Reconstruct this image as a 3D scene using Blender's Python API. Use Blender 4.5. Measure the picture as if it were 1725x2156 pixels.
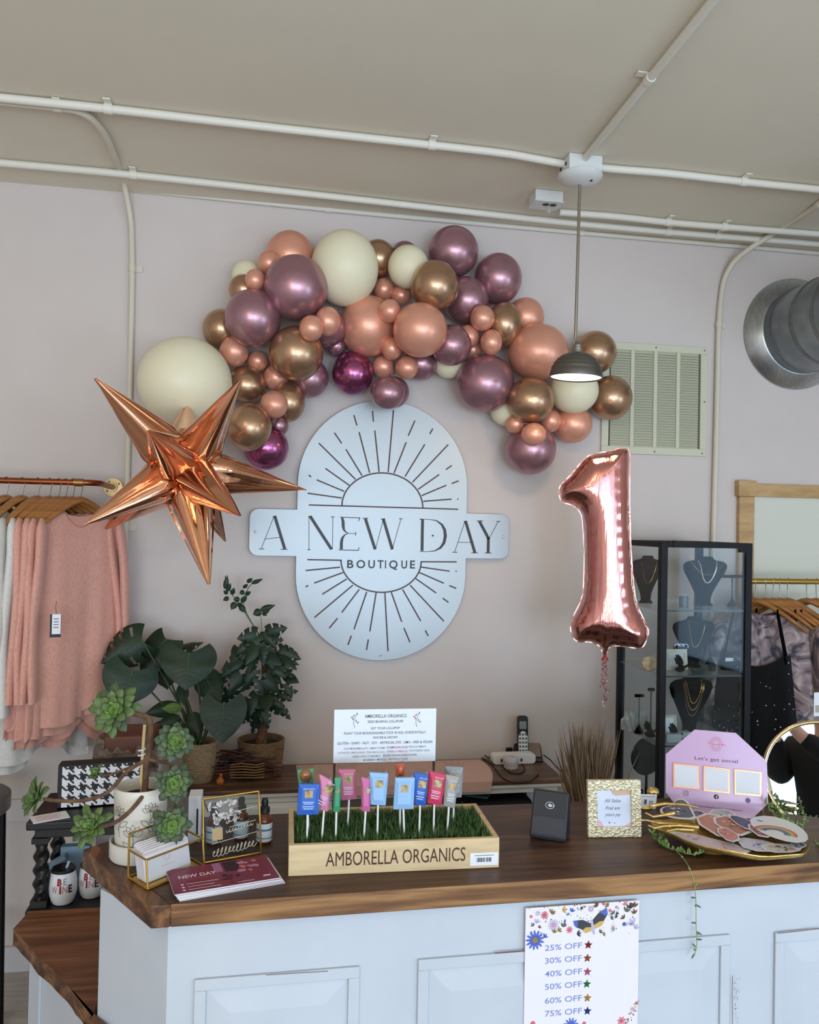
import bpy, bmesh, math, random
from mathutils import Vector, Matrix
for o in list(bpy.data.objects): bpy.data.objects.remove(o)
SC = bpy.context.scene
COL = SC.collection
V = Vector
R_ = math.radians
# ------------------------------------------------------------------ camera
F = 1725.0; CX, CY = 862.5, 1078.0
YAW = R_(10.0); PITCH = 0.0157; ROLL = 0.02; EYE = V((0, 0, 1.65))
fw = V((math.sin(YAW)*math.cos(PITCH), math.cos(YAW)*math.cos(PITCH), math.sin(PITCH)))
r0 = V((math.cos(YAW), -math.sin(YAW), 0)); u0 = r0.cross(fw)
RT = math.cos(ROLL)*r0 + math.sin(ROLL)*u0
UP = -math.sin(ROLL)*r0 + math.cos(ROLL)*u0
cam = bpy.data.cameras.new('camera'); camo = bpy.data.objects.new('camera', cam); COL.objects.link(camo)
camo.matrix_world = Matrix(((RT.x, UP.x, -fw.x, 0), (RT.y, UP.y, -fw.y, 0), (RT.z, UP.z, -fw.z, EYE.z), (0, 0, 0, 1)))
cam.sensor_fit = 'HORIZONTAL'; cam.sensor_width = 36.0; cam.lens = 36.0*F/1725.0; cam.clip_start = 0.05
SC.camera = camo
# ------------------------------------------------------------------ light
SC.view_settings.view_transform = 'Standard'; SC.view_settings.look = 'None'
SC.view_settings.gamma = 1.0; SC.view_settings.use_curve_mapping = False
SC.view_settings.exposure = -0.13
wd = bpy.data.worlds.new('world'); SC.world = wd; wd.use_nodes = True
bg = wd.node_tree.nodes['Background']; bg.inputs[0].default_value = (0.72, 0.86, 1.0, 1); bg.inputs[1].default_value = 1.1
def area(name, loc, rot, sx, sy, power, col):
    l = bpy.data.lights.new(name, 'AREA'); l.shape = 'RECTANGLE'; l.size = sx; l.size_y = sy; l.energy = power; l.color = col
    o = bpy.data.objects.new(name, l); o.location = loc; o.rotation_euler = rot; COL.objects.link(o); return o
WALL = 3.21; CEIL = 2.88; FRONT = -3.6; LEFT = -3.0; RIGHT = 4.4
COOL = (0.50, 0.72, 1.0); WARM = (1.0, 0.80, 0.55); UPLIGHT = (1.0, 0.88, 0.70)
# daylight standing in the two shop-front windows: blue sky from above, warm uplights added to brighten the ceiling
area('sky_main', (-0.9, FRONT+0.02, 1.32), (R_(66), 0, 0), 2.7, 1.85, 98, COOL)
area('sky_side', (2.7, FRONT+0.02, 1.32), (R_(66), 0, 0), 2.3, 1.85, 48, COOL)
area('sky_flank', (RIGHT-0.02, -1.5, 1.05), (R_(90), 0, R_(90)), 2.2, 1.4, 62, COOL)
area('added_low_fill', (1.0, FRONT+0.02, 1.1), (R_(88), 0, 0), .8, 1.9, 85, COOL)  # low cool fill added to brighten the lower back wall
area('added_uplight_main', (-0.9, FRONT+0.04, 1.1), (R_(122), 0, 0), 2.7, .9, 66, UPLIGHT)
area('added_uplight_side', (2.7, FRONT+0.04, 1.1), (R_(122), 0, 0), 2.3, .9, 28, UPLIGHT)
# unseen warm points added to lift the ceiling and upper wall
for lx, ly, le in ((-0.9, 0.1, 11), (1.9, -0.3, 5), (-0.9, -2.0, 11), (1.9, -2.2, 6)):
    l = bpy.data.lights.new('added_warm_fill', 'POINT'); l.energy = le; l.color = WARM; l.shadow_soft_size = 0.12
    o = bpy.data.objects.new('added_warm_fill', l); o.location = (lx, ly, 2.45); COL.objects.link(o)
# ------------------------------------------------------------------ geometry helpers
def ray(px, py): return RT*((px-CX)/F) - UP*((py-CY)/F) + fw
def onY(px, py, y): d = ray(px, py); return EYE + d*((y-EYE.y)/d.y)
def onZ(px, py, z): d = ray(px, py); return EYE + d*((z-EYE.z)/d.z)
def pxm(p): return (p-EYE).dot(fw)/F           # metres per photograph pixel at point p
class Pl:
    "a plane with a frame: origin O, u to the right, v up, n towards the viewer"
    def __init__(s, O, u, v): s.O = V(O); s.u = V(u).normalized(); s.n = s.u.cross(V(v)).normalized(); s.v = s.n.cross(s.u)
    def hit(s, px, py): d = ray(px, py); return EYE + d*((s.O-EYE).dot(s.n)/d.dot(s.n))
    def uv(s, px, py): q = s.hit(px, py)-s.O; return (q.dot(s.u), q.dot(s.v))
    def p(s, x, y, z=0.0): return s.O + s.u*x + s.v*y + s.n*z
    def off(s, z): return Pl(s.O+s.n*z, s.u, s.v)
def wallpl(y, z=1.2, x=0.0): return Pl((x, y, z), (1, 0, 0), (0, 0, 1))
def frame(d):
    d = d.normalized(); a = V((0, 0, 1)) if abs(d.z) < .9 else V((1, 0, 0))
    x = d.cross(a).normalized(); return x, d.cross(x).normalized(), d
class MB:
    def __init__(s): s.v = []; s.f = []; s.m = []
    def add(s, vs, fs, mi=0):
        b = len(s.v); s.v += [V(q) for q in vs]; s.f += [tuple(i+b for i in q) for q in fs]; s.m += [mi]*len(fs); return s
    def box(s, c, d, mi=0, M=None):
        x, y, z = d[0]/2, d[1]/2, d[2]/2; c = V(c)
        q = [V((a, b, e)) for e in (-z, z) for b in (-y, y) for a in (-x, x)]
        if M is not None: q = [M @ t for t in q]
        return s.add([c+t for t in q], [(0, 2, 3, 1), (4, 5, 7, 6), (0, 1, 5, 4), (1, 3, 7, 5), (3, 2, 6, 7), (2, 0, 4, 6)], mi)
    def bb(s, a, b, mi=0): return s.box([(a[i]+b[i])/2 for i in range(3)], [abs(b[i]-a[i]) for i in range(3)], mi)
    def pbox(s, pl, x0, x1, y0, y1, z0, z1, mi=0):
        q = [pl.p(x, y, z) for z in (z0, z1) for y in (y0, y1) for x in (x0, x1)]
        return s.add(q, [(0, 2, 3, 1), (4, 5, 7, 6), (0, 1, 5, 4), (1, 3, 7, 5), (3, 2, 6, 7), (2, 0, 4, 6)], mi)
    def tube(s, pts, r, seg=8, mi=0, cap=True, closed=False, flat=1.0):
        pts = [V(p) for p in pts]; n = len(pts); rs = r if isinstance(r, (list, tuple)) else [r]*n
        vs = []; X = None
        for i, p in enumerate(pts):
            if closed: t = pts[(i+1) % n]-pts[i-1]
            else: t = pts[min(i+1, n-1)]-pts[max(i-1, 0)]
            if t.length < 1e-9: t = V((0, 0, 1))
            t.normalize()
            if X is None: X = frame(t)[0]
            X = X - t*X.dot(t)
            X = X.normalized() if X.length > 1e-6 else frame(t)[0]
            Y = t.cross(X)
            vs += [p + (X*math.cos(2*math.pi*k/seg) + Y*math.sin(2*math.pi*k/seg)*flat)*rs[i] for k in range(seg)]
        fs = []
        for i in range(n if closed else n-1):
            j = (i+1) % n
            for k in range(seg):
                l = (k+1) % seg; fs.append((i*seg+k, i*seg+l, j*seg+l, j*seg+k))
        if cap and not closed: fs += [tuple(range(seg))[::-1], tuple((n-1)*seg+k for k in range(seg))]
        return s.add(vs, fs, mi)
    def lathe(s, prof, c, seg=32, mi=0, ax=(0, 0, 1), cap=True, M=None):
        X, Y, Z = frame(V(ax)); c = V(c); vs = []; n = len(prof)
        for r, z in prof: vs += [c + Z*z + (X*math.cos(2*math.pi*k/seg)+Y*math.sin(2*math.pi*k/seg))*r for k in range(seg)]
        fs = [(i*seg+k, i*seg+(k+1) % seg, (i+1)*seg+(k+1) % seg, (i+1)*seg+k) for i in range(n-1) for k in range(seg)]
        if cap: fs += [tuple(range(seg))[::-1], tuple((n-1)*seg+k for k in range(seg))]
        return s.add(vs, fs, mi)
    def prism(s, poly, pl, z0, z1, mi=0):
        "poly in plane coordinates, counter-clockwise seen from n"
        a = sum(poly[i-1][0]*poly[i][1]-poly[i][0]*poly[i-1][1] for i in range(len(poly)))
        if a < 0: poly = poly[::-1]
        n = len(poly); vs = [pl.p(x, y, z0) for x, y in poly]+[pl.p(x, y, z1) for x, y in poly]
        return s.add(vs, [tuple(range(n))[::-1], tuple(range(n, 2*n))]+[(i, (i+1) % n, n+(i+1) % n, n+i) for i in range(n)], mi)
    def face(s, poly, pl, z, mi=0):
        a = sum(poly[i-1][0]*poly[i][1]-poly[i][0]*poly[i-1][1] for i in range(len(poly)))
        if a < 0: poly = poly[::-1]
        return s.add([pl.p(x, y, z) for x, y in poly], [tuple(range(len(poly)))], mi)
    def stroke(s, pts, pl, w, z, mi=0, w1=None):
        w1 = w if w1 is None else w1; n = len(pts); L = []; Q = []
        for i, (x, y) in enumerate(pts):
            a = pts[max(i-1, 0)]; b = pts[min(i+1, n-1)]; dx, dy = b[0]-a[0], b[1]-a[1]; l = math.hypot(dx, dy) or 1
            ww = (w+(w1-w)*i/max(n-1, 1))/2 if not isinstance(w, list) else w[i]/2
            L.append((x-dy/l*ww, y+dx/l*ww)); Q.append((x+dy/l*ww, y-dx/l*ww))
        vs = [pl.p(*q, z) for q in L]+[pl.p(*q, z) for q in Q]
        return s.add(vs, [(i, n+i, n+i+1, i+1) for i in range(n-1)], mi)
    def disc(s, x, y, r, pl, z, mi=0, seg=16, ry=None, rot=0):
        ry = r if ry is None else ry; c, q = math.cos(rot), math.sin(rot); P = []
        for k in range(seg):
            a = 2*math.pi*k/seg; ex, ey = r*math.cos(a), ry*math.sin(a); P.append((x+ex*c-ey*q, y+ex*q+ey*c))
        return s.face(P, pl, z, mi)
    def ball(s, c, r, seg=32, ring=18, mi=0, M=None):
        c = V(c); r = r if isinstance(r, (list, tuple)) else (r, r, r); vs = []; fs = []
        for i in range(1, ring):
            th = math.pi*i/ring
            for k in range(seg):
                ph = 2*math.pi*k/seg; q = V((r[0]*math.sin(th)*math.cos(ph), r[1]*math.sin(th)*math.sin(ph), r[2]*math.cos(th)))
                vs.append(c+(M @ q if M is not None else q))
        t = V((0, 0, r[2])); t = M @ t if M is not None else t
        vs += [c+t, c-t]; N = len(vs)
        for i in range(ring-2):
            for k in range(seg):
                l = (k+1) % seg; fs.append((i*seg+k, (i+1)*seg+k, (i+1)*seg+l, i*seg+l))
        fs += [(N-2, k, (k+1) % seg) for k in range(seg)]
        b = (ring-2)*seg; fs += [(N-1, b+(k+1) % seg, b+k) for k in range(seg)]
        return s.add(vs, fs, mi)
    def grid(s, fn, nu, nv, mi=0, closed=False):
        vs = [fn(i/(nu if closed else nu-1), j/(nv-1)) for j in range(nv) for i in range(nu)]
        fs = [(j*nu+i, j*nu+(i+1) % nu, (j+1)*nu+(i+1) % nu, (j+1)*nu+i) for j in range(nv-1) for i in range(nu if closed else nu-1)]
        return s.add(vs, fs, mi)
    def build(s, name, mats, parent=None, smooth=True, bev=0, sub=0, solid=0, sharp=38, kind=None, label=None):
        me = bpy.data.meshes.new(name); L = V((0, 0, 0))
        if parent is not None:
            q = parent
            while q is not None: L = L + q.location; q = q.parent
        me.from_pydata([tuple(q-L) for q in s.v], [], s.f)
        mats = mats if isinstance(mats, (list, tuple)) else [mats]
        for m in mats: me.materials.append(m)
        me.polygons.foreach_set('material_index', s.m)
        me.update(); me.validate()
        if len(s.f) > 5 and name not in ('lettering', 'artificial_grass', 'leaf', 'rosette', 'clear_wrapper', 'louvres', 'print'):
            bm = bmesh.new(); bm.from_mesh(me); bmesh.ops.recalc_face_normals(bm, faces=bm.faces); bm.to_mesh(me); bm.free()
        if smooth:
            me.polygons.foreach_set('use_smooth', [True]*len(me.polygons))
            me.set_sharp_from_angle(angle=R_(sharp))
        o = bpy.data.objects.new(name, me); COL.objects.link(o)
        if parent is not None: o.parent = parent
        if solid: md = o.modifiers.new('solid', 'SOLIDIFY'); md.thickness = solid; md.offset = 0
        if bev: md = o.modifiers.new('bevel', 'BEVEL'); md.width = bev; md.segments = 2; md.limit_method = 'ANGLE'; md.angle_limit = R_(40); md.harden_normals = True
        if sub: md = o.modifiers.new('sub', 'SUBSURF'); md.levels = sub; md.render_levels = sub
        if kind: o['kind'] = kind
        if label: o['label'] = label
        return o
def thing(name, label, cat, loc=(0, 0, 0), group=None):
    o = bpy.data.objects.new(name, None); COL.objects.link(o); o.location = loc; o.empty_display_size = .05
    return tag(o, label, cat, group)
def tag(o, label, cat, group=None):
    o['label'] = label; o['category'] = cat
    if group: o['group'] = group
    return o
def struct(o): o['kind'] = 'structure'; return o
_tc = {}
def textmesh(t, off):
    if (t, off) not in _tc:
        c = bpy.data.curves.new('txt', 'FONT'); c.body = t; c.size = 1; c.offset = off; c.resolution_u = 3
        o = bpy.data.objects.new('txt', c); m = o.to_mesh()
        _tc[(t, off)] = ([tuple(q.co) for q in m.vertices], [tuple(p.vertices) for p in m.polygons])
        o.to_mesh_clear(); bpy.data.objects.remove(o); bpy.data.curves.remove(c)
    return _tc[(t, off)]
def text(mb, t, pl, x, y, h, z, w=None, mi=0, off=0.0, al='C', slope=0.0, skew=0.0):
    "lettering with cap height h, its baseline at y, centred (or left) at x"
    vs, fs = textmesh(t, off)
    if not vs: return mb
    x0 = min(q[0] for q in vs); x1 = max(q[0] for q in vs); sy = h/0.69; sx = (w/(x1-x0)) if w else sy
    W = (x1-x0)*sx; ox = x-(W/2 if al == 'C' else 0)
    out = []
    for q in vs:
        lx = (q[0]-x0)*sx+q[1]*sy*skew; out.append(pl.p(ox+lx, y+q[1]*sy+slope*(ox+lx-x), z))
    return mb.add(out, fs, mi)
# ------------------------------------------------------------------ materials
def lin(c): c = c/255; return c/12.92 if c <= .04045 else ((c+.055)/1.055)**2.4
_mc = {}
def mat(name, rgb, rough=.5, metal=0, rgb2=None, scale=20, bump=0, bscale=60, stretch=None, trans=0, alpha=1, emit=0, sss=0, coat=0, noise='NOISE', ior=1.45, spec=.5, sheen=0, lo=.4, hi=.65):
    if name in _mc: return _mc[name]
    m = bpy.data.materials.new(name); m.use_nodes = True; nt = m.node_tree; N = nt.nodes; L = nt.links
    b = N['Principled BSDF']; c = tuple(lin(q) for q in rgb)+(1,)
    b.inputs['Base Color'].default_value = c; b.inputs['Roughness'].default_value = rough; b.inputs['Metallic'].default_value = metal
    b.inputs['Specular IOR Level'].default_value = spec; b.inputs['IOR'].default_value = ior
    if trans: b.inputs['Transmission Weight'].default_value = trans
    if alpha < 1: b.inputs['Alpha'].default_value = alpha
    if coat: b.inputs['Coat Weight'].default_value = coat; b.inputs['Coat Roughness'].default_value = .08
    if sheen: b.inputs['Sheen Weight'].default_value = sheen; b.inputs['Sheen Roughness'].default_value = .5
    if sss: b.inputs['Subsurface Weight'].default_value = sss; b.inputs['Subsurface Radius'].default_value = (.03, .03, .025)
    if emit: b.inputs['Emission Color'].default_value = c; b.inputs['Emission Strength'].default_value = emit
    tc = mp = None
    if rgb2 is not None or bump:
        tc = N.new('ShaderNodeTexCoord'); mp = N.new('ShaderNodeMapping'); L.new(tc.outputs['Object'], mp.inputs[0])
        if stretch: mp.inputs['Scale'].default_value = stretch
    def tex(sc, kind):
        if kind == 'VORONOI':
            t = N.new('ShaderNodeTexVoronoi'); t.inputs['Scale'].default_value = sc; L.new(mp.outputs[0], t.inputs['Vector']); return t.outputs['Distance']
        if kind == 'WAVE':
            t = N.new('ShaderNodeTexWave'); t.inputs['Scale'].default_value = sc; t.inputs['Distortion'].default_value = 6; t.inputs['Detail'].default_value = 4; t.inputs['Detail Scale'].default_value = 1.2
            L.new(mp.outputs[0], t.inputs['Vector']); return t.outputs['Fac']
        t = N.new('ShaderNodeTexNoise'); t.inputs['Scale'].default_value = sc; t.inputs['Detail'].default_value = 5; L.new(mp.outputs[0], t.inputs['Vector']); return t.outputs['Fac']
    if rgb2 is not None:
        r = N.new('ShaderNodeValToRGB'); r.color_ramp.elements[0].position = lo; r.color_ramp.elements[1].position = hi
        r.color_ramp.elements[0].color = c; r.color_ramp.elements[1].color = tuple(lin(q) for q in rgb2)+(1,)
        L.new(tex(scale, noise), r.inputs[0]); L.new(r.outputs[0], b.inputs['Base Color'])
    if bump:
        bp = N.new('ShaderNodeBump'); bp.inputs['Strength'].default_value = bump; bp.inputs['Distance'].default_value = .01
        L.new(tex(bscale, 'VORONOI' if noise == 'VORONOI' else 'NOISE'), bp.inputs['Height']); L.new(bp.outputs[0], b.inputs['Normal'])
    _mc[name] = m; return m
def flatm(rgb, rough=.6): return mat('print_%d_%d_%d' % rgb, rgb, rough)
def wood(name, dark, mid, light, ax, rough=.35):
    "stained planks: long grain bands along axis ax"
    if name in _mc: return _mc[name]
    m = bpy.data.materials.new(name); m.use_nodes = True; nt = m.node_tree; N = nt.nodes; L = nt.links; b = N['Principled BSDF']
    tc = N.new('ShaderNodeTexCoord'); mp = N.new('ShaderNodeMapping'); L.new(tc.outputs['Object'], mp.inputs[0])
    s = [9, 9, 9]; s[ax] = .9; mp.inputs['Scale'].default_value = s
    n1 = N.new('ShaderNodeTexNoise'); n1.inputs['Scale'].default_value = 2.2; n1.inputs['Detail'].default_value = 8; n1.inputs['Distortion'].default_value = 1.6; L.new(mp.outputs[0], n1.inputs['Vector'])
    mp2 = N.new('ShaderNodeMapping'); L.new(tc.outputs['Object'], mp2.inputs[0]); s2 = [140, 140, 140]; s2[ax] = 5; mp2.inputs['Scale'].default_value = s2
    n2 = N.new('ShaderNodeTexNoise'); n2.inputs['Scale'].default_value = 1.0; n2.inputs['Detail'].default_value = 3; L.new(mp2.outputs[0], n2.inputs['Vector'])
    mx = N.new('ShaderNodeMath'); mx.operation = 'MULTIPLY_ADD'; L.new(n2.outputs['Fac'], mx.inputs[0]); mx.inputs[1].default_value = .35; L.new(n1.outputs['Fac'], mx.inputs[2])
    r = N.new('ShaderNodeValToRGB'); e = r.color_ramp.elements; e[0].position = .48; e[1].position = .85
    e[0].color = tuple(lin(q) for q in dark)+(1,); e[1].color = tuple(lin(q) for q in light)+(1,)
    k = e.new(.66); k.color = tuple(lin(q) for q in mid)+(1,)
    L.new(mx.outputs[0], r.inputs[0]); L.new(r.outputs[0], b.inputs['Base Color']); b.inputs['Roughness'].default_value = rough; b.inputs['Specular IOR Level'].default_value = .32
    bp = N.new('ShaderNodeBump'); bp.inputs['Strength'].default_value = .12; bp.inputs['Distance'].default_value = .004; L.new(mx.outputs[0], bp.inputs['Height']); L.new(bp.outputs[0], b.inputs['Normal'])
    _mc[name] = m; return m
BLACK = mat('black_metal', (14, 14, 15), .42, spec=.3)
GOLD = mat('brass', (205, 165, 85), .26, 1)
WHITE = mat('white_plastic', (228, 228, 226), .35)
PAPER = mat('paper', (238, 238, 242), .6)
INK = mat('ink', (38, 32, 34), .6)
GLASS = mat('clear_glass', (245, 250, 248), .02, trans=1, ior=1.02, spec=.35)
# thin clear panes: mostly see-through with a soft sheen
def pane_mat(name, tint, facing=.07):
    if name in _mc: return _mc[name]
    m = bpy.data.materials.new(name); m.use_nodes = True; nt = m.node_tree; N = nt.nodes; L = nt.links; N.remove(N['Principled BSDF'])
    t = N.new('ShaderNodeBsdfTransparent'); t.inputs[0].default_value = tuple(lin(q) for q in tint)+(1,)
    g = N.new('ShaderNodeBsdfGlossy'); g.inputs['Roughness'].default_value = .03
    lw = N.new('ShaderNodeLayerWeight'); lw.inputs[0].default_value = .25
    ma = N.new('ShaderNodeMath'); ma.operation = 'MULTIPLY_ADD'; L.new(lw.outputs['Fresnel'], ma.inputs[0]); ma.inputs[1].default_value = .09; ma.inputs[2].default_value = facing*.05
    mx = N.new('ShaderNodeMixShader'); L.new(ma.outputs[0], mx.inputs[0]); L.new(t.outputs[0], mx.inputs[1]); L.new(g.outputs[0], mx.inputs[2])
    L.new(mx.outputs[0], N['Material Output'].inputs[0]); _mc[name] = m; return m
PANE = pane_mat('glass_pane', (236, 240, 240))
# ================================================================== the setting
WALLM = mat('wall_paint', (208, 197, 191), .75, rgb2=(210, 199, 193), scale=6, bump=.02, bscale=180)
CEILM = mat('ceiling_paint', (224, 215, 196), .85, rgb2=(226, 217, 198), scale=4, bump=.02, bscale=150)
CONDM = mat('conduit_paint', (226, 221, 208), .45)
CREAM = mat('conduit_cream', (214, 205, 186), .45)
FLOORM = wood('floor_planks', (156, 148, 138), (180, 172, 162), (198, 190, 180), 0, .4)
T = .12
struct(MB().bb((LEFT, WALL, 0), (RIGHT, WALL+T, CEIL)).build('wall_back', WALLM, smooth=False))
struct(MB().bb((LEFT-T, FRONT-T, 0), (LEFT, WALL+T, CEIL)).build('wall_left', WALLM, smooth=False))
w = MB(); w.bb((RIGHT, FRONT-T, 0), (RIGHT+T, WALL+T, .3)); w.bb((RIGHT, FRONT-T, 1.8), (RIGHT+T, WALL+T, CEIL)); w.bb((RIGHT, FRONT-T, .3), (RIGHT+T, -2.65, 1.8)); w.bb((RIGHT, -.35, .3), (RIGHT+T, WALL+T, 1.8))
struct(w.build('wall_right', WALLM, smooth=False))
struct(MB().bb((LEFT-T, FRONT-T, -.1), (RIGHT+T, WALL+T, 0)).build('floor', FLOORM, smooth=False))
struct(MB().bb((LEFT-T, FRONT-T, CEIL), (RIGHT+T, WALL+T, CEIL+.1)).build('ceiling', CEILM, smooth=False))
w = MB()
ops = [(-2.3, .5, .38, 2.52), (1.5, 3.9, .38, 2.52)]
w.bb((LEFT, FRONT-T, 0), (.55, FRONT, .38)); w.bb((1.45, FRONT-T, 0), (RIGHT, FRONT, .38)); w.bb((LEFT, FRONT-T, 2.52), (RIGHT, FRONT, CEIL))
for a, b in ((LEFT, -2.3), (.5, .55), (1.45, 1.5), (3.9, RIGHT)): w.bb((a, FRONT-T, .38), (b, FRONT, 2.52))
w.bb((.55, FRONT-T, 2.15), (1.45, FRONT, 2.52))
struct(w.build('wall_front', WALLM, smooth=False))
FR = mat('shop_window_frame', (52, 50, 50), .4)
for i, (a, b, c, d) in enumerate(ops):
    m = MB(); y0, y1 = FRONT-.09, FRONT-.03
    for q in ((a, c, b, c+.05), (a, d-.05, b, d), (a, c, a+.05, d), (b-.05, c, b, d), ((a+b)/2-.025, c, (a+b)/2+.025, d)): m.bb((q[0], y0, q[1]), (q[2], y1, q[3]))
    wnd = struct(m.build('window_%d' % (i+1), FR, smooth=False))
    MB().bb((a+.04, FRONT-.066, c+.04), (b-.04, FRONT-.06, d-.04)).build('pane', PANE, wnd, smooth=False)
m = MB(); y0, y1 = FRONT-.09, FRONT-.03
for q in ((.55, 0, .65, 2.15), (1.35, 0, 1.45, 2.15), (.65, 0, 1.35, .12), (.65, 2.05, 1.35, 2.15)): m.bb((q[0], y0, q[1]), (q[2], y1, q[3]))
dr = struct(m.build('added_door_1', FR, smooth=False)); MB().bb((.64, FRONT-.066, .11), (1.36, FRONT-.06, 2.06)).build('pane', PANE, dr, smooth=False)  # glazed door added out of view to carry the low fill light
m = MB(); xa_, xb_ = RIGHT+.03, RIGHT+.09
for q in ((-2.65, .3, -.35, .35), (-2.65, 1.75, -.35, 1.8), (-2.65, .35, -2.6, 1.75), (-.4, .35, -.35, 1.75), (-1.525, .35, -1.475, 1.75)): m.bb((xa_, q[0], q[1]), (xb_, q[2], q[3]))
wnd = struct(m.build('window_4', FR, smooth=False)); MB().bb((RIGHT+.057, -2.61, .34), (RIGHT+.063, -.39, 1.76)).build('pane', PANE, wnd, smooth=False)
struct(MB().bb((LEFT, WALL-.015, 0), (RIGHT, WALL, .09)).build('baseboard_back', mat('trim_paint', (205, 200, 202), .5), smooth=False))
# wooden framed window on the back wall at the right, its blind down
P = wallpl(WALL)
LW = mat('frame_wood', (178, 140, 92), .45, rgb2=(196, 160, 110), scale=3, stretch=(3, 3, 14))
a = P.uv(1550, 1012); b = P.uv(1583, 1046)
x0, zt = a[0], a[1]; xi, zi = b[0], b[1]; x1 = RIGHT-.55
m = MB(); m.pbox(P, x0+.004, xi, -.45, zi, 0, .025); m.pbox(P, xi+x1-x0-xi, x1-(.0), -.45, zi, 0, .025)
m = MB(); wj = xi-x0
m.pbox(P, x0+.004, xi, -.5, zi, .001, .024); m.pbox(P, x1-wj, x1-.004, -.5, zi, .001, .024)
m.pbox(P, x0+wj*1.0, x1-wj, zi, zt-.012, .001, .026); m.pbox(P, x0-.006, xi+.004, zi, zt, .001, .034); m.pbox(P, x1-wj-.004, x1+.006, zi, zt, .001, .034)
m.pbox(P, xi, x1-wj, -.5, -.44, .001, .024)
wn = struct(m.build('window_3', LW, smooth=False, bev=.002))
MB().pbox(P, xi, x1-wj, -.44, zi, .002, .010).build('blind', mat('blind_cloth', (214, 214, 200), .8), wn, smooth=False)
# ------------------------------------------------------------------ pipes along the ceiling
def pipe(px, zs, r, name, label, m, clips=(), cat='pipe'):
    pts = []
    for q in px:
        if q[2] == 'c': pts.append(onZ(q[0], q[1], CEIL-r-.004))
        elif q[2] == 'w': pts.append(onY(q[0], q[1], WALL-r-.004))
        else: pts.append(onY(q[0], q[1], q[2]))
    if px[0][0] < 0: d = (pts[0]-pts[1]).normalized(); pts.insert(0, pts[0]+d*((LEFT+.01-pts[0].x)/d.x))
    if px[-1][0] == 1900: d = (pts[-1]-pts[-2]).normalized(); pts.append(pts[-1]+d*((RIGHT-.01-pts[-1].x)/d.x))
    mid = []
    for i in range(len(pts)-1): mid += [pts[i].lerp(pts[i+1], k/6) for k in range(6)]
    mid.append(pts[-1])
    for _ in range(4): mid = [mid[0]]+[(mid[i-1]+mid[i]*2+mid[i+1])/4 for i in range(1, len(mid)-1)]+[mid[-1]]
    t = thing(name, label, cat, mid[len(mid)//2])
    MB().tube(mid, r, 14).build('tube', m, t)
    for k in clips:
        j = min(range(len(mid)), key=lambda i: (mid[i]-(onZ(k[0], k[1], CEIL-r-.004) if k[2] == 'c' else onY(k[0], k[1], WALL-r-.004))).length)
        j = min(max(j, 1), len(mid)-2); d = (mid[j+1]-mid[j-1]).normalized(); cc = MB()
        cc.tube([mid[j]-d*.012, mid[j]+d*.012], r+.0028, 14)
        up = V((0, 0, 1)) if k[2] == 'c' else V((0, 1, 0)); sd = d.cross(up).normalized()
        M = Matrix((d, sd, up)).transposed()
        cc.box(mid[j]+sd*(r+.012)+up*(r-.0), (.022, .028, .004), 0, M)
        cc.build('strap', m, t)
    return t
pipe([(-160, 190, 'c'), (0, 206, 'c'), (210, 227, 'c'), (600, 272, 'c'), (1060, 322, 'c'), (1120, 333, 'c'), (1196, 347, 'c')], 0, .0125, 'conduit', 'white conduit along the ceiling from the left into the lamp box', CONDM, [(212, 227, 'c'), (910, 308, 'c')])
pipe([(1252, 352, 'c'), (1300, 357, 'c'), (1400, 364, 'c'), (1565, 383, 'c'), (1725, 399, 'c'), (1900, 418, 'c')], 0, .0125, 'conduit', 'white conduit along the ceiling from the lamp box to the right', CONDM, [(1566, 383, 'c')])
pipe([(1232, 334, 'c'), (1290, 262, 'c'), (1365, 170, 'c'), (1500, 4, 'c'), (1640, -170, 'c')], 0, .0115, 'conduit', 'white conduit running over the ceiling from lamp box towards the viewer', CONDM, [(1365, 168, 'c')])
pipe([(-160, 328, 'c'), (0, 343, 'c'), (262, 366, 'c'), (700, 414, 'c'), (1130, 463, 'c'), (1400, 488, 'c'), (1725, 514, 'c'), (1900, 531, 'c')], 0, .0125, 'conduit', 'long white ceiling conduit just in front of the back wall', CONDM, [(268, 367, 'c'), (1393, 488, 'c'), (1490, 496, 'c')])
pipe([(1178, 447, 'c'), (1300, 456, 'c'), (1420, 470, 'c'), (1725, 493, 'c'), (1900, 508, 'c')], 0, .0125, 'conduit', 'short white ceiling conduit running right from the small square box', CONDM, [(1420, 470, 'c'), (1520, 478, 'c')])
pipe([(-160, 355, 'w'), (0, 369, 'w'), (700, 443, 'w'), (1220, 490, 'w'), (1725, 533, 'w'), (1900, 548, 'w')], 0, .009, 'conduit', 'thin white conduit in the corner of wall and ceiling', CONDM, [(676, 440, 'w'), (1228, 490, 'w')])
pipe([(-160, 198, 'c'), (0, 214, 'c'), (118, 226, 'c'), (158, 231, 'c'), (190, 245, 'c'), (222, 282, 'c'), (244, 335, 'c'), (258, 372, 3.12), (269, 425, 3.17), (277, 470, 'w'), (279, 580, 'w'), (274, 800, 'w'), (268, 1000, 'w'), (258, 1330, 'w'), (245, 1700, 'w')], 0, .0105, 'conduit', 'cream conduit bending off the ceiling and down the wall beside clothes rail', CREAM, [(120, 226, 'c'), (279, 573, 'w'), (265, 1130, 'w')])
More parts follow.
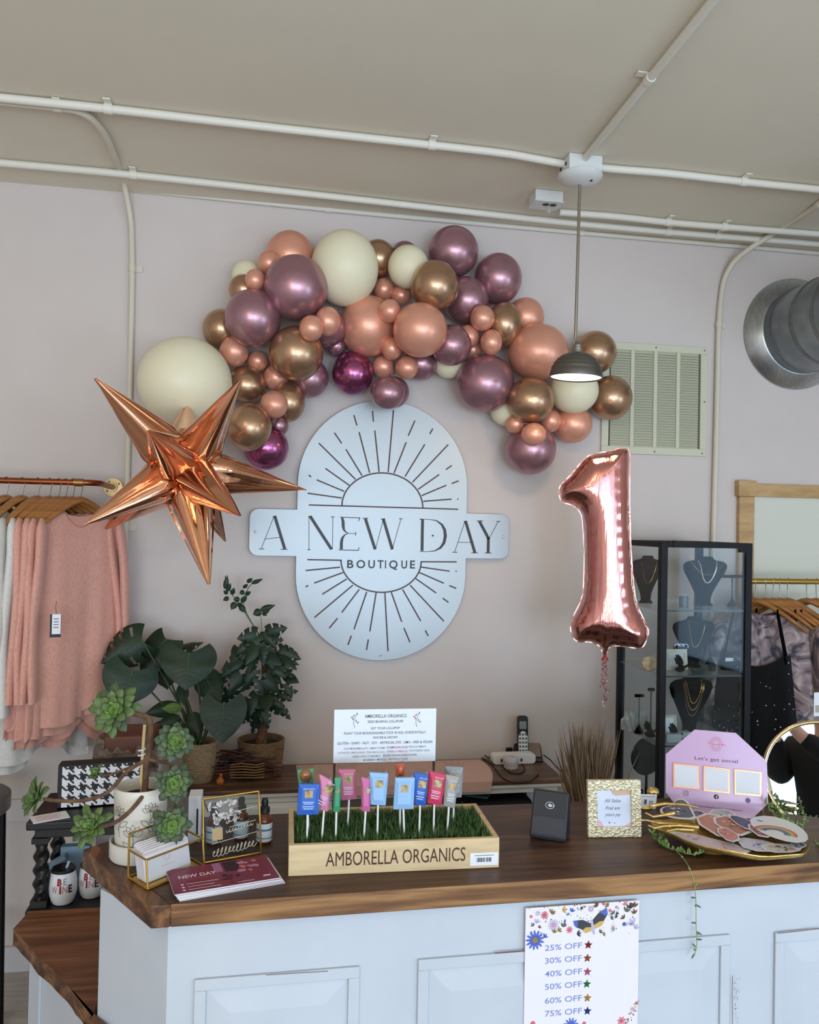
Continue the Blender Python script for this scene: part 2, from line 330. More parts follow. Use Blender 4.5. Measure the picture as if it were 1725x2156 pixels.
pipe([(1830, 345, 'c'), (1725, 432, 'c'), (1640, 485, 3.03), (1580, 522, 3.10), (1545, 550, 3.16), (1523, 590, 'w'), (1514, 670, 'w'), (1509, 900, 'w'), (1503, 1130, 'w'), (1494, 1500, 'w')], 0, .0115, 'conduit', 'cream conduit curving off the ceiling and down the wall by the vent', CREAM, [(1512, 675, 'w'), (1723, 433, 'c')])
# ------------------------------------------------------------------ pendant lamp and boxes
METALW = mat('white_box_metal', (216, 217, 214), .4)
c = onZ(1222, 338, CEIL); c.z = CEIL
t = thing('pendant_lamp', 'grey ribbed dome pendant lamp hanging on a long rod', 'lamp', c)
M0 = MB().box(c-V((0, 0, .026)), (.115, .105, .05)); M0.build('ceiling_box', METALW, t, bev=.003)
k = MB()
for sx in (-1, 1):
    for sy in (-.6, .6): k.tube([c+V((sx*.058, sy*.04, -.026)), c+V((sx*.0605, sy*.04, -.026))], .006, 8)
k.build('knockout', mat('dark_hole', (60, 60, 58), .6), t)
cn = c-V((0, 0, .051))
MB().lathe([(.074, 0), (.075, -.004), (.07, -.013), (.05, -.023), (.022, -.03), (.0, -.031)], cn, 40).build('canopy', METALW, t)
MB().ball(cn+V((.028, -.03, -.025)), .005, 10, 6).build('screw', mat('dark_hole', (60, 60, 58), .6), t)
lm = onY(1210, 760, c.y-.005); rod0 = cn-V((0, 0, .03)); ztop = onY(1213, 712, c.y).z
NICK = mat('nickel', (168, 160, 148), .32, .9)
MB().tube([rod0, V((lm.x+.004, c.y, ztop))], .0052, 12).build('rod', NICK, t)
base = onY(1213, 796, c.y); sc = pxm(base)
LM = mat('lamp_grey', (112, 107, 100), .38, .75)
rb = 55*sc; hh = (796-742)*sc; ax = V((.035, -.02, 1)).normalized()
pr = [(rb, 0)]
for i in range(1, 25):
    a = i/24*math.pi/2*.93; r = rb*math.cos(a)**.85; z = hh*math.sin(a)
    if 4 < i < 15: r += .0016*math.sin(i*2.1)
    pr.append((r, z))
MB().lathe(pr, base, 48, ax=ax, cap=False).build('shade', LM, t, solid=.002, sharp=60)
top = base+ax*hh
MB().lathe([(.0, -.004), (.021, -.004), (.0205, .004), (.0175, .006), (.0175, .014), (.0145, .016), (.0145, .024), (.011, .028), (.0085, .034), (.0055, .036), (0, .036)], top, 28, ax=ax).build('neck', mat('lamp_neck', (150, 143, 132), .35, .8), t)
MB().lathe([(rb*.955, .004), (0, .004)], base, 40, ax=ax, cap=False).build('diffuser', mat('lamp_diffuser', (255, 240, 222), .5, emit=2.6), t)
l = bpy.data.lights.new('pendant_bulb', 'AREA'); l.shape = 'DISK'; l.size = rb*1.7; l.energy = 1.7; l.color = (1, .72, .42)
lo = bpy.data.objects.new('pendant_bulb', l); lo.location = base-ax*.004; COL.objects.link(lo)
lo.rotation_euler = ax.to_track_quat('Z', 'Y').to_euler()
c = onZ(1150, 425, CEIL-.03); c.z = CEIL
t = thing('junction_box', 'small white square box on ceiling with two black slots', 'junction box', c)
m = MB().box(c-V((0, 0, .02)), (.105, .075, .038)); m.build('body', METALW, t, bev=.002)
MB().box(c-V((0, 0, .042)), (.112, .082, .004)).build('cover', METALW, t, bev=.001)
k = MB()
for s in (-.014, .014): k.ball(c-V((s-.01, .01, .0445)), (.013, .012, .002), 14, 8)
k.build('slot', mat('dark_hole', (40, 40, 38), .6), t)
MB().tube([c+V((.01, 0, -.044)), c+V((.008, -.01, -.06)), c+V((.014, -.005, -.07)), c+V((.004, 0, -.062))], .0016, 6).build('hook', METALW, t)
# ------------------------------------------------------------------ air vent grille
P = wallpl(WALL); q = [P.uv(1268, 722), P.uv(1488, 731), P.uv(1484, 963), P.uv(1264, 952)]
x0 = (q[0][0]+q[3][0])/2; x1 = (q[1][0]+q[2][0])/2; z0 = (q[2][1]+q[3][1])/2; z1 = (q[0][1]+q[1][1])/2
t = thing('vent_grille', 'cream metal return-air grille with four louvred bays on the wall', 'vent', P.p((x0+x1)/2, z0))
GR = mat('vent_cream', (205, 203, 178), .45)
m = MB(); bw = .03
m.pbox(P, x0, x1, z0, z0+bw, .001, .012); m.pbox(P, x0, x1, z1-bw, z1, .001, .012); m.pbox(P, x0, x0+bw, z0+bw, z1-bw, .001, .012); m.pbox(P, x1-bw, x1, z0+bw, z1-bw, .001, .012)
xi0, xi1 = x0+bw, x1-bw; cw = (xi1-xi0)/4
for k in range(1, 4): m.pbox(P, xi0+k*cw-.008, xi0+k*cw+.008, z0+bw, z1-bw, .001, .013)
m.build('frame', GR, t, bev=.0015)
MB().pbox(P, x0+.006, x1-.006, z0+.006, z1-.006, .0005, .0012).build('backing', mat('vent_dark', (104, 101, 86), .8), t)
m = MB(); n = 36; dz = (z1-z0-2*bw)/n
for k in range(4):
    for i in range(n):
        za = z0+bw+i*dz; xa, xb = xi0+k*cw+.008, xi0+(k+1)*cw-.008
        m.add([P.p(xa, za, .0105), P.p(xb, za, .0105), P.p(xb, za+dz*.98, .002), P.p(xa, za+dz*.98, .002)], [(0, 1, 2, 3)])
m.build('louvres', GR, t, smooth=False, solid=.001)
m = MB()
for x, z in ((x0+.015, z1-.013), ((x0+x1)/2, z1-.013), (x1-.015, z1-.013), (x1-.012, (z0+z1)/2), ((x0+x1)/2, z0+.012), (x1-.02, z0+.012)): m.disc(x, z, .0035, P, .0126)
m.build('screws', mat('screw_dark', (90, 88, 78), .5), t)
# ------------------------------------------------------------------ round duct out of the wall
DU = mat('galvanised', (128, 132, 134), .34, .9, rgb2=(150, 154, 156), scale=9)
DU2 = mat('galvanised_bright', (178, 184, 186), .3, .95, rgb2=(196, 200, 202), scale=14, stretch=(6, 6, 1))
c = onY(1672, 704, WALL); sc = pxm(c); r1 = 116*sc; c.y = WALL
t = thing('duct', 'galvanised round air duct with wide collar coming out of the wall', 'air duct', c)
r2 = 88*sc
MB().lathe([(r1, .001), (r1+.002, .006), (r1, .010), (r2+.004, .055), (r2, .058)], c, 64, ax=(0, -1, 0), cap=False).build('collar', DU2, t, solid=.001)
pr = []
for i in range(0, 60):
    y = .002+i*.021; pr.append((r2, y))
    if i % 6 == 5: pr += [(r2+.004, y+.005), (r2+.004, y+.010), (r2, y+.014)]
MB().lathe(pr, c, 64, ax=(.0, -1, 0), cap=False).build('tube', DU, t, sharp=60)
# ================================================================== sales counter
rnd = random.Random(7)
CZ = .93
WD = wood('walnut_top', (56, 36, 27), (78, 52, 38), (100, 70, 50), 0, .42)
WE = wood('walnut_edge', (84, 56, 36), (124, 86, 54), (164, 122, 78), 0, .42)
WL = wood('walnut_diag', (58, 38, 28), (96, 64, 42), (140, 98, 62), 1, .4)
LACQ = mat('white_lacquer', (198, 203, 210), .42, rgb2=(193, 198, 205), scale=5, bump=.015, bscale=90)
def zz(px, py, z=CZ): return onZ(px, py, z)
c0 = zz(318, 1907); cl = zz(174, 1788); cr0 = zz(1725, 1816); fd = (cr0-c0).normalized(); cr = c0+fd*2.05
yb = 2.06; br = V((cr.x, yb, CZ)); bl = V((-.19, yb, CZ))
t = thing('sales_counter', 'white panelled sales counter with thick dark stained wooden top', 'counter', (c0.x, c0.y, 0))
dn = V((0, 0, .043))
dg = (cl-c0).normalized(); nin = V((-dg.y, dg.x, 0)); nin = nin if nin.x > 0 else -nin
c1 = c0+fd*.036; l1 = cl+(bl-cl).normalized()*.034
def slab(poly, h, mt, ms, name, parent, bev=.003):
    n = len(poly); m = MB(); a = sum(poly[i-1].x*poly[i].y-poly[i].x*poly[i-1].y for i in range(n))
    if a < 0: poly = poly[::-1]
    m.add(list(poly)+[q-V((0, 0, h)) for q in poly], [tuple(range(n)), tuple(range(n, 2*n))[::-1]], 0)
    m.add(list(poly)+[q-V((0, 0, h)) for q in poly], [(i, n+i, n+(i+1) % n, (i+1) % n) for i in range(n)], 1)
    o = m.build(name, [mt, ms], parent, smooth=False); bm = bmesh.new(); bm.from_mesh(o.data); bmesh.ops.remove_doubles(bm, verts=bm.verts, dist=1e-5); bm.to_mesh(o.data); bm.free()
    if bev: md = o.modifiers.new('bevel', 'BEVEL'); md.width = bev; md.segments = 3; md.limit_method = 'ANGLE'
    return o
slab([c1, cr, br, bl, l1], .043, WD, WE, 'top', t)
slab([c0, c1, l1, cl], .0435, WL, WL, 'edge_board', t)
# body
ins = .02
b0 = c0+fd*.03+V((0, ins, 0)); e0 = zz(212, 1872, .887); e0.z = CZ
zt = CZ-.043
def at(p, z): return V((p.x, p.y, z))
bfr = cr+V((-.02, ins, 0))
poly = [b0, bfr, V((bfr.x, yb-.02, CZ)), V((bl.x+.02, yb-.02, CZ)), e0]
m = MB(); n = len(poly); m.add([at(q, 0) for q in poly]+[at(q, zt) for q in poly], [tuple(range(n))[::-1], tuple(range(n, 2*n))]+[(i, (i+1) % n, n+(i+1) % n, n+i) for i in range(n)])
m.build('carcass', LACQ, t, smooth=False)
FP = Pl(at(b0, 0), fd, (0, 0, 1))
def raised(x0, x1, yt, name='front_panel', y0=.06):
    # a moulded frame and a raised field, as on an old door
    m = MB(); a = .022; d = .007
    for q in ((x0, x1, yt-a, yt), (x0, x1, y0, y0+a), (x0, x0+a, y0+a, yt-a), (x1-a, x1, y0+a, yt-a)): m.pbox(FP, *q, .0005, d)
    p0 = (x0+a, x1-a, y0+a, yt-a); i0 = .045
    X0, X1, Y0, Y1 = x0+a+i0, x1-a-i0, y0+a+i0, yt-a-i0
    vs = [FP.p(p0[0], p0[2], .001), FP.p(p0[1], p0[2], .001), FP.p(p0[1], p0[3], .001), FP.p(p0[0], p0[3], .001), FP.p(X0, Y0, .008), FP.p(X1, Y0, .008), FP.p(X1, Y1, .008), FP.p(X0, Y1, .008)]
    m.add(vs, [(0, 1, 5, 4), (1, 2, 6, 5), (2, 3, 7, 6), (3, 0, 4, 7), (4, 5, 6, 7)])
    m.build(name, LACQ, t, smooth=False, bev=.0015)
ga, gb = FP.uv(410, 2056), FP.uv(757, 2036); raised(ga[0], gb[0], (ga[1]+gb[1])/2)
ga, gb = FP.uv(880, 2020), FP.uv(1180, 1992); raised(ga[0], gb[0], (ga[1]+gb[1])/2)
ga, gb = FP.uv(1275, 1985), FP.uv(1535, 1966); raised(ga[0], gb[0], (ga[1]+gb[1])/2)
ga, gb = FP.uv(1630, 1961), FP.uv(1725, 1955); raised(ga[0], ga[0]+.3, ga[1])
# worn, scuffed paint: brown lines where the paint has rubbed through
m = MB(); SC_ = mat('bare_wood_scuff', (112, 84, 80), .7)
def scuff(pts, w):
    m.stroke([FP.uv(*q) for q in pts], FP, w, .0088)
scuff([(1040, 2002), (1070, 2000), (1105, 1997)], .0022); scuff([(560, 2048), (620, 2044), (690, 2040)], .001); scuff([(1538, 2050), (1537, 2090), (1538, 2156)], .0016); scuff([(1632, 1961), (1680, 1956), (1725, 1950)], .0015)
for i in range(26): x = 1543+rnd.uniform(-2, 9); y = rnd.uniform(2050, 2150); scuff([(x, y), (x+rnd.uniform(-2, 2), y+rnd.uniform(1, 6))], .0009)
m.build('paint_wear', SC_, t, smooth=False)
# ------------------------------------------------------------------ lower counter
LZ = .63
a0 = zz(28, 1957, LZ); a1 = zz(62, 1919, LZ); a2 = V((bl.x-.06, a1.y+.02, LZ)); fe = zz(215, 2150, LZ)
dd = (fe-a0).normalized(); a4 = a0+dd*.62
t2 = thing('low_counter', 'lower stained wooden counter with rough live edge beside the sales counter', 'counter', (a0.x, a0.y, 0))
lo_w = wood('walnut_low', (84, 50, 32), (112, 70, 46), (142, 94, 62), 0, .38)
inn = V((-dg.y, dg.x, 0)); inn = inn if inn.x < 0 else -inn       # leave the room the tall counter's end takes
k0 = e0+inn*.012; k1 = b0+inn*.012
def on(l0, d, s): return l0+d*s
p3 = at(k0, LZ); p4 = at(k0+(k1-k0)*.55, LZ)
def xs(p, d, q, e):   # 2-D line intersection
    den = d.x*e.y-d.y*e.x; s = ((q.x-p.x)*e.y-(q.y-p.y)*e.x)/den; return p+d*s
live = []
N = 18
def xs(p, d, q, e):
    den = d.x*e.y-d.y*e.x; return p+d*(((q.x-p.x)*e.y-(q.y-p.y)*e.x)/den)
hitp = xs(a0, dd, at(k0, LZ), k1-k0); endp = hitp-dd*.006; p4 = at(hitp, LZ)+(at(k0, LZ)-at(k1, LZ)).normalized()*.035
for i in range(N+1):
    f = i/N; p = a0.lerp(endp, f); w_ = 0 if i in (0, N) else .0022*math.sin(i*.8)+.0015*math.sin(i*1.7+1)
    live.append(p+V((-dd.y, dd.x, 0))*w_)
poly = live+[p4, p3, V((p3.x, a1.y, LZ)), a1]
slab(poly, .036, lo_w, WL, 'top', t2, bev=.0015)
m = MB(); h = LZ-.036; i_ = .035
nn = V((-dd.y, dd.x, 0)); nn = nn if nn.x > 0 else -nn
w0 = a0+nn*.03+dd*.04; w1 = endp-dd*.09+nn*.022; w2 = at(p4+(at(k0, LZ)-at(k1, LZ)).normalized()*.05, LZ)+inn*.004; w3 = at(k0+inn*.02, LZ); w4 = V((w3.x, a1.y-.05, LZ)); w5 = V((a1.x+.07, a1.y-.05, LZ))
pl_ = [w0, w1, w2, w3, w4, w5]; n = len(pl_)
m.add([at(q, 0) for q in pl_]+[at(q, h) for q in pl_], [tuple(range(n)), tuple(range(n, 2*n))[::-1]]+[(i, (i+1) % n, n+(i+1) % n, n+i) for i in range(n)])
m.build('carcass', LACQ, t2, smooth=False)
LP = Pl(at(w0, 0), w1-w0, (0, 0, 1))
m = MB(); L_ = (w1-w0).length; m.pbox(LP, .06, .075, 0, h, .0005, .006); m.pbox(LP, .0, .05, .0, h, .0005, .004); m.build('side_moulding', LACQ, t2, smooth=False)
# ------------------------------------------------------------------ discount poster on the counter front
PP = FP.off(.0095)
q = [PP.uv(1107, 1913), PP.uv(1346, 1894)]; x0, x1, yt = q[0][0], q[1][0], (q[0][1]+q[1][1])/2
t = thing('sale_poster', 'white flowered discount poster with coloured star stickers on counter front', 'poster', PP.p(x0, yt-.5))
PAP = mat('poster_paper', (235, 228, 232), .6)
MB().pbox(PP, x0, x1, yt-.46, yt, .0003, .0011).build('sheet', PAP, t, smooth=False)
sl = .012
def pu(zx, zy): return PP.uv(1040+zx*.3971, 1820+zy*.3971)      # from a detail view of the poster
cols = {'b': (82, 104, 190), 'p': (222, 138, 150), 'r': (205, 80, 92), 'g': (150, 122, 66), 'd': (62, 62, 66), 'l': (190, 180, 206), 'o': (206, 170, 100), 's': (96, 106, 92), 'w': (236, 214, 218), 'n': (120, 78, 52)}
mats_ = {k: flatm(v) for k, v in cols.items()}; ks = list(cols)
m = MB(); ZP = .0014
def petal(x, y, l, w, ang, k, z=ZP): m.disc(x+math.cos(ang)*l/2, y+math.sin(ang)*l/2, l/2, PP, z, ks.index(k), 8, w/2, ang)
def flower(zx, zy, r, n, k, kc, z=ZP):
    x, y = pu(zx, zy)
    for i in range(n): petal(x, y, r, r*(.5 if n < 12 else .26), 2*math.pi*i/n+.2, k, z)
    m.disc(x, y, r*.3, PP, z+.0002, ks.index(kc), 10)
flower(315, 320, .013, 12, 'l', 'p'); flower(400, 345, .008, 8, 'p', 'r'); flower(268, 268, .009, 9, 'p', 'r'); flower(218, 400, .021, 13, 'b', 'g'); flower(655, 228, .006, 8, 'w', 'p')
flower(465, 230, .004, 8, 'n', 'd'); flower(615, 243, .005, 6, 'p', 'r'); flower(232, 258, .006, 7, 'l', 'w'); flower(690, 315, .005, 8, 'b', 'd'); flower(514, 235, .007, 9, 'l', 'w'); flower(197, 275, .004, 6, 'r', 'p')
flower(675, 828, .010, 7, 'p', 'r'); flower(735, 765, .008, 9, 'w', 'l'); flower(756, 732, .004, 6, 'r', 'p'); flower(408, 852, .017, 12, 'b', 'b'); flower(206, 842, .006, 7, 'r', 'p'); flower(478, 842, .005, 7, 'r', 'p')
for zx, zy, k, l, an in [(362, 242, 'o', .011, .2), (370, 300, 'b', .006, 0), (365, 330, 's', .010, 1.2), (340, 352, 'g', .009, .6), (410, 250, 'b', .009, 1.1), (395, 268, 'b', .006, 2), (650, 262, 'd', .006, .9), (635, 262, 's', .009, 2.2), (618, 285, 's', .008, .4), (655, 275, 'd', .007, 2.8), (690, 285, 'n', .009, 2.3), (700, 250, 's', .012, 1.2), (725, 232, 'd', .013, 1.7), (742, 225, 'n', .012, 1.4), (700, 215, 'p', .010, 2.0), (745, 260, 'n', .010, 1.7), (575, 212, 'r', .006, .7), (608, 217, 'g', .010, 2.6), (548, 222, 'n', .010, 2.2), (318, 362, 'g', .009, 1.3), (440, 368, 'd', .010, .2), (265, 385, 'b', .009, .8), (560, 360, 's', .008, .7), (577, 370, 'g', .007, .2), (735, 320, 'l', .016, 2.0), (748, 340, 'l', .012, 1.1), (620, 335, 'w', .014, .3), (640, 345, 'l', .010, 2.8), (300, 255, 'g', .009, 1.0), (320, 262, 'g', .008, 2.2), (225, 310, 'l', .010, 1.2), (238, 335, 'n', .006, .8), (210, 325, 's', .007, 2.2)]:
    x, y = pu(zx, zy)
    for j in range(3): petal(x, y, l, l*.42, an+(j-1)*.75, k)
for i in range(90):
    zx = rnd.uniform(188, 760); lim = 215+160*abs((zx-480)/290)**1.5*.9+40; zy = rnd.uniform(205, min(lim+60, 395)); x, y = pu(zx, zy-.02*(zx-188)); m.disc(x, y, rnd.uniform(.0008, .0018), PP, ZP, ks.index(rnd.choice('dgnrbo')), 6)
for i in range(40):
    f = rnd.random(); zx = 690+70*f+rnd.uniform(-14, 12); zy = 850-110*f+rnd.uniform(-20, 25); x, y = pu(zx, zy); m.disc(x, y, rnd.uniform(.0008, .002), PP, ZP, ks.index(rnd.choice('dgnrpo')), 6)
# butterfly
def bf(pts, k, z): m.face([pu(*p) for p in pts], PP, z, ks.index(k))
for pts, k, z in [([(516, 300), (560, 250), (598, 228), (602, 262), (580, 300), (530, 320)], 'd', .0018), ([(516, 312), (470, 292), (420, 298), (432, 330), (470, 345), (515, 330)], 'd', .0018), ([(560, 252), (598, 226), (603, 262), (588, 268)], 'b', .0020), ([(420, 296), (445, 300), (440, 336), (424, 320)], 'b', .0020), ([(524, 322), (560, 300), (586, 296), (572, 322), (535, 340)], 'o', .0019), ([(514, 330), (485, 332), (466, 350), (485, 362), (515, 352)], 'o', .0019), ([(510, 292), (522, 292), (530, 330), (536, 366), (526, 370), (516, 335)], 'l', .0022)]: bf(pts, k, z)
m.build('floral_print', [mats_[k] for k in ks], t, smooth=False)
m = MB(); TXT = flatm((120, 136, 196))
for i, s in enumerate(['25% OFF', '30% OFF', '40% OFF', '50% OFF', '60% OFF', '75% OFF']):
    zy = [442, 510, 580, 648, 722, 790][i]; a_ = pu(270, zy+18); b_ = pu(466, zy+2); 
    text(m, s, PP, a_[0], a_[1]+.001, .0115, ZP, w=b_[0]-a_[0], al='L', off=.005, slope=(b_[1]-a_[1])/(b_[0]-a_[0])*.45)
m.build('lettering', TXT, t, smooth=False)
for i, (zx, zy, c, n) in enumerate([(500, 425, (132, 30, 40), 'dark red'), (495, 495, (150, 74, 36), 'copper'), (495, 567, (176, 84, 118), 'pink'), (492, 632, (40, 110, 62), 'green'), (495, 706, (176, 132, 62), 'gold'), (495, 775, (34, 52, 110), 'navy blue')]):
    x, y = pu(zx, zy); P_ = [(x+math.sin(k*math.pi/5+.08)*(.0092 if k % 2 == 0 else .0042), y+math.cos(k*math.pi/5+.08)*(.0092 if k % 2 == 0 else .0042)) for k in range(10)]
    s = MB(); s.prism(P_, PP, .0013, .0019); o = s.build('star_sticker', mat('foil_'+n.replace(' ', '_'), c, .3, .5), None, smooth=False)
    tag(o, n+' foil star sticker after the '+['25%', '30%', '40%', '50%', '60%', '75%'][i]+' OFF line on poster', 'sticker', 'star stickers on the discount poster')
# ================================================================== back desk
DZ = .725
x0, x1 = onZ(384, 1690, DZ).x, onZ(1196, 1645, DZ).x; yf = onZ(1100, 1643, DZ).y; ybk = WALL-.03
t = thing('back_desk', 'white desk with dark wooden top against the pink wall', 'desk', ((x0+x1)/2, (yf+ybk)/2, 0))
WDK = wood('desk_wood', (66, 48, 40), (92, 68, 54), (122, 92, 72), 0, .4)
MB().bb((x0, yf, DZ-.016), (x1, ybk, DZ)).build('top', WDK, t, smooth=False, bev=.004)
DW = mat('desk_white', (226, 226, 224), .5)
m = MB(); m.bb((x0+.02, yf+.02, DZ-.052), (x1-.02, ybk-.01, DZ-.017)); m.build('apron', DW, t, smooth=False, bev=.002)
MB().bb((x0+.01, yf+.006, DZ-.030), (x1-.006, yf+.03, DZ-.0165)).build('moulding', DW, t, smooth=False, bev=.003)
MB().bb((x0+.02, yf+.012, .08), (x0+.50, ybk-.02, DZ-.053)).build('drawer_pedestal', DW, t, smooth=False)
for k in range(3): MB().bb((x0+.035, yf+.002, .1+k*.19), (x0+.485, yf+.0118, .1+k*.19+.183)).build('drawer_front', DW, t, smooth=False, bev=.003)
for lx in (x1-.075, ): 
    for ly in (yf+.025, ybk-.075):
        MB().bb((lx, ly, 0), (lx+.05, ly+.05, DZ-.053)).build('leg', DW, t, smooth=False, bev=.003)
MB().bb((x1-.095, yf+.012, DZ-.085), (x1-.015, yf+.0195, DZ-.0525)).build('bracket', DW, t, smooth=False, bev=.003)
# pale pink sheet over the top
xa, xb = onZ(622, 1600, DZ).x, onZ(1032, 1640, DZ).x; m = MB(); z = DZ+.0015
xt = onZ(995, 1582, DZ).x
pts = [(xa, yf-.004), (xb, yf-.004)]
for k in range(9): a_ = k/8; pts.append((xb+(xt-xb)*a_+.02*math.sin(a_*math.pi), yf+(ybk-.02-yf)*a_))
pts.append((xa, ybk-.02))
m.face(pts, Pl((0, 0, 0), (1, 0, 0), (0, 1, 0)), z)
m.add([V((xa, yf-.004, z)), V((xb, yf-.004, z)), V((xb-.01, yf-.006, DZ-.035)), V((xa, yf-.006, DZ-.03))], [(0, 3, 2, 1)])
tag(m.build('paper_runner', mat('blush_paper', (206, 170, 158), .6), None, smooth=False, solid=.001), 'blush pink paper runner lying across the back desk', 'runner')
# dark tote under the desk
p = onY(1050, 1700, yf+.1); t = thing('storage_bin', 'black storage bin with folded bags under the back desk', 'bin', (p.x, p.y+.1, 0))
bx0, bx1 = onY(985, 1700, yf+.05).x, onY(1125, 1700, yf+.05).x
m = MB(); m.bb((bx0, yf+.05, 0), (bx1, yf+.3, .635)); m.build('bin', mat('black_cloth', (20, 20, 24), .8), t, smooth=False, bev=.02)
m = MB(); m_z = .646
for k in range(5): m.box((bx0+.05+k*.035, yf+.1+.02*(k % 2), m_z+.01*k), (.09, .06, .009), M=Matrix.Rotation(.3*k-.5, 3, 'Z'))
m.build('bag', mat('teal_bag', (70, 110, 120), .5), t, smooth=False, bev=.004)
# ------------------------------------------------------------------ telephone, power strip, cords
p = onZ(1110, 1597, DZ); t = thing('cordless_phone', 'black and silver cordless telephone standing in its cradle', 'telephone', (p.x, p.y, DZ))
b = V((p.x, p.y, DZ)); BR = Matrix.Rotation(-.25, 3, 'Z')
m = MB(); q = [(-.058, -.05, 0), (.062, -.05, 0), (.062, .05, 0), (-.058, .05, 0), (-.05, -.044, .012), (.056, -.044, .016), (.056, .045, .052), (-.05, .045, .05)]
m.add([b+BR @ V(v) for v in q], [(0, 3, 2, 1), (4, 5, 6, 7), (0, 1, 5, 4), (1, 2, 6, 5), (2, 3, 7, 6), (3, 0, 4, 7)])
m.build('cradle', mat('phone_black', (30, 28, 28), .3), t, smooth=False, bev=.006)
m = MB(); q = [(.0, -.040, .0172), (.052, -.040, .0182), (.052, .038, .0508), (.0, .038, .0494)]; m.add([b+BR @ V(v)+V((0, 0, .002)) for v in q], [(0, 1, 2, 3)]); m.build('cradle_face', mat('phone_silver', (150, 134, 124), .35, .5), t, smooth=False, solid=.002)
hb = onY(1102, 1590, p.y-.012); ht = onY(1097, 1507, p.y+.012); HP = Pl(hb, (1, -.12, .0), ht-hb); L_ = (ht-hb).length
m = MB(); 
def rr(x0, x1, y0, y1, r, n=5):
    o = []
    for cx, cy, a0 in ((x1-r, y1-r, 0), (x0+r, y1-r, 90), (x0+r, y0+r, 180), (x1-r, y0+r, 270)):
        for k in range(n+1): a_ = R_(a0+90*k/n); o.append((cx+r*math.cos(a_), cy+r*math.sin(a_)))
    return o
wv = .0215; m.prism(rr(-wv, wv, 0, L_, .012), HP, -.018, 0); m.build('handset', mat('phone_black', (30, 28, 28), .3), t, bev=.003)
m = MB(); m.prism(rr(-wv*.85, wv*.85, .004, L_*.52, .008), HP, .0002, .0014); kp = m.build('keypad', mat('phone_white', (220, 222, 224), .4), t, smooth=False)
m = MB(); m.prism(rr(-wv*.66, wv*.66, L_*.66, L_*.86, .004), HP, .0002, .001); m.build('screen', mat('lcd', (126, 140, 136), .25), t, smooth=False)
m = MB(); m.disc(0, L_*.56, .011, HP, .0018, 0, 16, .007); m.build('navigation_key', mat('phone_white', (220, 222, 224), .4), t, smooth=False)
m = MB()
for r in range(5):
    for c in range(3): m.pbox(HP, (c-1)*.012-.0042, (c-1)*.012+.0042, .014+r*.0155, .014+r*.0155+.008, .0015, .0022)
m.build('keys', mat('key_grey', (96, 98, 104), .5), kp, smooth=False, kind='stuff')
p0 = onZ(1012, 1578, DZ); p1 = onZ(1088, 1577, DZ); p0.y = p1.y = WALL-.105
SP = Pl(V((p0.x, p0.y-.025, DZ)), p1-p0, (0, 0, 1)); L_ = (p1-p0).length
t = thing('power_strip', 'white power strip lying along the wall on back desk', 'power strip', p0+V((L_/2, 0, 0)))
m = MB(); m.prism(rr(-.01, L_+.01, .001, .04, .014), SP, -.045, 0); m.build('body', WHITE, t, bev=.003)
m = MB()
for k in range(3): m.pbox(SP, .02+k*.04, .028+k*.04, .012, .024, .0002, .001)
m.build('sockets', mat('dark_hole', (40, 40, 38), .6), t, smooth=False, kind='stuff')
p = onZ(1048, 1587, DZ); m = MB().box((p.x, p.y, DZ+.0185), (.034, .03, .036)); o = m.build('charger', mat('teal_plastic', (120, 184, 186), .4), None, bev=.006); tag(o, 'small teal cube charger plugged in beside the power strip', 'charger')
p = onZ(1068, 1590, DZ); m = MB().box((p.x+.006, p.y+.0, DZ+.0165), (.026, .026, .032)); o = m.build('charger', mat('phone_black', (30, 28, 28), .3), None, bev=.004); tag(o, 'small black plug charger between teal charger and phone', 'charger')
p = onZ(1076, 1617, DZ); t = thing('tape_roll', 'white drum shaped label roll standing on the desk', 'roll', (p.x, p.y, DZ))
MB().lathe([(.026, .0005), (.0275, .004), (.0275, .04), (.025, .044), (.012, .044), (.012, .036), (0, .036)], (p.x, p.y, DZ), 32).build('body', mat('grey_white', (206, 200, 202), .5), t)
MB().lathe([(.0278, .012), (.0281, .013), (.0281, .028), (.0278, .029)], (p.x, p.y, DZ), 32, cap=False).build('band', mat('pale_band', (186, 178, 186), .5), t)
def cord(px, name, label, r=.0022, z=DZ, m=None, extra=None):
    pts = [zz(a_, b_, z+r*1.1) for a_, b_ in px]; mid = []
    for i in range(len(pts)-1): mid += [pts[i].lerp(pts[i+1], k/5) for k in range(5)]
    mid.append(pts[-1])
    for _ in range(4): mid = [mid[0]]+[(mid[i-1]+mid[i]*2+mid[i+1])/4 for i in range(1, len(mid)-1)]+[mid[-1]]
    mb = MB().tube(mid, r, 6)
    return tag(mb.build(name, m or mat('cord_black', (24, 22, 22), .5), None), label, 'cable')
cord([(1020, 1575), (1018, 1592), (1045, 1600), (1092, 1598), (1108, 1618), (1098, 1630), (1070, 1627), (1053, 1605), (1030, 1588)], 'cable', 'black cable looping around the label roll on desk')
cord([(1015, 1595), (1040, 1612), (1058, 1640), (1090, 1650), (1118, 1646), (1130, 1634), (1134, 1630)], 'cable', 'black cable with plug end near the front edge of desk')
cord([(1145, 1590), (1160, 1600), (1172, 1616), (1185, 1626)], 'cable', 'black cable running from phone cradle to the desk corner')
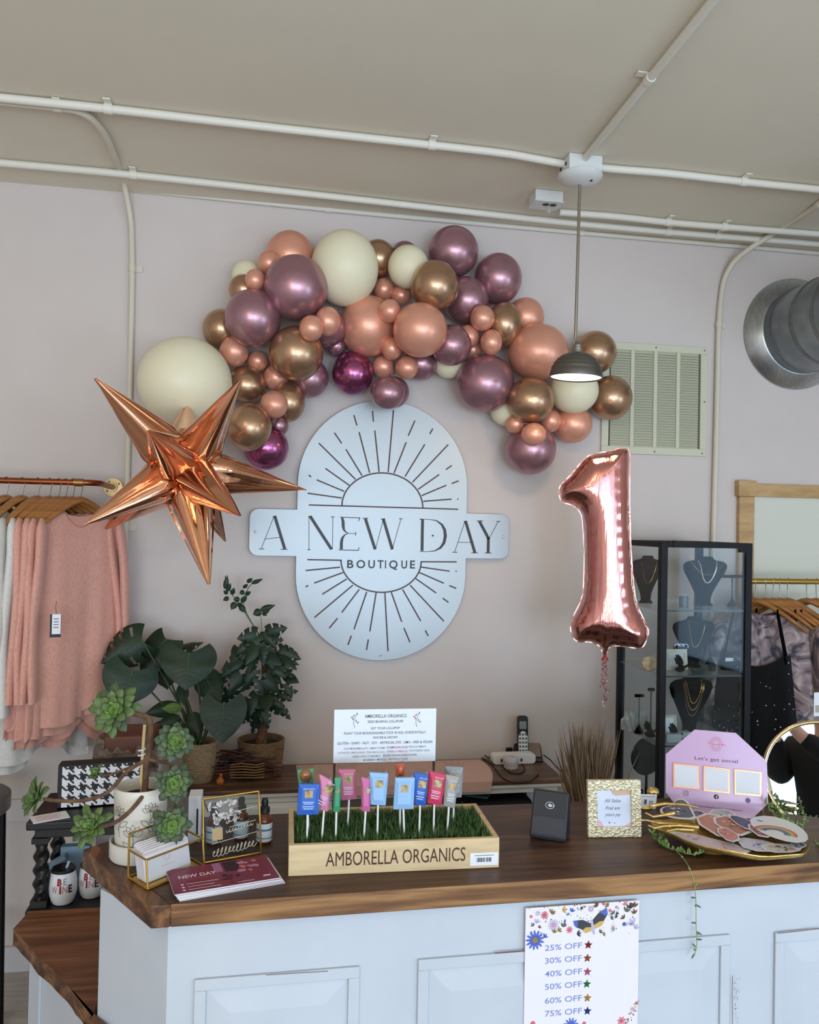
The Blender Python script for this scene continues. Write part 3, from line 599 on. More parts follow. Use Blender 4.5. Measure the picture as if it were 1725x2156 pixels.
# ------------------------------------------------------------------ twig bundle
p = onZ(520, 1648, DZ); t = thing('twig_bundle', 'bundle of dark red twigs lying on the back desk', 'twigs', (p.x, p.y+.06, DZ))
m = MB(); sc = pxm(p)
for i in range(150):
    x = p.x+rnd.uniform(-.062, .062); L_ = rnd.uniform(.05, .11); ang = rnd.gauss(0, .28); yy = p.y+.055+rnd.uniform(-.05, .05); zc = DZ+.02+rnd.random()**.8*.085*(1-((yy-p.y-.055)/.07)**2)
    pts = []
    for k in range(5):
        f = k/4-.5; pts.append(V((x+f*L_*2*math.cos(ang)*.8, yy+f*L_*rnd.uniform(-.2, .4)+rnd.uniform(-.004, .004), max(DZ+.004, zc+f*L_*2*math.sin(ang)*.5+rnd.uniform(-.006, .006)))))
    m.tube(pts, [.0026, .0024, .002, .0017, .001], 5, rnd.choice((0, 0, 0, 1)))
m.build('twigs', [mat('twig_dark', (58, 34, 30), .6), mat('twig_red', (98, 52, 38), .6)], t, kind='stuff')
b = zz(463, 1652, DZ); MB().lathe([(0, .003), (.012, .004), (.015, .014), (.008, .024), (.003, .03), (.006, .034), (.002, .04), (0, .044)], b, 12, ax=(.1, -.1, 1)).build('orange_seed_pod', mat('seed_orange', (176, 98, 44), .6), t)
m = MB()
for i in range(6): m.tube([p+V((-.06, .0, .02+i*.009)), p+V((-.02, -.012, .022+i*.01)), p+V((.03, -.012, .02+i*.009)), p+V((.06, .0, .018+i*.01))], .0018, 5)
m.build('straw_tie', mat('straw', (150, 118, 72), .7), t)
# ------------------------------------------------------------------ log block left on desk side
STX = onY(190, 1650, 2.72).x, onY(332, 1650, 2.72).x
zt1, zt0 = onY(260, 1562, 2.8).z, onY(260, 1652, 2.72).z
t = thing('log_block', 'bark covered log block with smooth brown cut top', 'log', ((STX[0]+STX[1])/2, 2.8, 0))
m = MB()
def logf(u, v):
    x = STX[0]+.0+(STX[1]-STX[0])*u; a_ = v*math.pi; r = .10+.006*math.sin(u*40)+.005*math.sin(u*17+v*30)+.004*math.sin(v*50+u*9)
    return V((x, 2.83-math.cos(a_)*r*1.0, zt0+.055+math.sin(a_)*r*.9-.02))
m.grid(logf, 40, 24)
m.build('bark', mat('bark', (104, 94, 88), .9, rgb2=(150, 138, 128), scale=22, stretch=(1, 1, 3), bump=.6, bscale=40), t)
m = MB(); m.bb((STX[0]+.03, 2.76, zt0+.078), (STX[1]-.02, 2.93, zt1+.028)); m.build('cut_top', mat('log_brown', (98, 58, 42), .5, rgb2=(120, 74, 52), scale=12), t, smooth=False, bev=.006)
m = MB(); m.bb((STX[0]+.01, 2.78, 0), (STX[1]-.01, 2.92, zt0+.04)); m.build('stand', DW, t, smooth=False)
# ------------------------------------------------------------------ black barley-twist side table
TY = 2.44; TZ = .80; S2 = .555
xl = onY(54, 1730, TY).x; xr = xl+.36
t = thing('side_table', 'black wooden side table with barley twist legs and lower shelf', 'side table', ((xl+xr)/2, TY+.12, 0))
BW = mat('black_wood', (24, 22, 22), .4)
MB().bb((xl, TY, TZ-.024), (xr, TY+.26, TZ)).build('top', BW, t, smooth=False, bev=.005)
MB().bb((xl+.02, TY+.015, TZ-.05), (xr-.02, TY+.245, TZ-.0245)).build('apron', BW, t, smooth=False, bev=.003)
MB().bb((xl+.004, TY, S2-.03), (xr-.004, TY+.26, S2)).build('shelf', BW, t, smooth=False, bev=.004)
def twist(x, y, z0, z1, r):
    m = MB(); n = 60; sg = 16
    def fn(u, v):
        z = z0+(z1-z0)*v; a_ = 2*math.pi*u; e = min(1, v*8, (1-v)*8); rr_ = r*(1+.22*e*math.cos(2*a_-v*26))*(1 if e >= 1 else .9); return V((x+math.cos(a_)*rr_, y+math.sin(a_)*rr_, z))
    m.grid(fn, sg, n, closed=True); return m
for lx in (xl+.035, xr-.035):
    for ly in (TY+.035, TY+.225):
        m = twist(lx, ly, S2+.02, TZ-.066, .018)
        m.box((lx, ly, TZ-.0582), (.044, .044, .0155)); m.box((lx, ly, S2+.0102), (.044, .044, .0195)); m.bb((lx-.02, ly-.02, 0), (lx+.02, ly+.02, S2-.031))
        m.build('leg', BW, t)
# houndstooth box
HB = Pl(V((onY(128, 1718, TY+.10).x, TY+.10, TZ+.001)), (1, .12, 0), (0, .12, 1)); hw = .23; hh = .125
t = thing('houndstooth_box', 'black and white houndstooth patterned box on the black side table', 'box', HB.O)
MB().pbox(HB, -.012, hw, .002, hh, -.08, 0).build('body', mat('box_black', (20, 20, 22), .6), t, smooth=False, bev=.003)
m = MB(); nx, nz = 7, 4.5; T_ = hw/nx; c8 = T_/8
for i in range(int(nx*8)-1):
    for j in range(int(nz*8)):
        a_ = (i % 8) < 4; b_ = (j % 8) < 4; v_ = a_ if (i+j) % 4 < 2 else b_
        y0 = .004+j*c8*.93
        if v_ and y0+c8 < hh-.003: m.face([(i*c8, y0), ((i+1)*c8, y0), ((i+1)*c8, y0+c8*.93), (i*c8, y0+c8*.93)], HB, .0006)
m.build('houndstooth_pattern', mat('pattern_white', (226, 228, 236), .6), t, smooth=False, kind='stuff')
# card on the table
CP = Pl(V((onZ(105, 1722, TZ).x, onZ(105, 1722, TZ).y, TZ+.0008)), (1, .45, 0), (-.45, 1, 0))
o = MB().pbox(CP, -.048, .048, -.03, .03, 0, .002).build('card', PAPER, None, smooth=False); tag(o, 'white printed card lying on the black side table', 'card')
m = MB()
for k in range(4): m.pbox(CP, -.036, .03-.008*(k % 2), .014-k*.01, .0165-k*.01, .0021, .0024)
m.build('lettering', flatm((196, 150, 156)), o, smooth=False)
# tumblers
TUM = mat('tumbler_white', (232, 234, 240), .28, coat=.4); LID = mat('lid_smoke', (34, 36, 40), .15)
def tumbler(px, py, w_px, lab, ang):
    b = onZ(px, py, S2); r = w_px/2*pxm(b); d = V((b.x, b.y+r*.62, S2)); h_ = r*2.45
    t = thing('wine_tumbler', lab, 'tumbler', d, 'white tumblers on the side table shelf')
    pr = [(r*.62, .0008), (r*.72, .002), (r*.86, h_*.12), (r*.97, h_*.3), (r, h_*.45), (r*.96, h_*.68), (r*.86, h_*.94), (r*.85, h_*.97)]
    MB().lathe(pr, d, 40).build('body', TUM, t)
    MB().lathe([(r*.84, h_*.965), (r*.89, h_*.97), (r*.90, h_*1.02), (r*.84, h_*1.05), (r*.78, h_*1.03), (0, h_*1.03)], d, 40).build('lid', LID, t)
    MB().tube([d+V((r*.2, 0, h_*1.02)), d+V((r*.32, .01, h_*1.18))], .004, 10).build('straw', mat('straw_clear', (170, 190, 205), .2), t)
    # lettering wrapped round the side
    def wrap(m, s, z, h2, wd, cx, mi, off):
        pl = Pl((0, 0, 0), (1, 0, 0), (0, 1, 0)); k = MB(); text(k, s, pl, cx, 0, h2, 0, w=wd, off=off)
        vs = []
        for q in k.v:
            a_ = ang+q.x/r; zz_ = z+q.y; f = zz_/h_
            rr_ = r*(1 if f < .5 else 1-.15*((f-.45)/.52)**1.4) if f > .42 else r*(.97+.03*(f-.3)/.15 if f > .3 else .86+.11*(f-.12)/.18)
            rr_ += .0009; vs.append(d+V((math.sin(a_)*rr_, -math.cos(a_)*rr_, zz_)))
        m.add(vs, k.f, mi)
    m = MB(); wrap(m, 'B', h_*.66, .017, .013, -.012, 0, .05); wrap(m, 'E', h_*.66, .017, .010, .004, 1, -.005)
    wrap(m, 'W', h_*.42, .02, .018, -.026, 2, -.005); wrap(m, 'I', h_*.42, .02, .005, -.009, 0, .03); wrap(m, 'N', h_*.42, .02, .013, .003, 2, 0); wrap(m, 'E', h_*.42, .02, .011, .018, 3, .04)
    m.build('lettering', [flatm((150, 36, 44)), flatm((120, 120, 124)), flatm((196, 120, 110)), flatm((70, 30, 40))], t, smooth=False)
tumbler(128, 1907, 57, 'white BE WINE tumbler with dark lid nearest the table leg', .25)
tumbler(189, 1893, 54, 'white BE WINE tumbler beside the counter, further from table leg', .05)
# pale blue carton behind the tumblers
b = onZ(160, 1858, S2); t = thing('blue_carton', 'pale blue folded cartons behind the tumblers', 'carton', (b.x, b.y+.05, S2))
CB = mat('pale_blue', (142, 172, 196), .5)
MB().box((onY(160, 1815, 2.63).x, 2.63, S2+.055), (.085, .03, .105)).build('box', CB, t, smooth=False, bev=.003)
MB().box((onY(108, 1832, 2.60).x, 2.60, S2+.062), (.10, .04, .012), M=Matrix.Rotation(-.55, 3, 'Y')).build('flap', CB, t, smooth=False, bev=.002)
# ------------------------------------------------------------------ round metal table at the left edge
ry_ = 2.0; c = onZ(-105, 1678, .76); c = V((c.x, c.y, .76)); r = (onZ(27, 1668, .76)-c).length*.97
t = thing('round_table', 'round grey metal table with black legs at the left edge', 'table', (c.x, c.y, 0))
GT = mat('zinc', (142, 140, 142), .42, .55, rgb2=(118, 114, 114), scale=9)
MB().lathe([(0, -.05), (r-.004, -.05), (r, -.046), (r, -.004), (r-.006, 0), (0, 0)], c, 72).build('top', GT, t)
for k, a_ in enumerate((.08, 1.65, 3.2, 4.8)):
    e = V((math.cos(a_), math.sin(a_), 0)); MB().tube([c+e*(r-.022)-V((0, 0, .052)), V((c.x, c.y, 0))+e*(r-.012)], .011, 10).build('leg', BLACK, t)
MB().tube([V((c.x+math.cos(k*.26)*(r-.022), c.y+math.sin(k*.26)*(r-.022), .25)) for k in range(24)], .007, 8, closed=True).build('ring', BLACK, t)
# ================================================================== the balloon garland
LAT = {'P': mat('balloon_mauve', (176, 134, 143), .3, .72), 'G': mat('balloon_gold', (186, 150, 120), .28, .82), 'K': mat('balloon_peach', (232, 166, 140), .34, .42), 'I': mat('balloon_ivory', (236, 228, 196), .42, sss=.15), 'M': mat('balloon_plum', (164, 92, 132), .2, .85)}
# x, y, rx, ry, colour, layer (0 = nearest the wall), label
BAL = [
(520, 580, 32, 32, 'I', 0, 'ivory balloon mostly hidden behind the two small peach ones, upper left'),
(395, 905, 36, 32, 'G', 0, 'gold balloon peeping out under the giant ivory one, behind starburst'),
(707, 728, 22, 22, 'P', 0, 'dark mauve balloon deep in the gap left of the twin big peach balloons'),
(852, 535, 28, 27, 'P', 0, 'mauve balloon peeking over the ivory balloon at top centre'),
(1107, 668, 39, 41, 'K', 0, 'peach balloon below the right mauve pair, partly behind a gold balloon'),
(945, 765, 32, 32, 'I', 0, 'ivory balloon sliver below the mauve one right of twin peach balloons'),
(1066, 865, 33, 32, 'I', 0, 'ivory balloon sliver between large mauve and gold above the three small peach'),
(611, 540, 51, 53, 'K', 1, 'peach balloon at the very top left, behind the big mauve one'),
(514, 610, 32, 32, 'G', 1, 'gold balloon behind the lower small peach ball, upper left edge'),
(390, 805, 97, 95, 'I', 1, 'giant ivory balloon at the left end above the copper starburst'),
(690, 690, 38, 40, 'P', 1, 'mauve balloon behind two small peach balls, left of the twin big peach'),
(652, 796, 40, 42, 'P', 1, 'mauve balloon hanging below the big left gold balloon'),
(586, 895, 22, 24, 'P', 1, 'small dark mauve balloon just above the shiny plum one, left end'),
(796, 545, 38, 40, 'G', 1, 'gold balloon between the two ivory balloons at top centre'),
(830, 826, 32, 33, 'P', 1, 'mauve balloon tucked behind the lowest centre mauve above the sign'),
(886, 766, 36, 35, 'P', 1, 'mauve balloon below the right one of twin big peach balloons'),
(955, 530, 53, 53, 'P', 1, 'topmost mauve balloon right of centre'),
(1049, 587, 50, 53, 'P', 1, 'mauve balloon at the right shoulder of the garland'),
(726, 565, 71, 79, 'I', 2, 'large ivory balloon at the top left of centre'),
(467, 693, 40, 42, 'G', 2, 'gold balloon on the left edge above the giant ivory'),
(607, 847, 36, 42, 'G', 2, 'gold balloon behind two small peach balls, lower left arm'),
(560, 942, 48, 48, 'M', 2, 'shiny plum balloon at the bottom of the left arm'),
(860, 562, 43, 45, 'I', 2, 'ivory balloon at top centre beside the shiny gold one'),
(743, 786, 44, 46, 'M', 2, 'shiny plum balloon below the left twin big peach balloon'),
(982, 633, 48, 50, 'P', 2, 'mauve balloon between the gold and the right shoulder mauve'),
(950, 727, 43, 43, 'P', 2, 'mauve balloon right of twin big peach, left of the small peach cluster'),
(1062, 684, 38, 47, 'G', 2, 'gold balloon right behind the small peach cluster'),
(1133, 742, 64, 60, 'K', 2, 'big peach balloon left of the pendant lamp shade'),
(1253, 742, 45, 45, 'G', 2, 'upper gold balloon behind the pendant lamp, over the vent'),
(1285, 838, 46, 47, 'G', 2, 'rightmost gold balloon, in front of the vent'),
(1206, 893, 41, 40, 'K', 2, 'peach balloon under the ivory one below the lamp'),
(1117, 946, 54, 53, 'P', 2, 'mauve balloon at the bottom of the right arm'),
(567, 554, 24, 26, 'K', 3, 'upper of two small peach balls on the left shoulder'),
(537, 590, 21, 23, 'K', 3, 'lower of two small peach balls on the left shoulder'),
(493, 740, 30, 32, 'K', 3, 'small peach ball between giant ivory and left mauve balloon'),
(624, 744, 57, 58, 'G', 3, 'big gold balloon in the middle of the left arm'),
(524, 900, 48, 50, 'G', 3, 'gold balloon behind the upper right starburst spike, low'),
(775, 687, 60, 64, 'K', 3, 'left one of the twin big peach balloons in the centre'),
(885, 695, 57, 57, 'K', 3, 'right one of the twin big peach balloons in the centre'),
(816, 827, 36, 35, 'P', 3, 'lowest centre mauve balloon touching the top of the sign'),
(1021, 807, 62, 61, 'P', 3, 'big mauve balloon right of centre under the small peach cluster'),
(1209, 822, 51, 49, 'I', 3, 'ivory balloon directly under the pendant lamp'),
(995, 736, 22, 22, 'K', 3, 'rearmost lower ball in the small peach cluster right of centre'),
(533, 670, 59, 60, 'P', 4, 'mauve balloon at the left above small peach ball'),
(581, 795, 26, 27, 'K', 4, 'small peach ball below the big left gold balloon'),
(690, 677, 27, 31, 'K', 4, 'right one of two small peach balls under the big mauve'),
(808, 609, 22, 24, 'K', 4, 'upper left ball of the small peach trio at top centre'),
(916, 603, 50, 54, 'G', 4, 'shiny gold balloon at the top right of centre'),
(1117, 843, 50, 48, 'G', 4, 'shiny gold balloon left below the pendant lamp'),
(1160, 886, 22, 24, 'K', 4, 'right ball of the small peach trio at the right end'),
(623, 607, 67, 69, 'P', 5, 'biggest mauve balloon on the left shoulder'),
(543, 760, 22, 22, 'K', 5, 'small peach ball beside the lower left gold balloon top'),
(519, 811, 42, 41, 'G', 5, 'gold balloon behind the tip of the upper right spike'),
(656, 691, 26, 27, 'K', 6, 'left one of two small peach balls under the big mauve'),
(845, 622, 22, 22, 'K', 5, 'upper right ball of the small peach trio at top centre'),
(807, 772, 24, 24, 'K', 5, 'left ball of the small peach trio above the centre mauve'),
(857, 774, 24, 24, 'K', 5, 'right ball of the small peach trio above the centre mauve'),
(1016, 670, 26, 27, 'K', 5, 'top ball in the small peach cluster right of centre'),
(577, 852, 29, 29, 'K', 5, 'lowest small peach ball on the left arm'),
(1085, 893, 20, 20, 'K', 5, 'left ball of the small peach trio at the right end'),
(821, 655, 24, 25, 'K', 6, 'lower ball of the small peach trio at top centre'),
(825, 734, 22, 24, 'K', 6, 'top ball of the small peach trio above the centre mauve'),
(986, 709, 24, 25, 'K', 6, 'left ball in the small peach cluster right of centre'),
(1035, 721, 23, 27, 'K', 6, 'right ball in the small peach cluster right of centre'),
(1124, 914, 26, 24, 'K', 6, 'middle ball of the small peach trio at the right end'),
]
placed = []
for x, y, rx, ry, cl_, rk, lb in sorted(BAL, key=lambda b: b[5]):
    yy = 3.12
    while True:
        p = onY(x, y, yy); s = pxm(p); r = (rx+ry)/2*s
        if yy+r*.96 > WALL-.012: yy -= .004; continue
        if all((p-q).length > .86*(r+rq) for q, rq in placed): break
        yy -= .004
        if yy < 2.2: break
    placed.append((p, r))
    d = (EYE-p).normalized(); X = d.cross(V((0, 0, -1))).normalized(); Z = X.cross(d)*-1
    M = Matrix((X, d, Z if Z.z > 0 else -Z)).transposed()
    m = MB(); sg = 40 if r > .045 else 26; m.ball(p, (rx*s, r, ry*s), sg, sg//2+2, M=M)
    # the knot at the back of the balloon
    o = m.build('balloon', LAT[cl_]); tag(o, lb, 'balloon', 'latex balloons of the garland')
# ================================================================== starburst foil balloon
SY = 2.56
COP = mat('starburst_copper', (226, 166, 132), .09, 1, bump=.05, bscale=22, stretch=(1, 1, 1))
sc0 = onY(388, 985, SY); s = pxm(sc0)
t = thing('starburst_balloon', 'copper foil starburst balloon with long spikes at left end of garland', 'balloon', sc0)
LEN = .41
def spike(tip, sign, base=.061, L_=LEN, rot=0.0, stub=1.0):
    a = onY(*tip, SY)-sc0; lat = a.length*1.0; L_ = max(L_, lat*1.005); dep = math.sqrt(max(L_*L_-lat*lat, 0))*sign
    q = sc0+a; d = ray(*tip).normalized(); q = q-d*dep; d = q-sc0; Lr = d.length; d.normalize(); X, Y, Z = frame(d)
    m = MB(); n = 40; sg = 32; ph = rot
    def fn(u, v):
        v2 = v; f = v2
        if f < .30: r = base*(.18+.82*math.sin(f/.30*math.pi/2)**.8)
        else: r = base*((1-f)/.70)**.93
        r = max(r, .0012); th = 2*math.pi*u
        k = 1+.10*math.cos(4*(th+ph))+.03*math.cos(9*th+ph*5)*(1-f); wr = 1+.035*math.sin(th*11+f*9)*max(0, 1-abs(f-.28)/.22)+.012*math.sin(th*7+3*f)
        return sc0+d*(f*Lr)+(X*math.cos(th)+Y*math.sin(th))*r*k*wr
    m.grid(fn, sg, n, closed=True)
    # the flat welded seam along two sides
    for sd in (0, math.pi):
        th = sd+ph; e = X*math.cos(th)+Y*math.sin(th); vs = []; N = 24
        for i in range(N+1):
            f = .26+.74*i/N; r = max(base*min(1, ((1-f)/.70)**.93), .001)*1.09; c = sc0+d*(f*Lr); vs += [c+e*r*.97, c+e*(r+.004)]
        m.add(vs, [(2*i, 2*i+1, 2*i+3, 2*i+2) for i in range(N)])
    m.build('spike', COP, t, sharp=70)
for tip, sg, rot in [((200, 797), 1, .3), ((509, 796), 1, .2), ((645, 1031), -1, .5), ((505, 1086), 1, .1), ((440, 1230), 1, .4), ((474, 1140), -1, .2), ((174, 1106), 1, .3), ((222, 1114), -1, .6), ((313, 906), 1, .2), ((395, 850), -1, .1), ((300, 990), -1, .3), ((470, 930), -1, .5)]:
    spike(tip, sg, rot=rot)
# ================================================================== number balloon
RG = mat('foil_rose', (216, 150, 142), .13, 1, bump=.22, bscale=5, stretch=(10, 10, .7))
NP = Pl(onY(1275, 1160, 2.66), (1, -.42, .0), (.0, 0, 1))
out = [(1323, 942), (1327, 962), (1325, 1005), (1326, 1090), (1328, 1157), (1334, 1242), (1343, 1283), (1366, 1322), (1364, 1342), (1352, 1367), (1330, 1362), (1293, 1358), (1282, 1362), (1278, 1374), (1270, 1374), (1266, 1362), (1250, 1350), (1213, 1352), (1204, 1336), (1201, 1310), (1222, 1273), (1231, 1242), (1231, 1157), (1228, 1090), (1220, 1072), (1201, 1060), (1182, 1058), (1177, 1035), (1180, 1022), (1204, 1000), (1226, 971), (1243, 957), (1276, 952), (1303, 945)]
poly = [NP.uv(*q) for q in out]
def smoothp(P, it=1):
    for _ in range(it): P = [q for i in range(len(P)) for q in ((P[i][0]*.75+P[(i+1) % len(P)][0]*.25, P[i][1]*.75+P[(i+1) % len(P)][1]*.25), (P[i][0]*.25+P[(i+1) % len(P)][0]*.75, P[i][1]*.25+P[(i+1) % len(P)][1]*.75))]
    return P
poly = smoothp(poly, 1)
def inflate(poly, pl, cell, T, dm, wr=.10):
    n = len(poly); cum = [0]
    for i in range(n): cum.append(cum[-1]+math.dist(poly[i], poly[(i+1) % n]))
    def near(x, y):
        bd = 1e9; bp = None; ins = False; bs = 0
        for i in range(n):
            ax, ay = poly[i]; bx, by = poly[(i+1) % n]; dx, dy = bx-ax, by-ay; l2 = dx*dx+dy*dy
            f = max(0, min(1, ((x-ax)*dx+(y-ay)*dy)/l2)) if l2 else 0; qx, qy = ax+f*dx, ay+f*dy; d = (x-qx)**2+(y-qy)**2
            if d < bd: bd = d; bp = (qx, qy); bs = cum[i]+f*math.sqrt(l2)
            if (ay > y) != (by > y) and x < ax+(y-ay)*dx/dy: ins = not ins
        return math.sqrt(bd), bp, ins, bs
    x0 = min(q[0] for q in poly)-cell*2; x1 = max(q[0] for q in poly)+cell*2; y0 = min(q[1] for q in poly)-cell*2; y1 = max(q[1] for q in poly)+cell*2
    nx = int((x1-x0)/cell)+1; ny = int((y1-y0)/cell)+1; info = {}
    for j in range(ny):
        for i in range(nx): info[i, j] = near(x0+i*cell, y0+j*cell)
    use = {}; quads = []
    for j in range(ny-1):
        for i in range(nx-1):
            c = [(i, j), (i+1, j), (i+1, j+1), (i, j+1)]
            if any(info[k][2] for k in c) and all(info[k][2] or info[k][0] < cell*1.05 for k in c): quads.append(c)
    vs = []; idx = {}
    def vid(k, sd):
        d, bp, ins, bs = info[k]; x, y = x0+k[0]*cell, y0+k[1]*cell
        edge = (not ins) or d < cell*.3
        if edge: x, y = bp; h = 0; key = (k, 0)
        else:
            f = min(d, dm)/dm; h = T*math.sqrt(max(0, 1-(1-f)**2)); e = max(0, 1-d/.05); h *= 1+wr*e*math.sin(bs*150)+wr*.5*e*math.sin(bs*67+1); key = (k, sd)
        if key not in idx: idx[key] = len(vs); vs.append(pl.p(x, y, h*sd))
        return idx[key]
    fs = []
    for c in quads:
        fs.append(tuple(vid(k, 1) for k in c)); fs.append(tuple(vid(k, -1) for k in c)[::-1])
    fs = [f for f in fs if len(set(f)) > 2]
    return MB().add(vs, fs)
c = NP.p(0, -.3)
t = thing('number_balloon', 'rose gold foil number 1 balloon floating before the display case', 'balloon', NP.O)
m = inflate(poly, NP, .0085, .07, .085, .025)
# flat welded hem round the figure
n = len(poly); vs = []
for i in range(n):
    a, b = poly[i-1], poly[(i+1) % n]; dx, dy = b[0]-a[0], b[1]-a[1]; l = math.hypot(dx, dy) or 1; w_ = .003+.001*math.sin(i*2.3)
    vs += [NP.p(poly[i][0], poly[i][1], 0), NP.p(poly[i][0]-dy/l*w_, poly[i][1]+dx/l*w_, .002*math.sin(i*3))]
m.add(vs, [(2*i, 2*i+1, 2*((i+1) % n)+1, 2*((i+1) % n)) for i in range(n)])
m.build('body', RG, t, sharp=80, sub=1)
TAS = mat('ribbon_rose', (196, 96, 92), .22, .8)
tp = NP.hit(1274, 1372); s = pxm(tp)
MB().lathe([(.009, .004), (.006, -.006), (.004, -.014), (.011, -.024), (.013, -.03), (.008, -.031)], tp, 14).build('tail', TAS, t)
for k, (dx, L_, rr_) in enumerate(((2, 95, .006), (-4, 62, .007), (8, 80, .0045), (-1, 105, .004))):
    pts = []
    for i in range(90):
        f = i/89; a_ = f*34+k; pts.append(tp+V((dx*s*f*1.2+math.cos(a_)*rr_, math.sin(a_)*rr_, -.02-f*L_*s)))
    MB().tube(pts, .0016, 5, flat=.4).build('curling_ribbon', TAS if k < 2 else mat('ribbon_pale', (226, 176, 172), .2, .7), t)
# ================================================================== the wall sign
P = wallpl(WALL-.02)
def sg(zx, zy): return P.uv(500+zx*.34783, 820+zy*.34783)
SGM = mat('brushed_silver', (168, 171, 171), .42, .7, bump=.02, bscale=400)
xl, xr = P.uv(625, 1100)[0], P.uv(983, 1100)[0]; cx = (xl+xr)/2; hw = (xr-xl)/2; zt = P.uv(815, 843)[1]; zb = P.uv(801, 1391)[1]
bx0, bx1 = P.uv(525, 1120)[0], P.uv(1072, 1130)[0]; bt = (P.uv(560, 1070)[1]+P.uv(1040, 1083)[1])/2; bb_ = (P.uv(560, 1169)[1]+P.uv(1040, 1178)[1])/2
pts = []
for k in range(0, 33): a_ = math.pi*k/32; pts.append((cx+hw*math.cos(a_), zt-hw+hw*math.sin(a_)))
pts += [(xl, bt)]
r = .034
for ccx, ccz, a0 in ((bx0+r, bt-r, 90), (bx0+r, bb_+r, 180)):
    for k in range(7): a_ = R_(a0+15*k); pts.append((ccx+r*math.cos(a_), ccz+r*math.sin(a_)))
pts += [(xl, bb_)]
for k in range(0, 33): a_ = math.pi+math.pi*k/32; pts.append((cx+hw*math.cos(a_), zb+hw+hw*math.sin(a_)))
pts += [(xr, bb_)]
for ccx, ccz, a0 in ((bx1-r, bb_+r, 270), (bx1-r, bt-r, 0)):
    for k in range(7): a_ = R_(a0+15*k); pts.append((ccx+r*math.cos(a_), ccz+r*math.sin(a_)))
pts += [(xr, bt)]
t = thing('shop_sign', 'silver sunburst wall sign reading A NEW DAY BOUTIQUE', 'sign', P.p(cx, zb))
MB().prism(pts, P, -.012, 0).build('panel', SGM, t, smooth=False, bev=.0012)
BRN = mat('sign_brown', (74, 36, 34), .45); DRK = mat('sign_dark', (44, 34, 30), .4)
m = MB(); ZS = .0012
def ln(a, b, w=.0052): m.stroke([sg(*a), sg(*b)], P, w, ZS)
for q in [(945,125,913,500),(818,130,824,195),(832,248,858,500),(705,155,724,218),(737,258,801,505),(587,262,632,327),(657,362,755,522),(493,325,716,545),(533,478,677,580),(432,518,447,530),(480,547,647,617),(425,628,632,657),(1075,188,1035,280),(1022,320,948,508),(1183,237,1165,270),(1135,332,1015,527),(1277,333,1060,562),(1298,460,1262,485),(1222,515,1095,604),(1340,553,1297,570),(1265,580,1115,643),(1297,664,1125,677),(1331,664,1338,664),(432,699,1337,725),
          (423,1030,632,1034),(1110,1043,1328,1044),(413,1096,622,1076),(465,1172,640,1108),(413,1195,430,1186),(513,1240,662,1147),(467,1380,700,1184),(632,1350,738,1210),(607,1384,556,1445),(706,1452,783,1225),(690,1490,669,1547),(802,1465,840,1230),(793,1513,782,1577),(912,1585,893,1232),(932,1228,995,1407),(1008,1443,1045,1531),(1000,1210,1110,1402),(1138,1458,1155,1492),(1045,1184,1250,1403),(1080,1145,1204,1232),(1243,1263,1278,1289),(1100,1107,1250,1173),(1283,1187,1325,1204),(1112,1075,1285,1100),(1321,1100,1328,1101)]:
    ln(q[:2], q[2:])
arc = [sg(878+245*math.cos(R_(180-k*7.5)), 710-205*math.sin(R_(180-k*7.5))+(k-12)*.55) for k in range(25)]; m.stroke(arc, P, .0055, ZS)
arc = [sg(870+243*math.cos(R_(180+k*7.5)), 1038-190*math.sin(R_(180+k*7.5))+(k-12)*.4) for k in range(25)]; m.stroke(arc, P, .0055, ZS)
m.build('sunburst', BRN, t, smooth=False)
m = MB()
TH = .0115; TN = .0021
def st(*pp, w=TN): m.stroke([sg(*q) for q in pp], P, w, ZS+.0002)
def serif(x, y, wd=26): st((x-wd/2, y), (x+wd/2, y), w=.003)
st((145, 962), (222, 768)); st((226, 766), (287, 966), w=TH); st((165, 905), (258, 896)); serif(146, 965, 32); serif(283, 968, 42); serif(222, 768, 14)
st((433, 970), (433, 770)); st((441, 768), (570, 968), w=TH); st((576, 968), (578, 772)); serif(577, 772, 22); serif(433, 970, 20); serif(440, 768, 22)
st((620, 773), (742, 777), w=.003); st((741, 776), (734, 796), w=.003)
m.stroke([sg(*q) for q in ((634, 776), (640, 800), (641, 830), (645, 850), (658, 864), (672, 870))], P, [TH*.75, TH, TH, TH*.7, TH*.4, TN], ZS+.0002)
st((668, 870), (716, 872)); st((716, 862), (716, 884), w=.003)
m.stroke([sg(*q) for q in ((672, 871), (650, 880), (636, 898), (630, 925), (629, 968))], P, [TN, TH*.4, TH*.8, TH, TH], ZS+.0002)
st((613, 971), (733, 974), w=.003); st((733, 973), (737, 956), w=.003)
st((775, 782), (834, 968), w=TH); st((836, 968), (884, 786)); st((884, 784), (938, 968), w=TH); st((938, 968), (990, 784)); serif(775, 780, 34); serif(882, 784, 26); serif(990, 783, 22)
st((1121, 787), (1118, 978), w=TH); serif(1112, 785, 20)
m.stroke([sg(*q) for q in ((1108, 785), (1160, 786), (1205, 794), (1238, 818), (1255, 850), (1259, 888), (1251, 928), (1230, 958), (1195, 977), (1150, 982), (1104, 981))], P, [TN, TN, TH*.35, TH*.75, TH, TH*1.1, TH, TH*.75, TH*.35, TN, TN], ZS+.0002)
dx_, dy_ = sg(1183, 885); m.face([(dx_-.0045, dy_), (dx_, dy_-.0052), (dx_+.0045, dy_), (dx_, dy_+.0052)], P, ZS+.0002)
st((1315, 984), (1378, 798)); st((1381, 796), (1438, 988), w=TH); st((1337, 925), (1418, 926)); serif(1316, 985, 30); serif(1436, 989, 40); serif(1378, 798, 14)
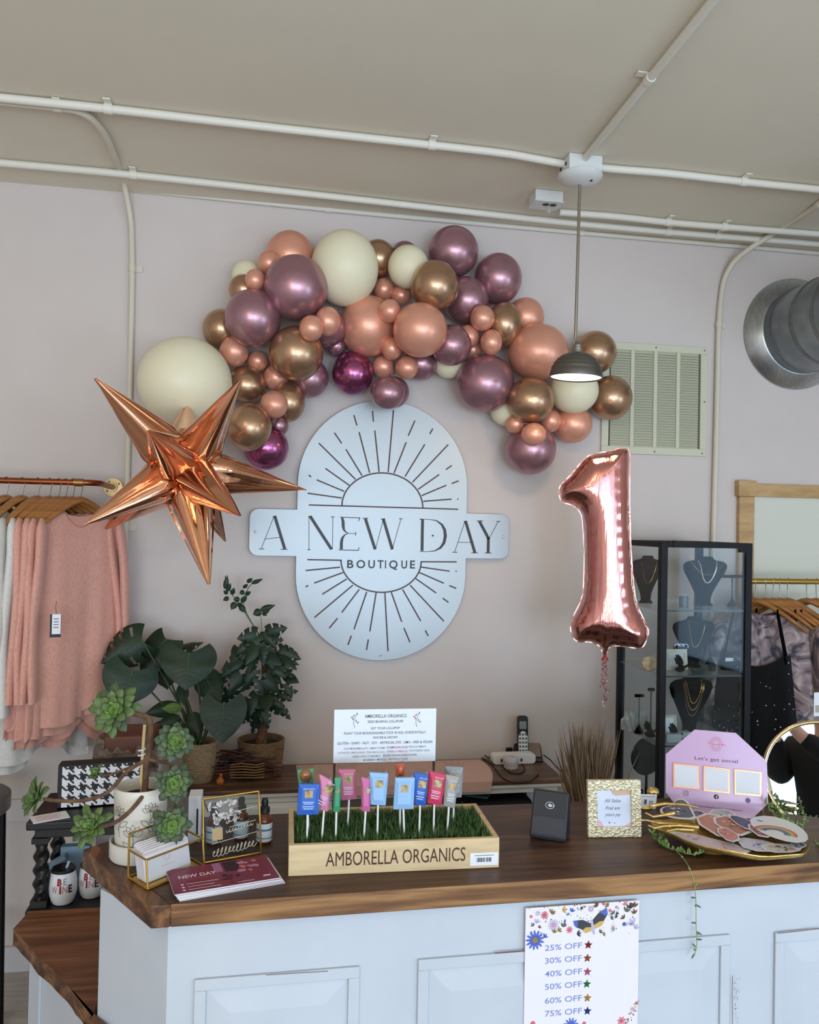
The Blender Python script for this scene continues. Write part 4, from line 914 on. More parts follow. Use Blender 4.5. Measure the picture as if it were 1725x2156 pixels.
st((1465, 797), (1522, 905), w=TH); st((1520, 898), (1518, 988), w=TH); st((1524, 902), (1580, 798)); serif(1468, 796, 38); serif(1580, 799, 24); serif(1518, 990, 40)
m.build('lettering', DRK, t, smooth=False)
m = MB(); a_ = sg(664, 1080); b_ = sg(1077, 1083); W_ = b_[0]-a_[0]
for i, ch in enumerate('BOUTIQUE'):
    xs_ = [664, 720, 792, 848, 893, 918, 992, 1045][i]; xe = [703, 774, 832, 884, 900, 970, 1027, 1075][i]
    p0 = sg(xs_, 1080+(i*.4)); p1 = sg(xe, 1080); hgt = .0305
    text(m, ch, P, p0[0], p0[1] if ch != 'Q' else p0[1], hgt, ZS, w=p1[0]-p0[0], al='L', off=.02)
m.build('lettering', DRK, t, smooth=False)
m = MB(); x_, y_ = sg(867, 1612); m.stroke([(x_-.006, y_-.002), (x_+.005, y_+.002)], P, .002, ZS); m.build('maker_mark', DRK, t, smooth=False)
for q in ((108, 862), (1610, 893)):
    x_, y_ = sg(*q); MB().ball(P.p(x_, y_, .001), (.005, .002, .005), 12, 8).build('screw', mat('chrome', (220, 222, 224), .15, 1), t)
# ================================================================== clothes rail, left
RY = 2.93
e0 = onY(214, 1019, RY); zr = onY(100, 1014, RY).z; COPP = mat('copper_pipe', (150, 82, 52), .3, .95)
rail0 = V((-1.75, RY, zr)); el = V((onY(238, 1019, 3.19).x-.045, RY, zr))
t = thing('clothes_rail', 'copper pipe clothes rail on a round brass wall flange', 'clothes rail', V((el.x, WALL, zr)))
fl = V((el.x+.045, WALL-.022, zr-.004))
arc = [rail0, V((-1.2, RY, zr)), V((el.x-.03, RY, zr))]+[V((el.x+.0+.045*math.sin(k*math.pi/16), RY+.045*(1-math.cos(k*math.pi/16)), zr)) for k in range(9)]+[fl]
MB().tube(arc, .0105, 14).build('pipe', COPP, t)
m = MB(); m.tube([V((el.x-.035, RY, zr)), V((el.x-.005, RY, zr))], .0135, 14); m.build('coupling', mat('brass_old', (160, 118, 74), .35, .9), t)
MB().lathe([(.0, .016), (.016, .016), (.017, .006), (.034, .005), (.0345, 0), (0, 0)], fl+V((0, .0225-.012, 0)), 36, ax=(0, -1, 0)).build('flange', mat('brass_pale', (190, 164, 118), .4, .7), t)
for k in range(4):
    a_ = k*math.pi/2+.6; MB().ball(fl+V((math.cos(a_)*.025, .0045, math.sin(a_)*.025)), (.0035, .002, .0035), 8, 6).build('screw', mat('screw_dark', (90, 88, 78), .5), t)
Pw = wallpl(WALL); b1 = Pw.uv(257, 1000); b0_ = Pw.uv(257, 1042)
o = MB().bb((LEFT+.02, WALL-.0105, b0_[1]), (b1[0], WALL-.0002, b1[1]+.005)).build('mounting_board', mat('board_paint', (208, 198, 194), .6), None, smooth=False, bev=.002)
tag(o, 'painted board on the wall behind the copper rail flange', 'board')
WH = mat('hanger_wood', (172, 116, 62), .4, rgb2=(146, 92, 46), scale=6, stretch=(2, 2, 12)); WIRE = mat('hanger_wire', (186, 186, 188), .25, .9)
def hanger(hook, a, label, group, hw=.205, drop=.085, zc=.052, name='clothes_hanger', pr=.0105):
    "hook: point on the rail's top; a: unit vector along the shoulders"
    t = thing(name, label, 'hanger', hook-V((0, 0, zc)), group); n = a.cross(V((0, 0, 1))).normalized(); top = hook+V((0, 0, pr+.002))
    pts = [top+n*(.0135*math.cos(k*math.pi/8))+V((0, 0, .0135*math.sin(k*math.pi/8)-.0135)) for k in range(-2, 9)]
    pts = pts[::-1]; pts = [pts[0]+V((0, 0, -.006))]+pts; e = pts[-1]
    b = hook-V((0, 0, zc)); pts = pts+[e.lerp(b, .5), b]
    MB().tube(pts, .0019, 6).build('hook', WIRE, t)
    m = MB(); N = 24
    def arch(f): x = (f-.5)*2; return b+a*(x*hw)+V((0, 0, -.006-drop*abs(x)**1.35))+n*(.012*x*x)
    m.tube([arch(i/N) for i in range(N+1)], [.010+.011*(1-abs(i/N-.5)*2)**.7 for i in range(N+1)], 12, flat=.55); m.build('body', WH, t)
    return t, b, n, arch
def top_garment(b, a, n, M_, label, L_=.82, sh=.205, hem=.235, neck=.085, sleeve=.6, seed=0, th=.012, dip=.05, hemw=.035, cat='sweater', name='sweater', group=None, fold=1.0, slw=.052):
    rg = random.Random(seed); t = thing(name, label, cat, b-V((0, 0, L_)), group); ph = [rg.uniform(0, 6) for _ in range(6)]
    def body(u, v):
        th_ = 2*math.pi*u; c, s_ = math.cos(th_), math.sin(th_); w = sh+(hem-sh)*v**.8 if v > .0 else sh
        w = w*(1-.06*math.sin(min(v*3, 1)*math.pi)); x = w*math.copysign(abs(c)**.9, c)
        ax_ = abs(x); zt_ = -.028-.34*ax_ if ax_ > neck else -.028-.34*neck-(dip if s_ < 0 else .012)*(1-(ax_/neck)**2)
        zb_ = -L_+hemw*math.sin(x*11+ph[0])+.02*math.sin(x*27+ph[1])+(.03 if s_ < 0 else 0)
        z = zt_+(zb_-zt_)*v; d = (.004+th*min(1, v*4))*math.copysign(abs(s_)**.7, s_)
        d += fold*v*(.010*math.sin(x*38+ph[2])+.006*math.sin(x*75+ph[3]+v*2))
        return b+a*x+V((0, 0, z))-n*d*1.0
    m = MB(); m.grid(body, 72, 40, closed=True); m.build('body', M_, t, sharp=80)
    for sd in (-1, 1):
        if not sleeve: continue
        pts = []; rs = []; N = 22
        for i in range(N+1):
            f = i/N; x = sd*(sh*.93+.028*math.sin(f*math.pi*.6)+.01*f); z = -.045-.34*sh-f*sleeve*(1+.0*sd)
            pts.append(b+a*x+V((0, 0, z+.028))+n*(.008+.022*math.sin(min(1, f*1.6)*math.pi/2)+.006*math.sin(f*7+ph[4])))
            rs.append((slw*(1-.25*f)*(1+.05*math.sin(f*15+ph[5])) if f > .06 else slw*(.35+.65*f/.06)))
        mm = MB(); k0 = len(mm.v); mm.tube(pts, rs, 14, flat=.38)
        mm.build('sleeve', M_, t, sharp=80)
    return t
KNIT = lambda nm, c, c2: mat(nm, c, .85, rgb2=c2, scale=160, stretch=(1, 1, .5), bump=.15, bscale=300, sheen=.2)
PINK = KNIT('knit_pink', (222, 166, 150), (212, 154, 138)); CRM = KNIT('knit_cream', (214, 208, 200), (204, 198, 190)); IVO = KNIT('knit_white', (222, 220, 216), (212, 210, 206)); DEN = mat('denim', (40, 50, 64), .85, rgb2=(52, 62, 78), scale=120)
HL = [(15, 'wooden hanger holding the leftmost denim jacket', 'D', 'dark blue denim jacket at the far left of the copper rail'), (42, 'wooden hanger holding the second denim jacket', 'D', 'dark blue denim jacket just left of the cream sweaters'),
      (71, 'wooden hanger with first cream sweater', 'C', 'leftmost cream sweater beside the denim jackets'), (100, 'wooden hanger with second cream sweater', 'C', 'second cream sweater from the left'), (121, 'wooden hanger with the white sweater', 'W', 'white knit sweater between cream and pink ones'),
      (136, 'wooden hanger with rearmost pink sweater', 'K', 'rearmost pink sweater next to the white one'), (147, 'wooden hanger with second pink sweater', 'K', 'second pink sweater from the white one'), (158, 'wooden hanger with third pink sweater', 'K', 'third pink sweater just behind the front one'), (171, 'wooden hanger at the front of the copper rail', 'K', 'front pink long sleeved sweater with hang tag at right of the rail')]
ga_ = V((math.cos(R_(52)), math.sin(R_(52)), 0))
for i, (x, hl, k, gl) in enumerate(HL):
    hk = V((onY(x, 1014, RY).x-.006*(8-i), RY, zr)); ang = R_(52+(8-i)*1.6+(4 if i < 4 else 0)); a = V((math.cos(ang), math.sin(ang), 0))
    _, b, n, arch = hanger(hk, a, hl, 'hangers on the copper rail', hw=.155)
    if k == 'D': g = top_garment(b, a, n, DEN, gl, L_=.55, sh=.165, hem=.18, neck=.06, sleeve=.5, seed=i, cat='jacket', name='denim_jacket', group='denim jackets on the copper rail', slw=.045, dip=.02)
    else:
        L_ = .80 if k == 'K' else .87
        g = top_garment(b, a, n, {'C': CRM, 'W': IVO, 'K': PINK}[k], gl, L_=L_+.02*math.sin(i*2), sh=.168, hem=.20, sleeve=.58 if k == 'K' else .62, seed=i, group='knit sweaters on the copper rail', th=.008, fold=.8, neck=.068, slw=.044)
    if i == 8:
        fb = g
        pt = b-n*(-.03)
TP = Pl(onY(118, 1318, 2.72), (1, .25, .0), (.12, 0, 1))
tg = thing('hang_tag', 'black and white hang tag on the front pink sweater sleeve', 'tag', TP.O)
s = pxm(TP.O); MB().pbox(TP, -12*s, 10*s, -24*s, 25*s, -.0012, 0).build('card', mat('tag_dark', (36, 38, 52), .5), tg, smooth=False)
MB().pbox(TP, -8*s, 9*s, -17*s, 25*s, .0004, .0012).build('label', PAPER, tg, smooth=False)
m = MB()
for k in range(4): m.pbox(TP, -5*s, 5*s, (14-k*6)*s, (16-k*6)*s, .0013, .0015)
m.build('lettering', flatm((120, 120, 128)), tg, smooth=False)
MB().tube([TP.p(0, 25*s), TP.p(-.003, 40*s, -.004), TP.p(0, 52*s, -.012)], .0008, 5).build('string', INK, tg)
# ================================================================== plants on the back desk
LEAF = mat('leaf_dark', (24, 42, 26), .42, rgb2=(32, 54, 34), scale=14, spec=.45); LEAFB = mat('leaf_bluish', (26, 48, 38), .42, rgb2=(34, 58, 44), scale=14, spec=.45); LEAFL = mat('leaf_light', (84, 112, 52), .4, rgb2=(98, 126, 60), scale=18); STEM = mat('stem_green', (58, 74, 44), .5); RIB = mat('leaf_rib', (62, 82, 56), .5)
SOIL = mat('soil', (38, 30, 26), .95, rgb2=(54, 42, 34), scale=60, bump=.5, bscale=120)
def leaf(base, tip, wd, parent, m=None, facing=None, droop=.12, heart=.0, slits=0, fold=.08, curl=.0, name='leaf', rib=True, nu=18, nw=7, seed=0):
    d = tip-base; L_ = d.length; d.normalize(); f = (EYE-base).normalized() if facing is None else facing.normalized()
    n = (f-d*f.dot(d)); n = n.normalized() if n.length > 1e-4 else frame(d)[0]; sd = d.cross(n).normalized(); rg = random.Random(seed)
    mb = MB(); vs = []; fs = []; W = 2*nw+1; ph = rg.uniform(0, 6)
    for i in range(nu+1):
        u = i/nu
        hwid = math.sin(math.pi*min(1, u*.92+.08)**(.62 if heart else .8))**(.75 if heart else .9)*(1-u**6*.6) if u < 1 else 0
        for j in range(-nw, nw+1):
            w = j/nw; back = heart*abs(w)**1.4*(1-u)**2*1.0
            q = base+d*(L_*(u-back))+sd*(w*wd/2*hwid)+n*(-droop*L_*u*u-fold*wd*w*w*.5*hwid+.012*wd*math.sin(u*15+ph)*abs(w)*hwid+curl*w*u*wd)
            vs.append(q)
    for i in range(nu):
        for j in range(W-1):
            w = abs((j+.5-nw)/nw)
            if slits and w > .42 and .16 < i/nu < .86 and (i+int(w*2.2)) % slits == 0: continue
            fs.append((i*W+j, i*W+j+1, (i+1)*W+j+1, (i+1)*W+j))
    mb.add(vs, fs, 0)
    if rib: mb.tube([vs[i*W+nw]+n*.0006 for i in range(nu+1)], [max(.0022*(1-i/nu), .0004)*(wd/.12+.25) for i in range(nu+1)], 5, 1)
    if rib and wd > .07:
        for i0 in range(1, nu-4, 2):
            for sg_ in (-1, 1): mb.tube([vs[min(int(i0+k*.55), nu)*W+nw+sg_*k]+n*.0008 for k in range(0, nw-1)], [.0011, .0010, .0009, .0008, .0006, .0004, .0003][:nw-1], 4, 1)
    return mb.build(name, [m or LEAF, RIB], parent, sharp=80)
def arcpts(a, b, sag, n=10, side=V((0, 0, 1))): return [a.lerp(b, i/n)+side*(sag*math.sin(math.pi*i/n)) for i in range(n+1)]
BASK = mat('basket_weave', (158, 136, 104), .85, rgb2=(190, 168, 134), scale=90, stretch=(1, 1, 2.5), bump=.8, bscale=160); BASK2 = mat('basket_brown', (124, 96, 70), .85, rgb2=(150, 120, 90), scale=90, stretch=(1, 1, 2.5), bump=.8, bscale=160)
def basket(c, rb, rt, h, m, t):
    pr = [(0, .0008), (rb, .001)]; N = 22
    for i in range(N+1):
        f = i/N; r = rb+(rt-rb)*f**.7; pr += [(r, h*f*.985+.003), (r+.0028, h*(f+.35/N)*.985+.003)]
    pr = pr[:-1]+[(rt+.002, h), (rt-.006, h), (rt-.008, h-.02)]
    MB().lathe(pr, c, 44, cap=False).build('basket', m, t, sharp=80)
    MB().lathe([(rt-.008, h-.02), (0, h-.014)], c, 30, cap=False).build('soil', SOIL, t)
yb_ = 2.90
b = onZ(417, 1652, DZ); s = pxm(b); c = V((b.x, b.y+.05, DZ)); 
t = thing('monstera_plant', 'split leaved monstera plant in a pale woven basket on desk', 'plant', c)
basket(c, 29*s, 36*s, 84*s, BASK, t)
root = c+V((0, 0, 80*s))
def lf(pb, pt, w, dy=0., m=None, **k):
    yy = c.y+dy; a = onY(*pb, yy); e = onY(*pt, yy-k.pop('dt', .05)); o = leaf(a, e, w*pxm(a), t, m, **k)
    pts = arcpts(root+V((rnd.uniform(-.015, .015), rnd.uniform(-.015, .015), -.01)), a, rnd.uniform(.0, .03), 10, V((rnd.uniform(-1, 1), .3, .3)))
    MB().tube(pts, [.0048-.0022*i/10 for i in range(11)], 7).build('petiole', STEM, t)
lf((300, 1350), (214, 1396), 88, -.02, heart=.25, slits=4, fold=.35, droop=.2, seed=1)
lf((356, 1372), (424, 1345), 62, .06, heart=.2, slits=5, fold=.4, droop=.12, seed=2, facing=V((.1, -.5, .9)))
lf((350, 1345), (292, 1415), 84, .04, heart=.2, fold=.3, droop=.1, seed=3, facing=V((0, -.7, .7)))
lf((398, 1374), (391, 1452), 118, -.10, heart=.30, slits=0, fold=.16, droop=.10, seed=4)
lf((279, 1412), (252, 1490), 116, -.12, heart=.30, fold=.16, droop=.1, seed=5, m=LEAFB)
lf((471, 1482), (468, 1566), 98, -.13, heart=.30, fold=.12, droop=.1, seed=6, m=LEAFB)
lf((432, 1426), (464, 1478), 60, .0, heart=.2, fold=.3, seed=7)
lf((383, 1440), (387, 1484), 26, -.02, fold=.3, seed=8)
lf((376, 1486), (305, 1503), 34, -.05, fold=.4, seed=9)
lf((383, 1490), (342, 1492), 22, -.08, LEAFL, fold=.4, seed=10)
lf((380, 1512), (330, 1528), 30, -.05, fold=.3, seed=11)
lf((405, 1500), (420, 1545), 34, -.08, fold=.3, seed=12)
lf((350, 1520), (318, 1560), 34, -.06, fold=.3, seed=14)
lf((348, 1405), (352, 1450), 44, .06, fold=.3, seed=13)
for k in range(5):
    a = root+V((rnd.uniform(-.03, .03), rnd.uniform(-.03, 0), 0)); MB().tube(arcpts(a, a+V((rnd.uniform(-.05, .04), -.03, rnd.uniform(.06, .13))), .02, 8, V((1, 0, .3))), .0018, 5).build('aerial_root', LEAFL if k % 2 else STEM, t)
# second plant
b = onZ(549, 1597, DZ); s = pxm(b); c = V((b.x, min(b.y, 3.08), DZ)); s = pxm(c)
t = thing('philodendron_plant', 'dark bushy split leaf plant in a brown woven basket by the sign', 'plant', c)
basket(c, 41*s, 48*s, 72*s, BASK2, t)
root = c+V((0, 0, 68*s))
TR = mat('trunk_brown', (92, 62, 44), .9, rgb2=(120, 84, 60), scale=50, bump=.5, bscale=70)
tt = onY(552, 1330, c.y); MB().tube(arcpts(root-V((0, 0, .01)), tt, .012, 10, V((1, 0, 0))), [.021-.013*i/10 for i in range(11)], 10).build('trunk', TR, t)
rg = random.Random(21)
for i in range(50):
    a_ = rg.uniform(0, 6.28); rr_ = rg.random()**.6; px, py = 545+math.cos(a_)*66*rr_, 1418+math.sin(a_)*94*rr_
    yy = c.y-.09*math.sqrt(max(0, 1-rr_*rr_))+rg.uniform(-.02, .03); yy = min(yy, 3.12)
    a = onY(px, py, yy); dr = V((math.cos(a_)*.8+rg.uniform(-.4, .4), rg.uniform(-.55, .05), -.55+rg.uniform(-.35, .5))); dr.normalize(); L_ = rg.uniform(.045, .078)
    leaf(a, a+dr*L_, L_*rg.uniform(.62, .85), t, rg.choice((LEAF, LEAF, LEAFB)), droop=.25, heart=.2, slits=rg.choice((0, 3, 4)), fold=.3, seed=i, nu=11, nw=4, facing=V((rg.uniform(-.5, .5), -1, rg.uniform(.1, .9))), rib=False)
for (pb, pt, w) in [((540, 1335), (500, 1345), 36), ((565, 1330), (604, 1322), 32), ((572, 1345), (596, 1348), 22), ((592, 1372), (634, 1388), 30), ((588, 1384), (630, 1400), 20), ((600, 1460), (627, 1455), 18), ((590, 1490), (612, 1515), 20), ((575, 1395), (600, 1425), 42), ((520, 1380), (466, 1412), 40), ((510, 1395), (462, 1428), 26), ((535, 1345), (545, 1385), 46), ((600, 1440), (615, 1470), 24)]:
    a = onY(*pb, c.y-.05); e = onY(*pt, c.y-.07); leaf(a, e, w*s, t, LEAF, droop=.2, heart=.2, slits=4, fold=.25, nu=12, nw=5, rib=False, seed=w)
def vine(pts, leaves, r=.0022):
    q = [onY(x, y, c.y-.02) for x, y in pts]; MB().tube(q, r, 6).build('vine_stem', LEAFL, t)
    for (x, y, x2, y2, w) in leaves: a = onY(x, y, c.y-.025); leaf(a, onY(x2, y2, c.y-.035), w*s, t, LEAF, droop=.15, fold=.4, nu=10, nw=3, rib=False, seed=int(x))
vine([(545, 1335), (530, 1312), (516, 1290), (500, 1268), (488, 1250), (477, 1232), (474, 1212)], [(474, 1240, 479, 1211, 11), (478, 1245, 486, 1228, 10), (482, 1258, 470, 1264, 10), (488, 1252, 493, 1238, 10), (496, 1268, 487, 1284, 14), (505, 1262, 492, 1262, 12), (500, 1276, 510, 1270, 10), (480, 1250, 471, 1244, 9)])
vine([(545, 1335), (524, 1300), (512, 1275), (516, 1252), (524, 1236), (537, 1222), (552, 1219)], [(530, 1228, 553, 1220, 9), (520, 1226, 532, 1218, 9), (515, 1245, 505, 1250, 11), (517, 1252, 528, 1246, 9), (508, 1268, 520, 1254, 11), (505, 1274, 518, 1290, 13), (512, 1238, 522, 1230, 8)])
vine([(556, 1350), (551, 1320), (549, 1290)], [(549, 1284, 580, 1274, 13), (552, 1288, 568, 1286, 12), (550, 1286, 533, 1294, 17), (552, 1290, 562, 1296, 8)], .0014)
# ================================================================== succulent in the drawn ceramic pot
b = onZ(286, 1822, CZ); s = pxm(b); c = V((b.x, b.y+.052, CZ)); s = pxm(c)
t = thing('aeonium_plant', 'branching green rosette succulent in a white ceramic pot with line drawings', 'plant', c)
CER = mat('ceramic_cream', (226, 220, 208), .4, bump=.02, bscale=60)
rs = 61*s; MB().lathe([(0, .0008), (rs*.95, .001), (rs, .006), (rs*1.0, 36*s), (rs*.955, 38*s), (rs*.93, 34*s), (rs*.93, .008), (0, .008)], c, 56).build('saucer', CER, t)
rp = 50*s; rt = 54.5*s; hp = 148*s; z0 = .0085
MB().lathe([(0, z0), (rp*.95, z0), (rp, z0+.005), (rt, hp-.004), (rt-.0015, hp), (rt-.005, hp), (rt-.0065, hp-.004), (rt-.008, hp-.024)], c, 64, cap=False).build('pot', CER, t)
MB().lathe([(rt-.008, hp-.024), (0, hp-.02)], c, 40, cap=False).build('soil', SOIL, t)
m = MB()
def potline(P_, w=.0011):
    "P_: (angle, height fraction) round the pot"
    n = len(P_); L = []
    for i, (a_, h_) in enumerate(P_):
        b2 = P_[min(i+1, n-1)]; b1 = P_[max(i-1, 0)]; dx, dy = (b2[0]-b1[0])*rt, (b2[1]-b1[1])*hp; l = math.hypot(dx, dy) or 1
        for sgn in (1, -1):
            aa = a_-sgn*dy/l*w/2/rt; zz_ = h_*hp+sgn*dx/l*w/2; r = rp+(rt-rp)*((zz_-z0)/(hp-z0))+.0005; L.append(c+V((math.sin(aa)*r, -math.cos(aa)*r, zz_)))
    m.add(L, [(2*i, 2*i+1, 2*i+3, 2*i+2) for i in range(n-1)])
def petalline(a_, h_, an, l, w):
    P_ = []
    for k in range(9): f = k/8; e = w*math.sin(math.pi*f); P_.append((a_+(math.cos(an)*l*f-math.sin(an)*e)/rt, h_+(math.sin(an)*l*f+math.cos(an)*e)/hp))
    potline(P_); P_ = []
    for k in range(9): f = k/8; e = -w*math.sin(math.pi*f); P_.append((a_+(math.cos(an)*l*f-math.sin(an)*e)/rt, h_+(math.sin(an)*l*f+math.cos(an)*e)/hp))
    potline(P_)
for a_, h_, sc_ in ((-.15, .40, 1.0), (-.75, .66, .9), (.75, .45, .9), (.5, .72, .8)):
    for an in (.4, .95, 1.57, 2.2, 2.75): petalline(a_, h_, an, .024*sc_, .006*sc_)
    potline([(a_, h_), (a_+.03, h_-.08), (a_-.05, h_-.2), (a_-.02, h_-.3)]); petalline(a_-.03, h_-.15, .5, .03*sc_, .005); petalline(a_-.03, h_-.2, 2.5, .028*sc_, .005)
m.build('line_drawing', flatm((108, 104, 100)), t, smooth=False, kind='stuff')
BRNS = mat('aeonium_stem', (92, 66, 50), .8, rgb2=(120, 92, 68), scale=60, bump=.4, bscale=90)
TY_ = c.y
def py_(x, y, dy=0): return onY(x, y, TY_+dy)
MB().tube([py_(300, 1690), py_(297, 1640), py_(301, 1580), py_(305, 1525)], .0036, 8).build('stake', mat('bamboo', (206, 178, 128), .6), t)
def branch(pts, r0_, r1_, nm='branch'):
    q = [py_(*p) for p in pts]; mid = []
    for i in range(len(q)-1): mid += [q[i].lerp(q[i+1], k/4) for k in range(4)]
    mid.append(q[-1])
    for _ in range(3): mid = [mid[0]]+[(mid[i-1]+mid[i]*2+mid[i+1])/4 for i in range(1, len(mid)-1)]+[mid[-1]]
    n = len(mid); MB().tube(mid, [r0_+(r1_-r0_)*i/(n-1) for i in range(n)], 9).build(nm, BRNS, t)
branch([(304, 1690), (306, 1650), (309, 1600), (316, 1550), (318, 1525), (312, 1510), (298, 1506), (270, 1500), (246, 1496, -.03)], .0072, .0058, 'trunk')
branch([(308, 1600), (285, 1612, -.01), (262, 1628, -.02), (238, 1660, -.03), (215, 1676, -.04), (170, 1688, -.05), (118, 1686, -.06), (92, 1682, -.07)], .0044, .0036)
branch([(308, 1605), (290, 1610), (262, 1620, .0), (225, 1634, .01), (208, 1630, .01)], .003, .0025)
branch([(308, 1640), (306, 1664, -.03), (297, 1682, -.060), (278, 1704, -.080), (255, 1726, -.09), (228, 1738, -.09), (200, 1742, -.10)], .0048, .004)
branch([(308, 1598), (335, 1604, .0), (358, 1604, -.01), (364, 1630, -.03), (366, 1650, -.05)], .0042, .0035)
branch([(352, 1604), (364, 1590, -.02), (368, 1565, -.04)], .0036, .003)
branch([(362, 1612), (372, 1660, -.01), (370, 1710, -.03), (362, 1738, -.06)], .0036, .003)
MB().tube([py_(299, 1592)+V((math.cos(k*.7)*.008, math.sin(k*.7)*.009, .0012*k-.004)) for k in range(20)], .0016, 5).build('tie', mat('tie_white', (232, 232, 236), .5), t)
AE = [mat('aeonium_young', (112, 146, 70), .5, sss=.1), mat('aeonium_mid', (84, 108, 60), .5, rgb2=(100, 120, 70), scale=50, sss=.1), mat('aeonium_old', (66, 84, 58), .48, rgb2=(84, 98, 72), scale=40, sss=.1), mat('aeonium_tip', (110, 104, 74), .45)]
def rosette(ctr, nrm, R, n, spread, tone, seed, elong=1.0):
    rg = random.Random(seed); X, Y, Z = frame(nrm); m = MB()
    for i in range(n):
        f = i/(n-1); a_ = i*2.39996+rg.uniform(-.15, .15); L_ = R*(.22+.78*f**.75)*rg.uniform(.88, 1.06)*elong; el = (1-f)*1.25+(-.12+spread)*f+rg.uniform(-.12, .12)
        d = (X*math.cos(a_)+Y*math.sin(a_))*math.cos(el)+Z*math.sin(el); n_ = (-(X*math.cos(a_)+Y*math.sin(a_))*math.sin(el)+Z*math.cos(el)); sd = d.cross(n_).normalized(); W = L_*(.17+.10*(1-f))*(1.2 if tone else .92)
        vs = []; fs = []; N = 8
        for k in range(N+1):
            u = k/N; hw_ = W*(.22+.78*math.sin(min(1, u/.72)*math.pi/2)**1.6)*(1 if u < .72 else math.sqrt(max(0, 1-((u-.72)/.28)**2))); 
            p = ctr+d*(L_*(.04+.96*u))+n_*(.10*L_*math.sin(u*2.4)-.16*L_*u*u*f)
            for j in (-1, 0, 1): vs.append(p+sd*(j*hw_)+n_*(.28*hw_*abs(j)))
            th_ = .05*W
        b0_ = len(vs)
        for k in range(N):
            for j in range(2): fs.append((k*3+j, k*3+j+1, (k+1)*3+j+1, (k+1)*3+j))
        mi = 0 if f < .3 else (1 if f < .62 or tone == 0 and rg.random() < .75 else 2)
        m.add(vs, fs, mi)
    m.ball(ctr, R*.09, 10, 6, 0)
    m.build('rosette', AE, t, sharp=80, solid=.0016)
rosette(py_(242, 1496, -.05), V((-.15, -1, .35)), 62*s, 42, .18, 0, 1)
rosette(py_(368, 1562, -.06), V((.25, -1, .3)), 46*s, 40, .1, 1, 2)
rosette(py_(365, 1650, -.07), V((.2, -1, .3)), 44*s, 42, .1, 1, 3)
rosette(py_(361, 1738, -.08), V((.1, -1, .35)), 46*s, 42, .1, 1, 4)
rosette(py_(86, 1682, -.08), V((-.8, -.5, .35)), 48*s, 34, .45, 0, 5)
rosette(py_(194, 1742, -.11), V((-.25, -.7, .55)), 48*s, 34, .35, 0, 6)
rosette(py_(205, 1630, .01), V((-.5, -.6, .6)), 24*s, 18, .4, 0, 7)
# ================================================================== card holder with business cards
fcn = onZ(311, 1876, CZ); rgt = onZ(430, 1826, CZ); lft = onZ(270, 1850, CZ)
u_ = rgt-fcn; v_ = lft-fcn; hb, hf = .086, .054; Z1 = V((0, 0, 1)); g0 = .0035
t = thing('card_holder', 'brass framed glass business card holder in front of the white pot', 'card holder', fcn)
A, B, D_, E_ = fcn+Z1*g0, fcn+u_+Z1*g0, fcn+u_+v_+Z1*g0, fcn+v_+Z1*g0; sh = .84
m = MB(); g = .0021
ef, eb = A+Z1*hf+v_*.10, B+Z1*hf+v_*.10; bf_, bb2 = E_+Z1*hb, D_+Z1*hb
for a, b in ((A, B), (B, D_), (D_, E_), (E_, A), (A, ef), (B, eb), (E_, bf_), (D_, bb2), (ef, eb), (bf_, bb2), (ef, E_+Z1*hf), (eb, D_+Z1*hf)): m.tube([a, b], g, 8)
m.build('wire_frame', GOLD, t)
m = MB()
m.add([A, B, eb, ef], [(0, 1, 2, 3)]); m.add([E_, D_, bb2, bf_], [(0, 1, 2, 3)]); m.build('glass', PANE, t, smooth=False)
m = MB(); m.add([A-Z1*.002, B-Z1*.002, D_-Z1*.002, E_-Z1*.002], [(0, 1, 2, 3)]); m.build('base_plate', GOLD, t, smooth=False, solid=.0015)
CRD = mat('card_stock', (236, 230, 234), .6)
for i in range(6):
    f = .30+.08*i; o_ = fcn+v_*f+u_*.06+Z1*.0032; pl = Pl(o_, u_, Z1*1.0+v_.normalized()*.22); w = u_.length*.80
    o = MB().prism(rr(0, w, 0, .060+.0015*i, .005), pl, 0, .0007).build('business_card', CRD, None, smooth=False)
    tag(o, 'front pale business card with pink emblem in the brass holder' if i == 0 else 'pale business card behind the front one in the brass holder', 'business card', 'business cards in the brass holder')
    if i == 0:
        m = MB(); cxx, cyy = w*.5, .036
        for k in range(12): a_ = k*math.pi/6; m.stroke([(cxx+math.cos(a_)*.006, cyy+math.sin(a_)*.006), (cxx+math.cos(a_)*.012, cyy+math.sin(a_)*.012)], pl, .0006, .0009)
        m.stroke([(cxx+.005*math.cos(k*.4), cyy+.005*math.sin(k*.4)) for k in range(17)], pl, .0006, .0009); m.stroke([(cxx-.016, .021), (cxx+.016, .021)], pl, .0008, .0009)
        m.build('emblem', flatm((214, 168, 164)), o, smooth=False)
# ================================================================== glass frame with printed sign
bl_ = onZ(429, 1819, CZ); br_ = onZ(550, 1797, CZ); GP = Pl(bl_, br_-bl_, (0, .16, 1)); q = [GP.uv(424, 1688), GP.uv(543, 1662)]; gw = (br_-bl_).length; gh = (q[0][1]+q[1][1])/2
t = thing('glass_frame', 'brass edged glass picture frame standing behind the flyers', 'picture frame', bl_)
m = MB(); g = .0022
cs = [GP.p(0, g), GP.p(gw, g), GP.p(gw*.985, gh), GP.p(0.0, gh)]
for i in range(4): m.tube([cs[i], cs[(i+1) % 4]], g, 8)
m.tube([GP.p(gw*.02, gh*.98, -.002), V((GP.p(gw*.3, 0).x, bl_.y+.06, CZ+g))], g*.8, 8)
m.build('brass_edge', GOLD, t)
MB().pbox(GP, .002, gw-.003, .003, gh-.002, -.0012, .0).build('glass', PANE, t, smooth=False)
m = MB(); rg = random.Random(4)
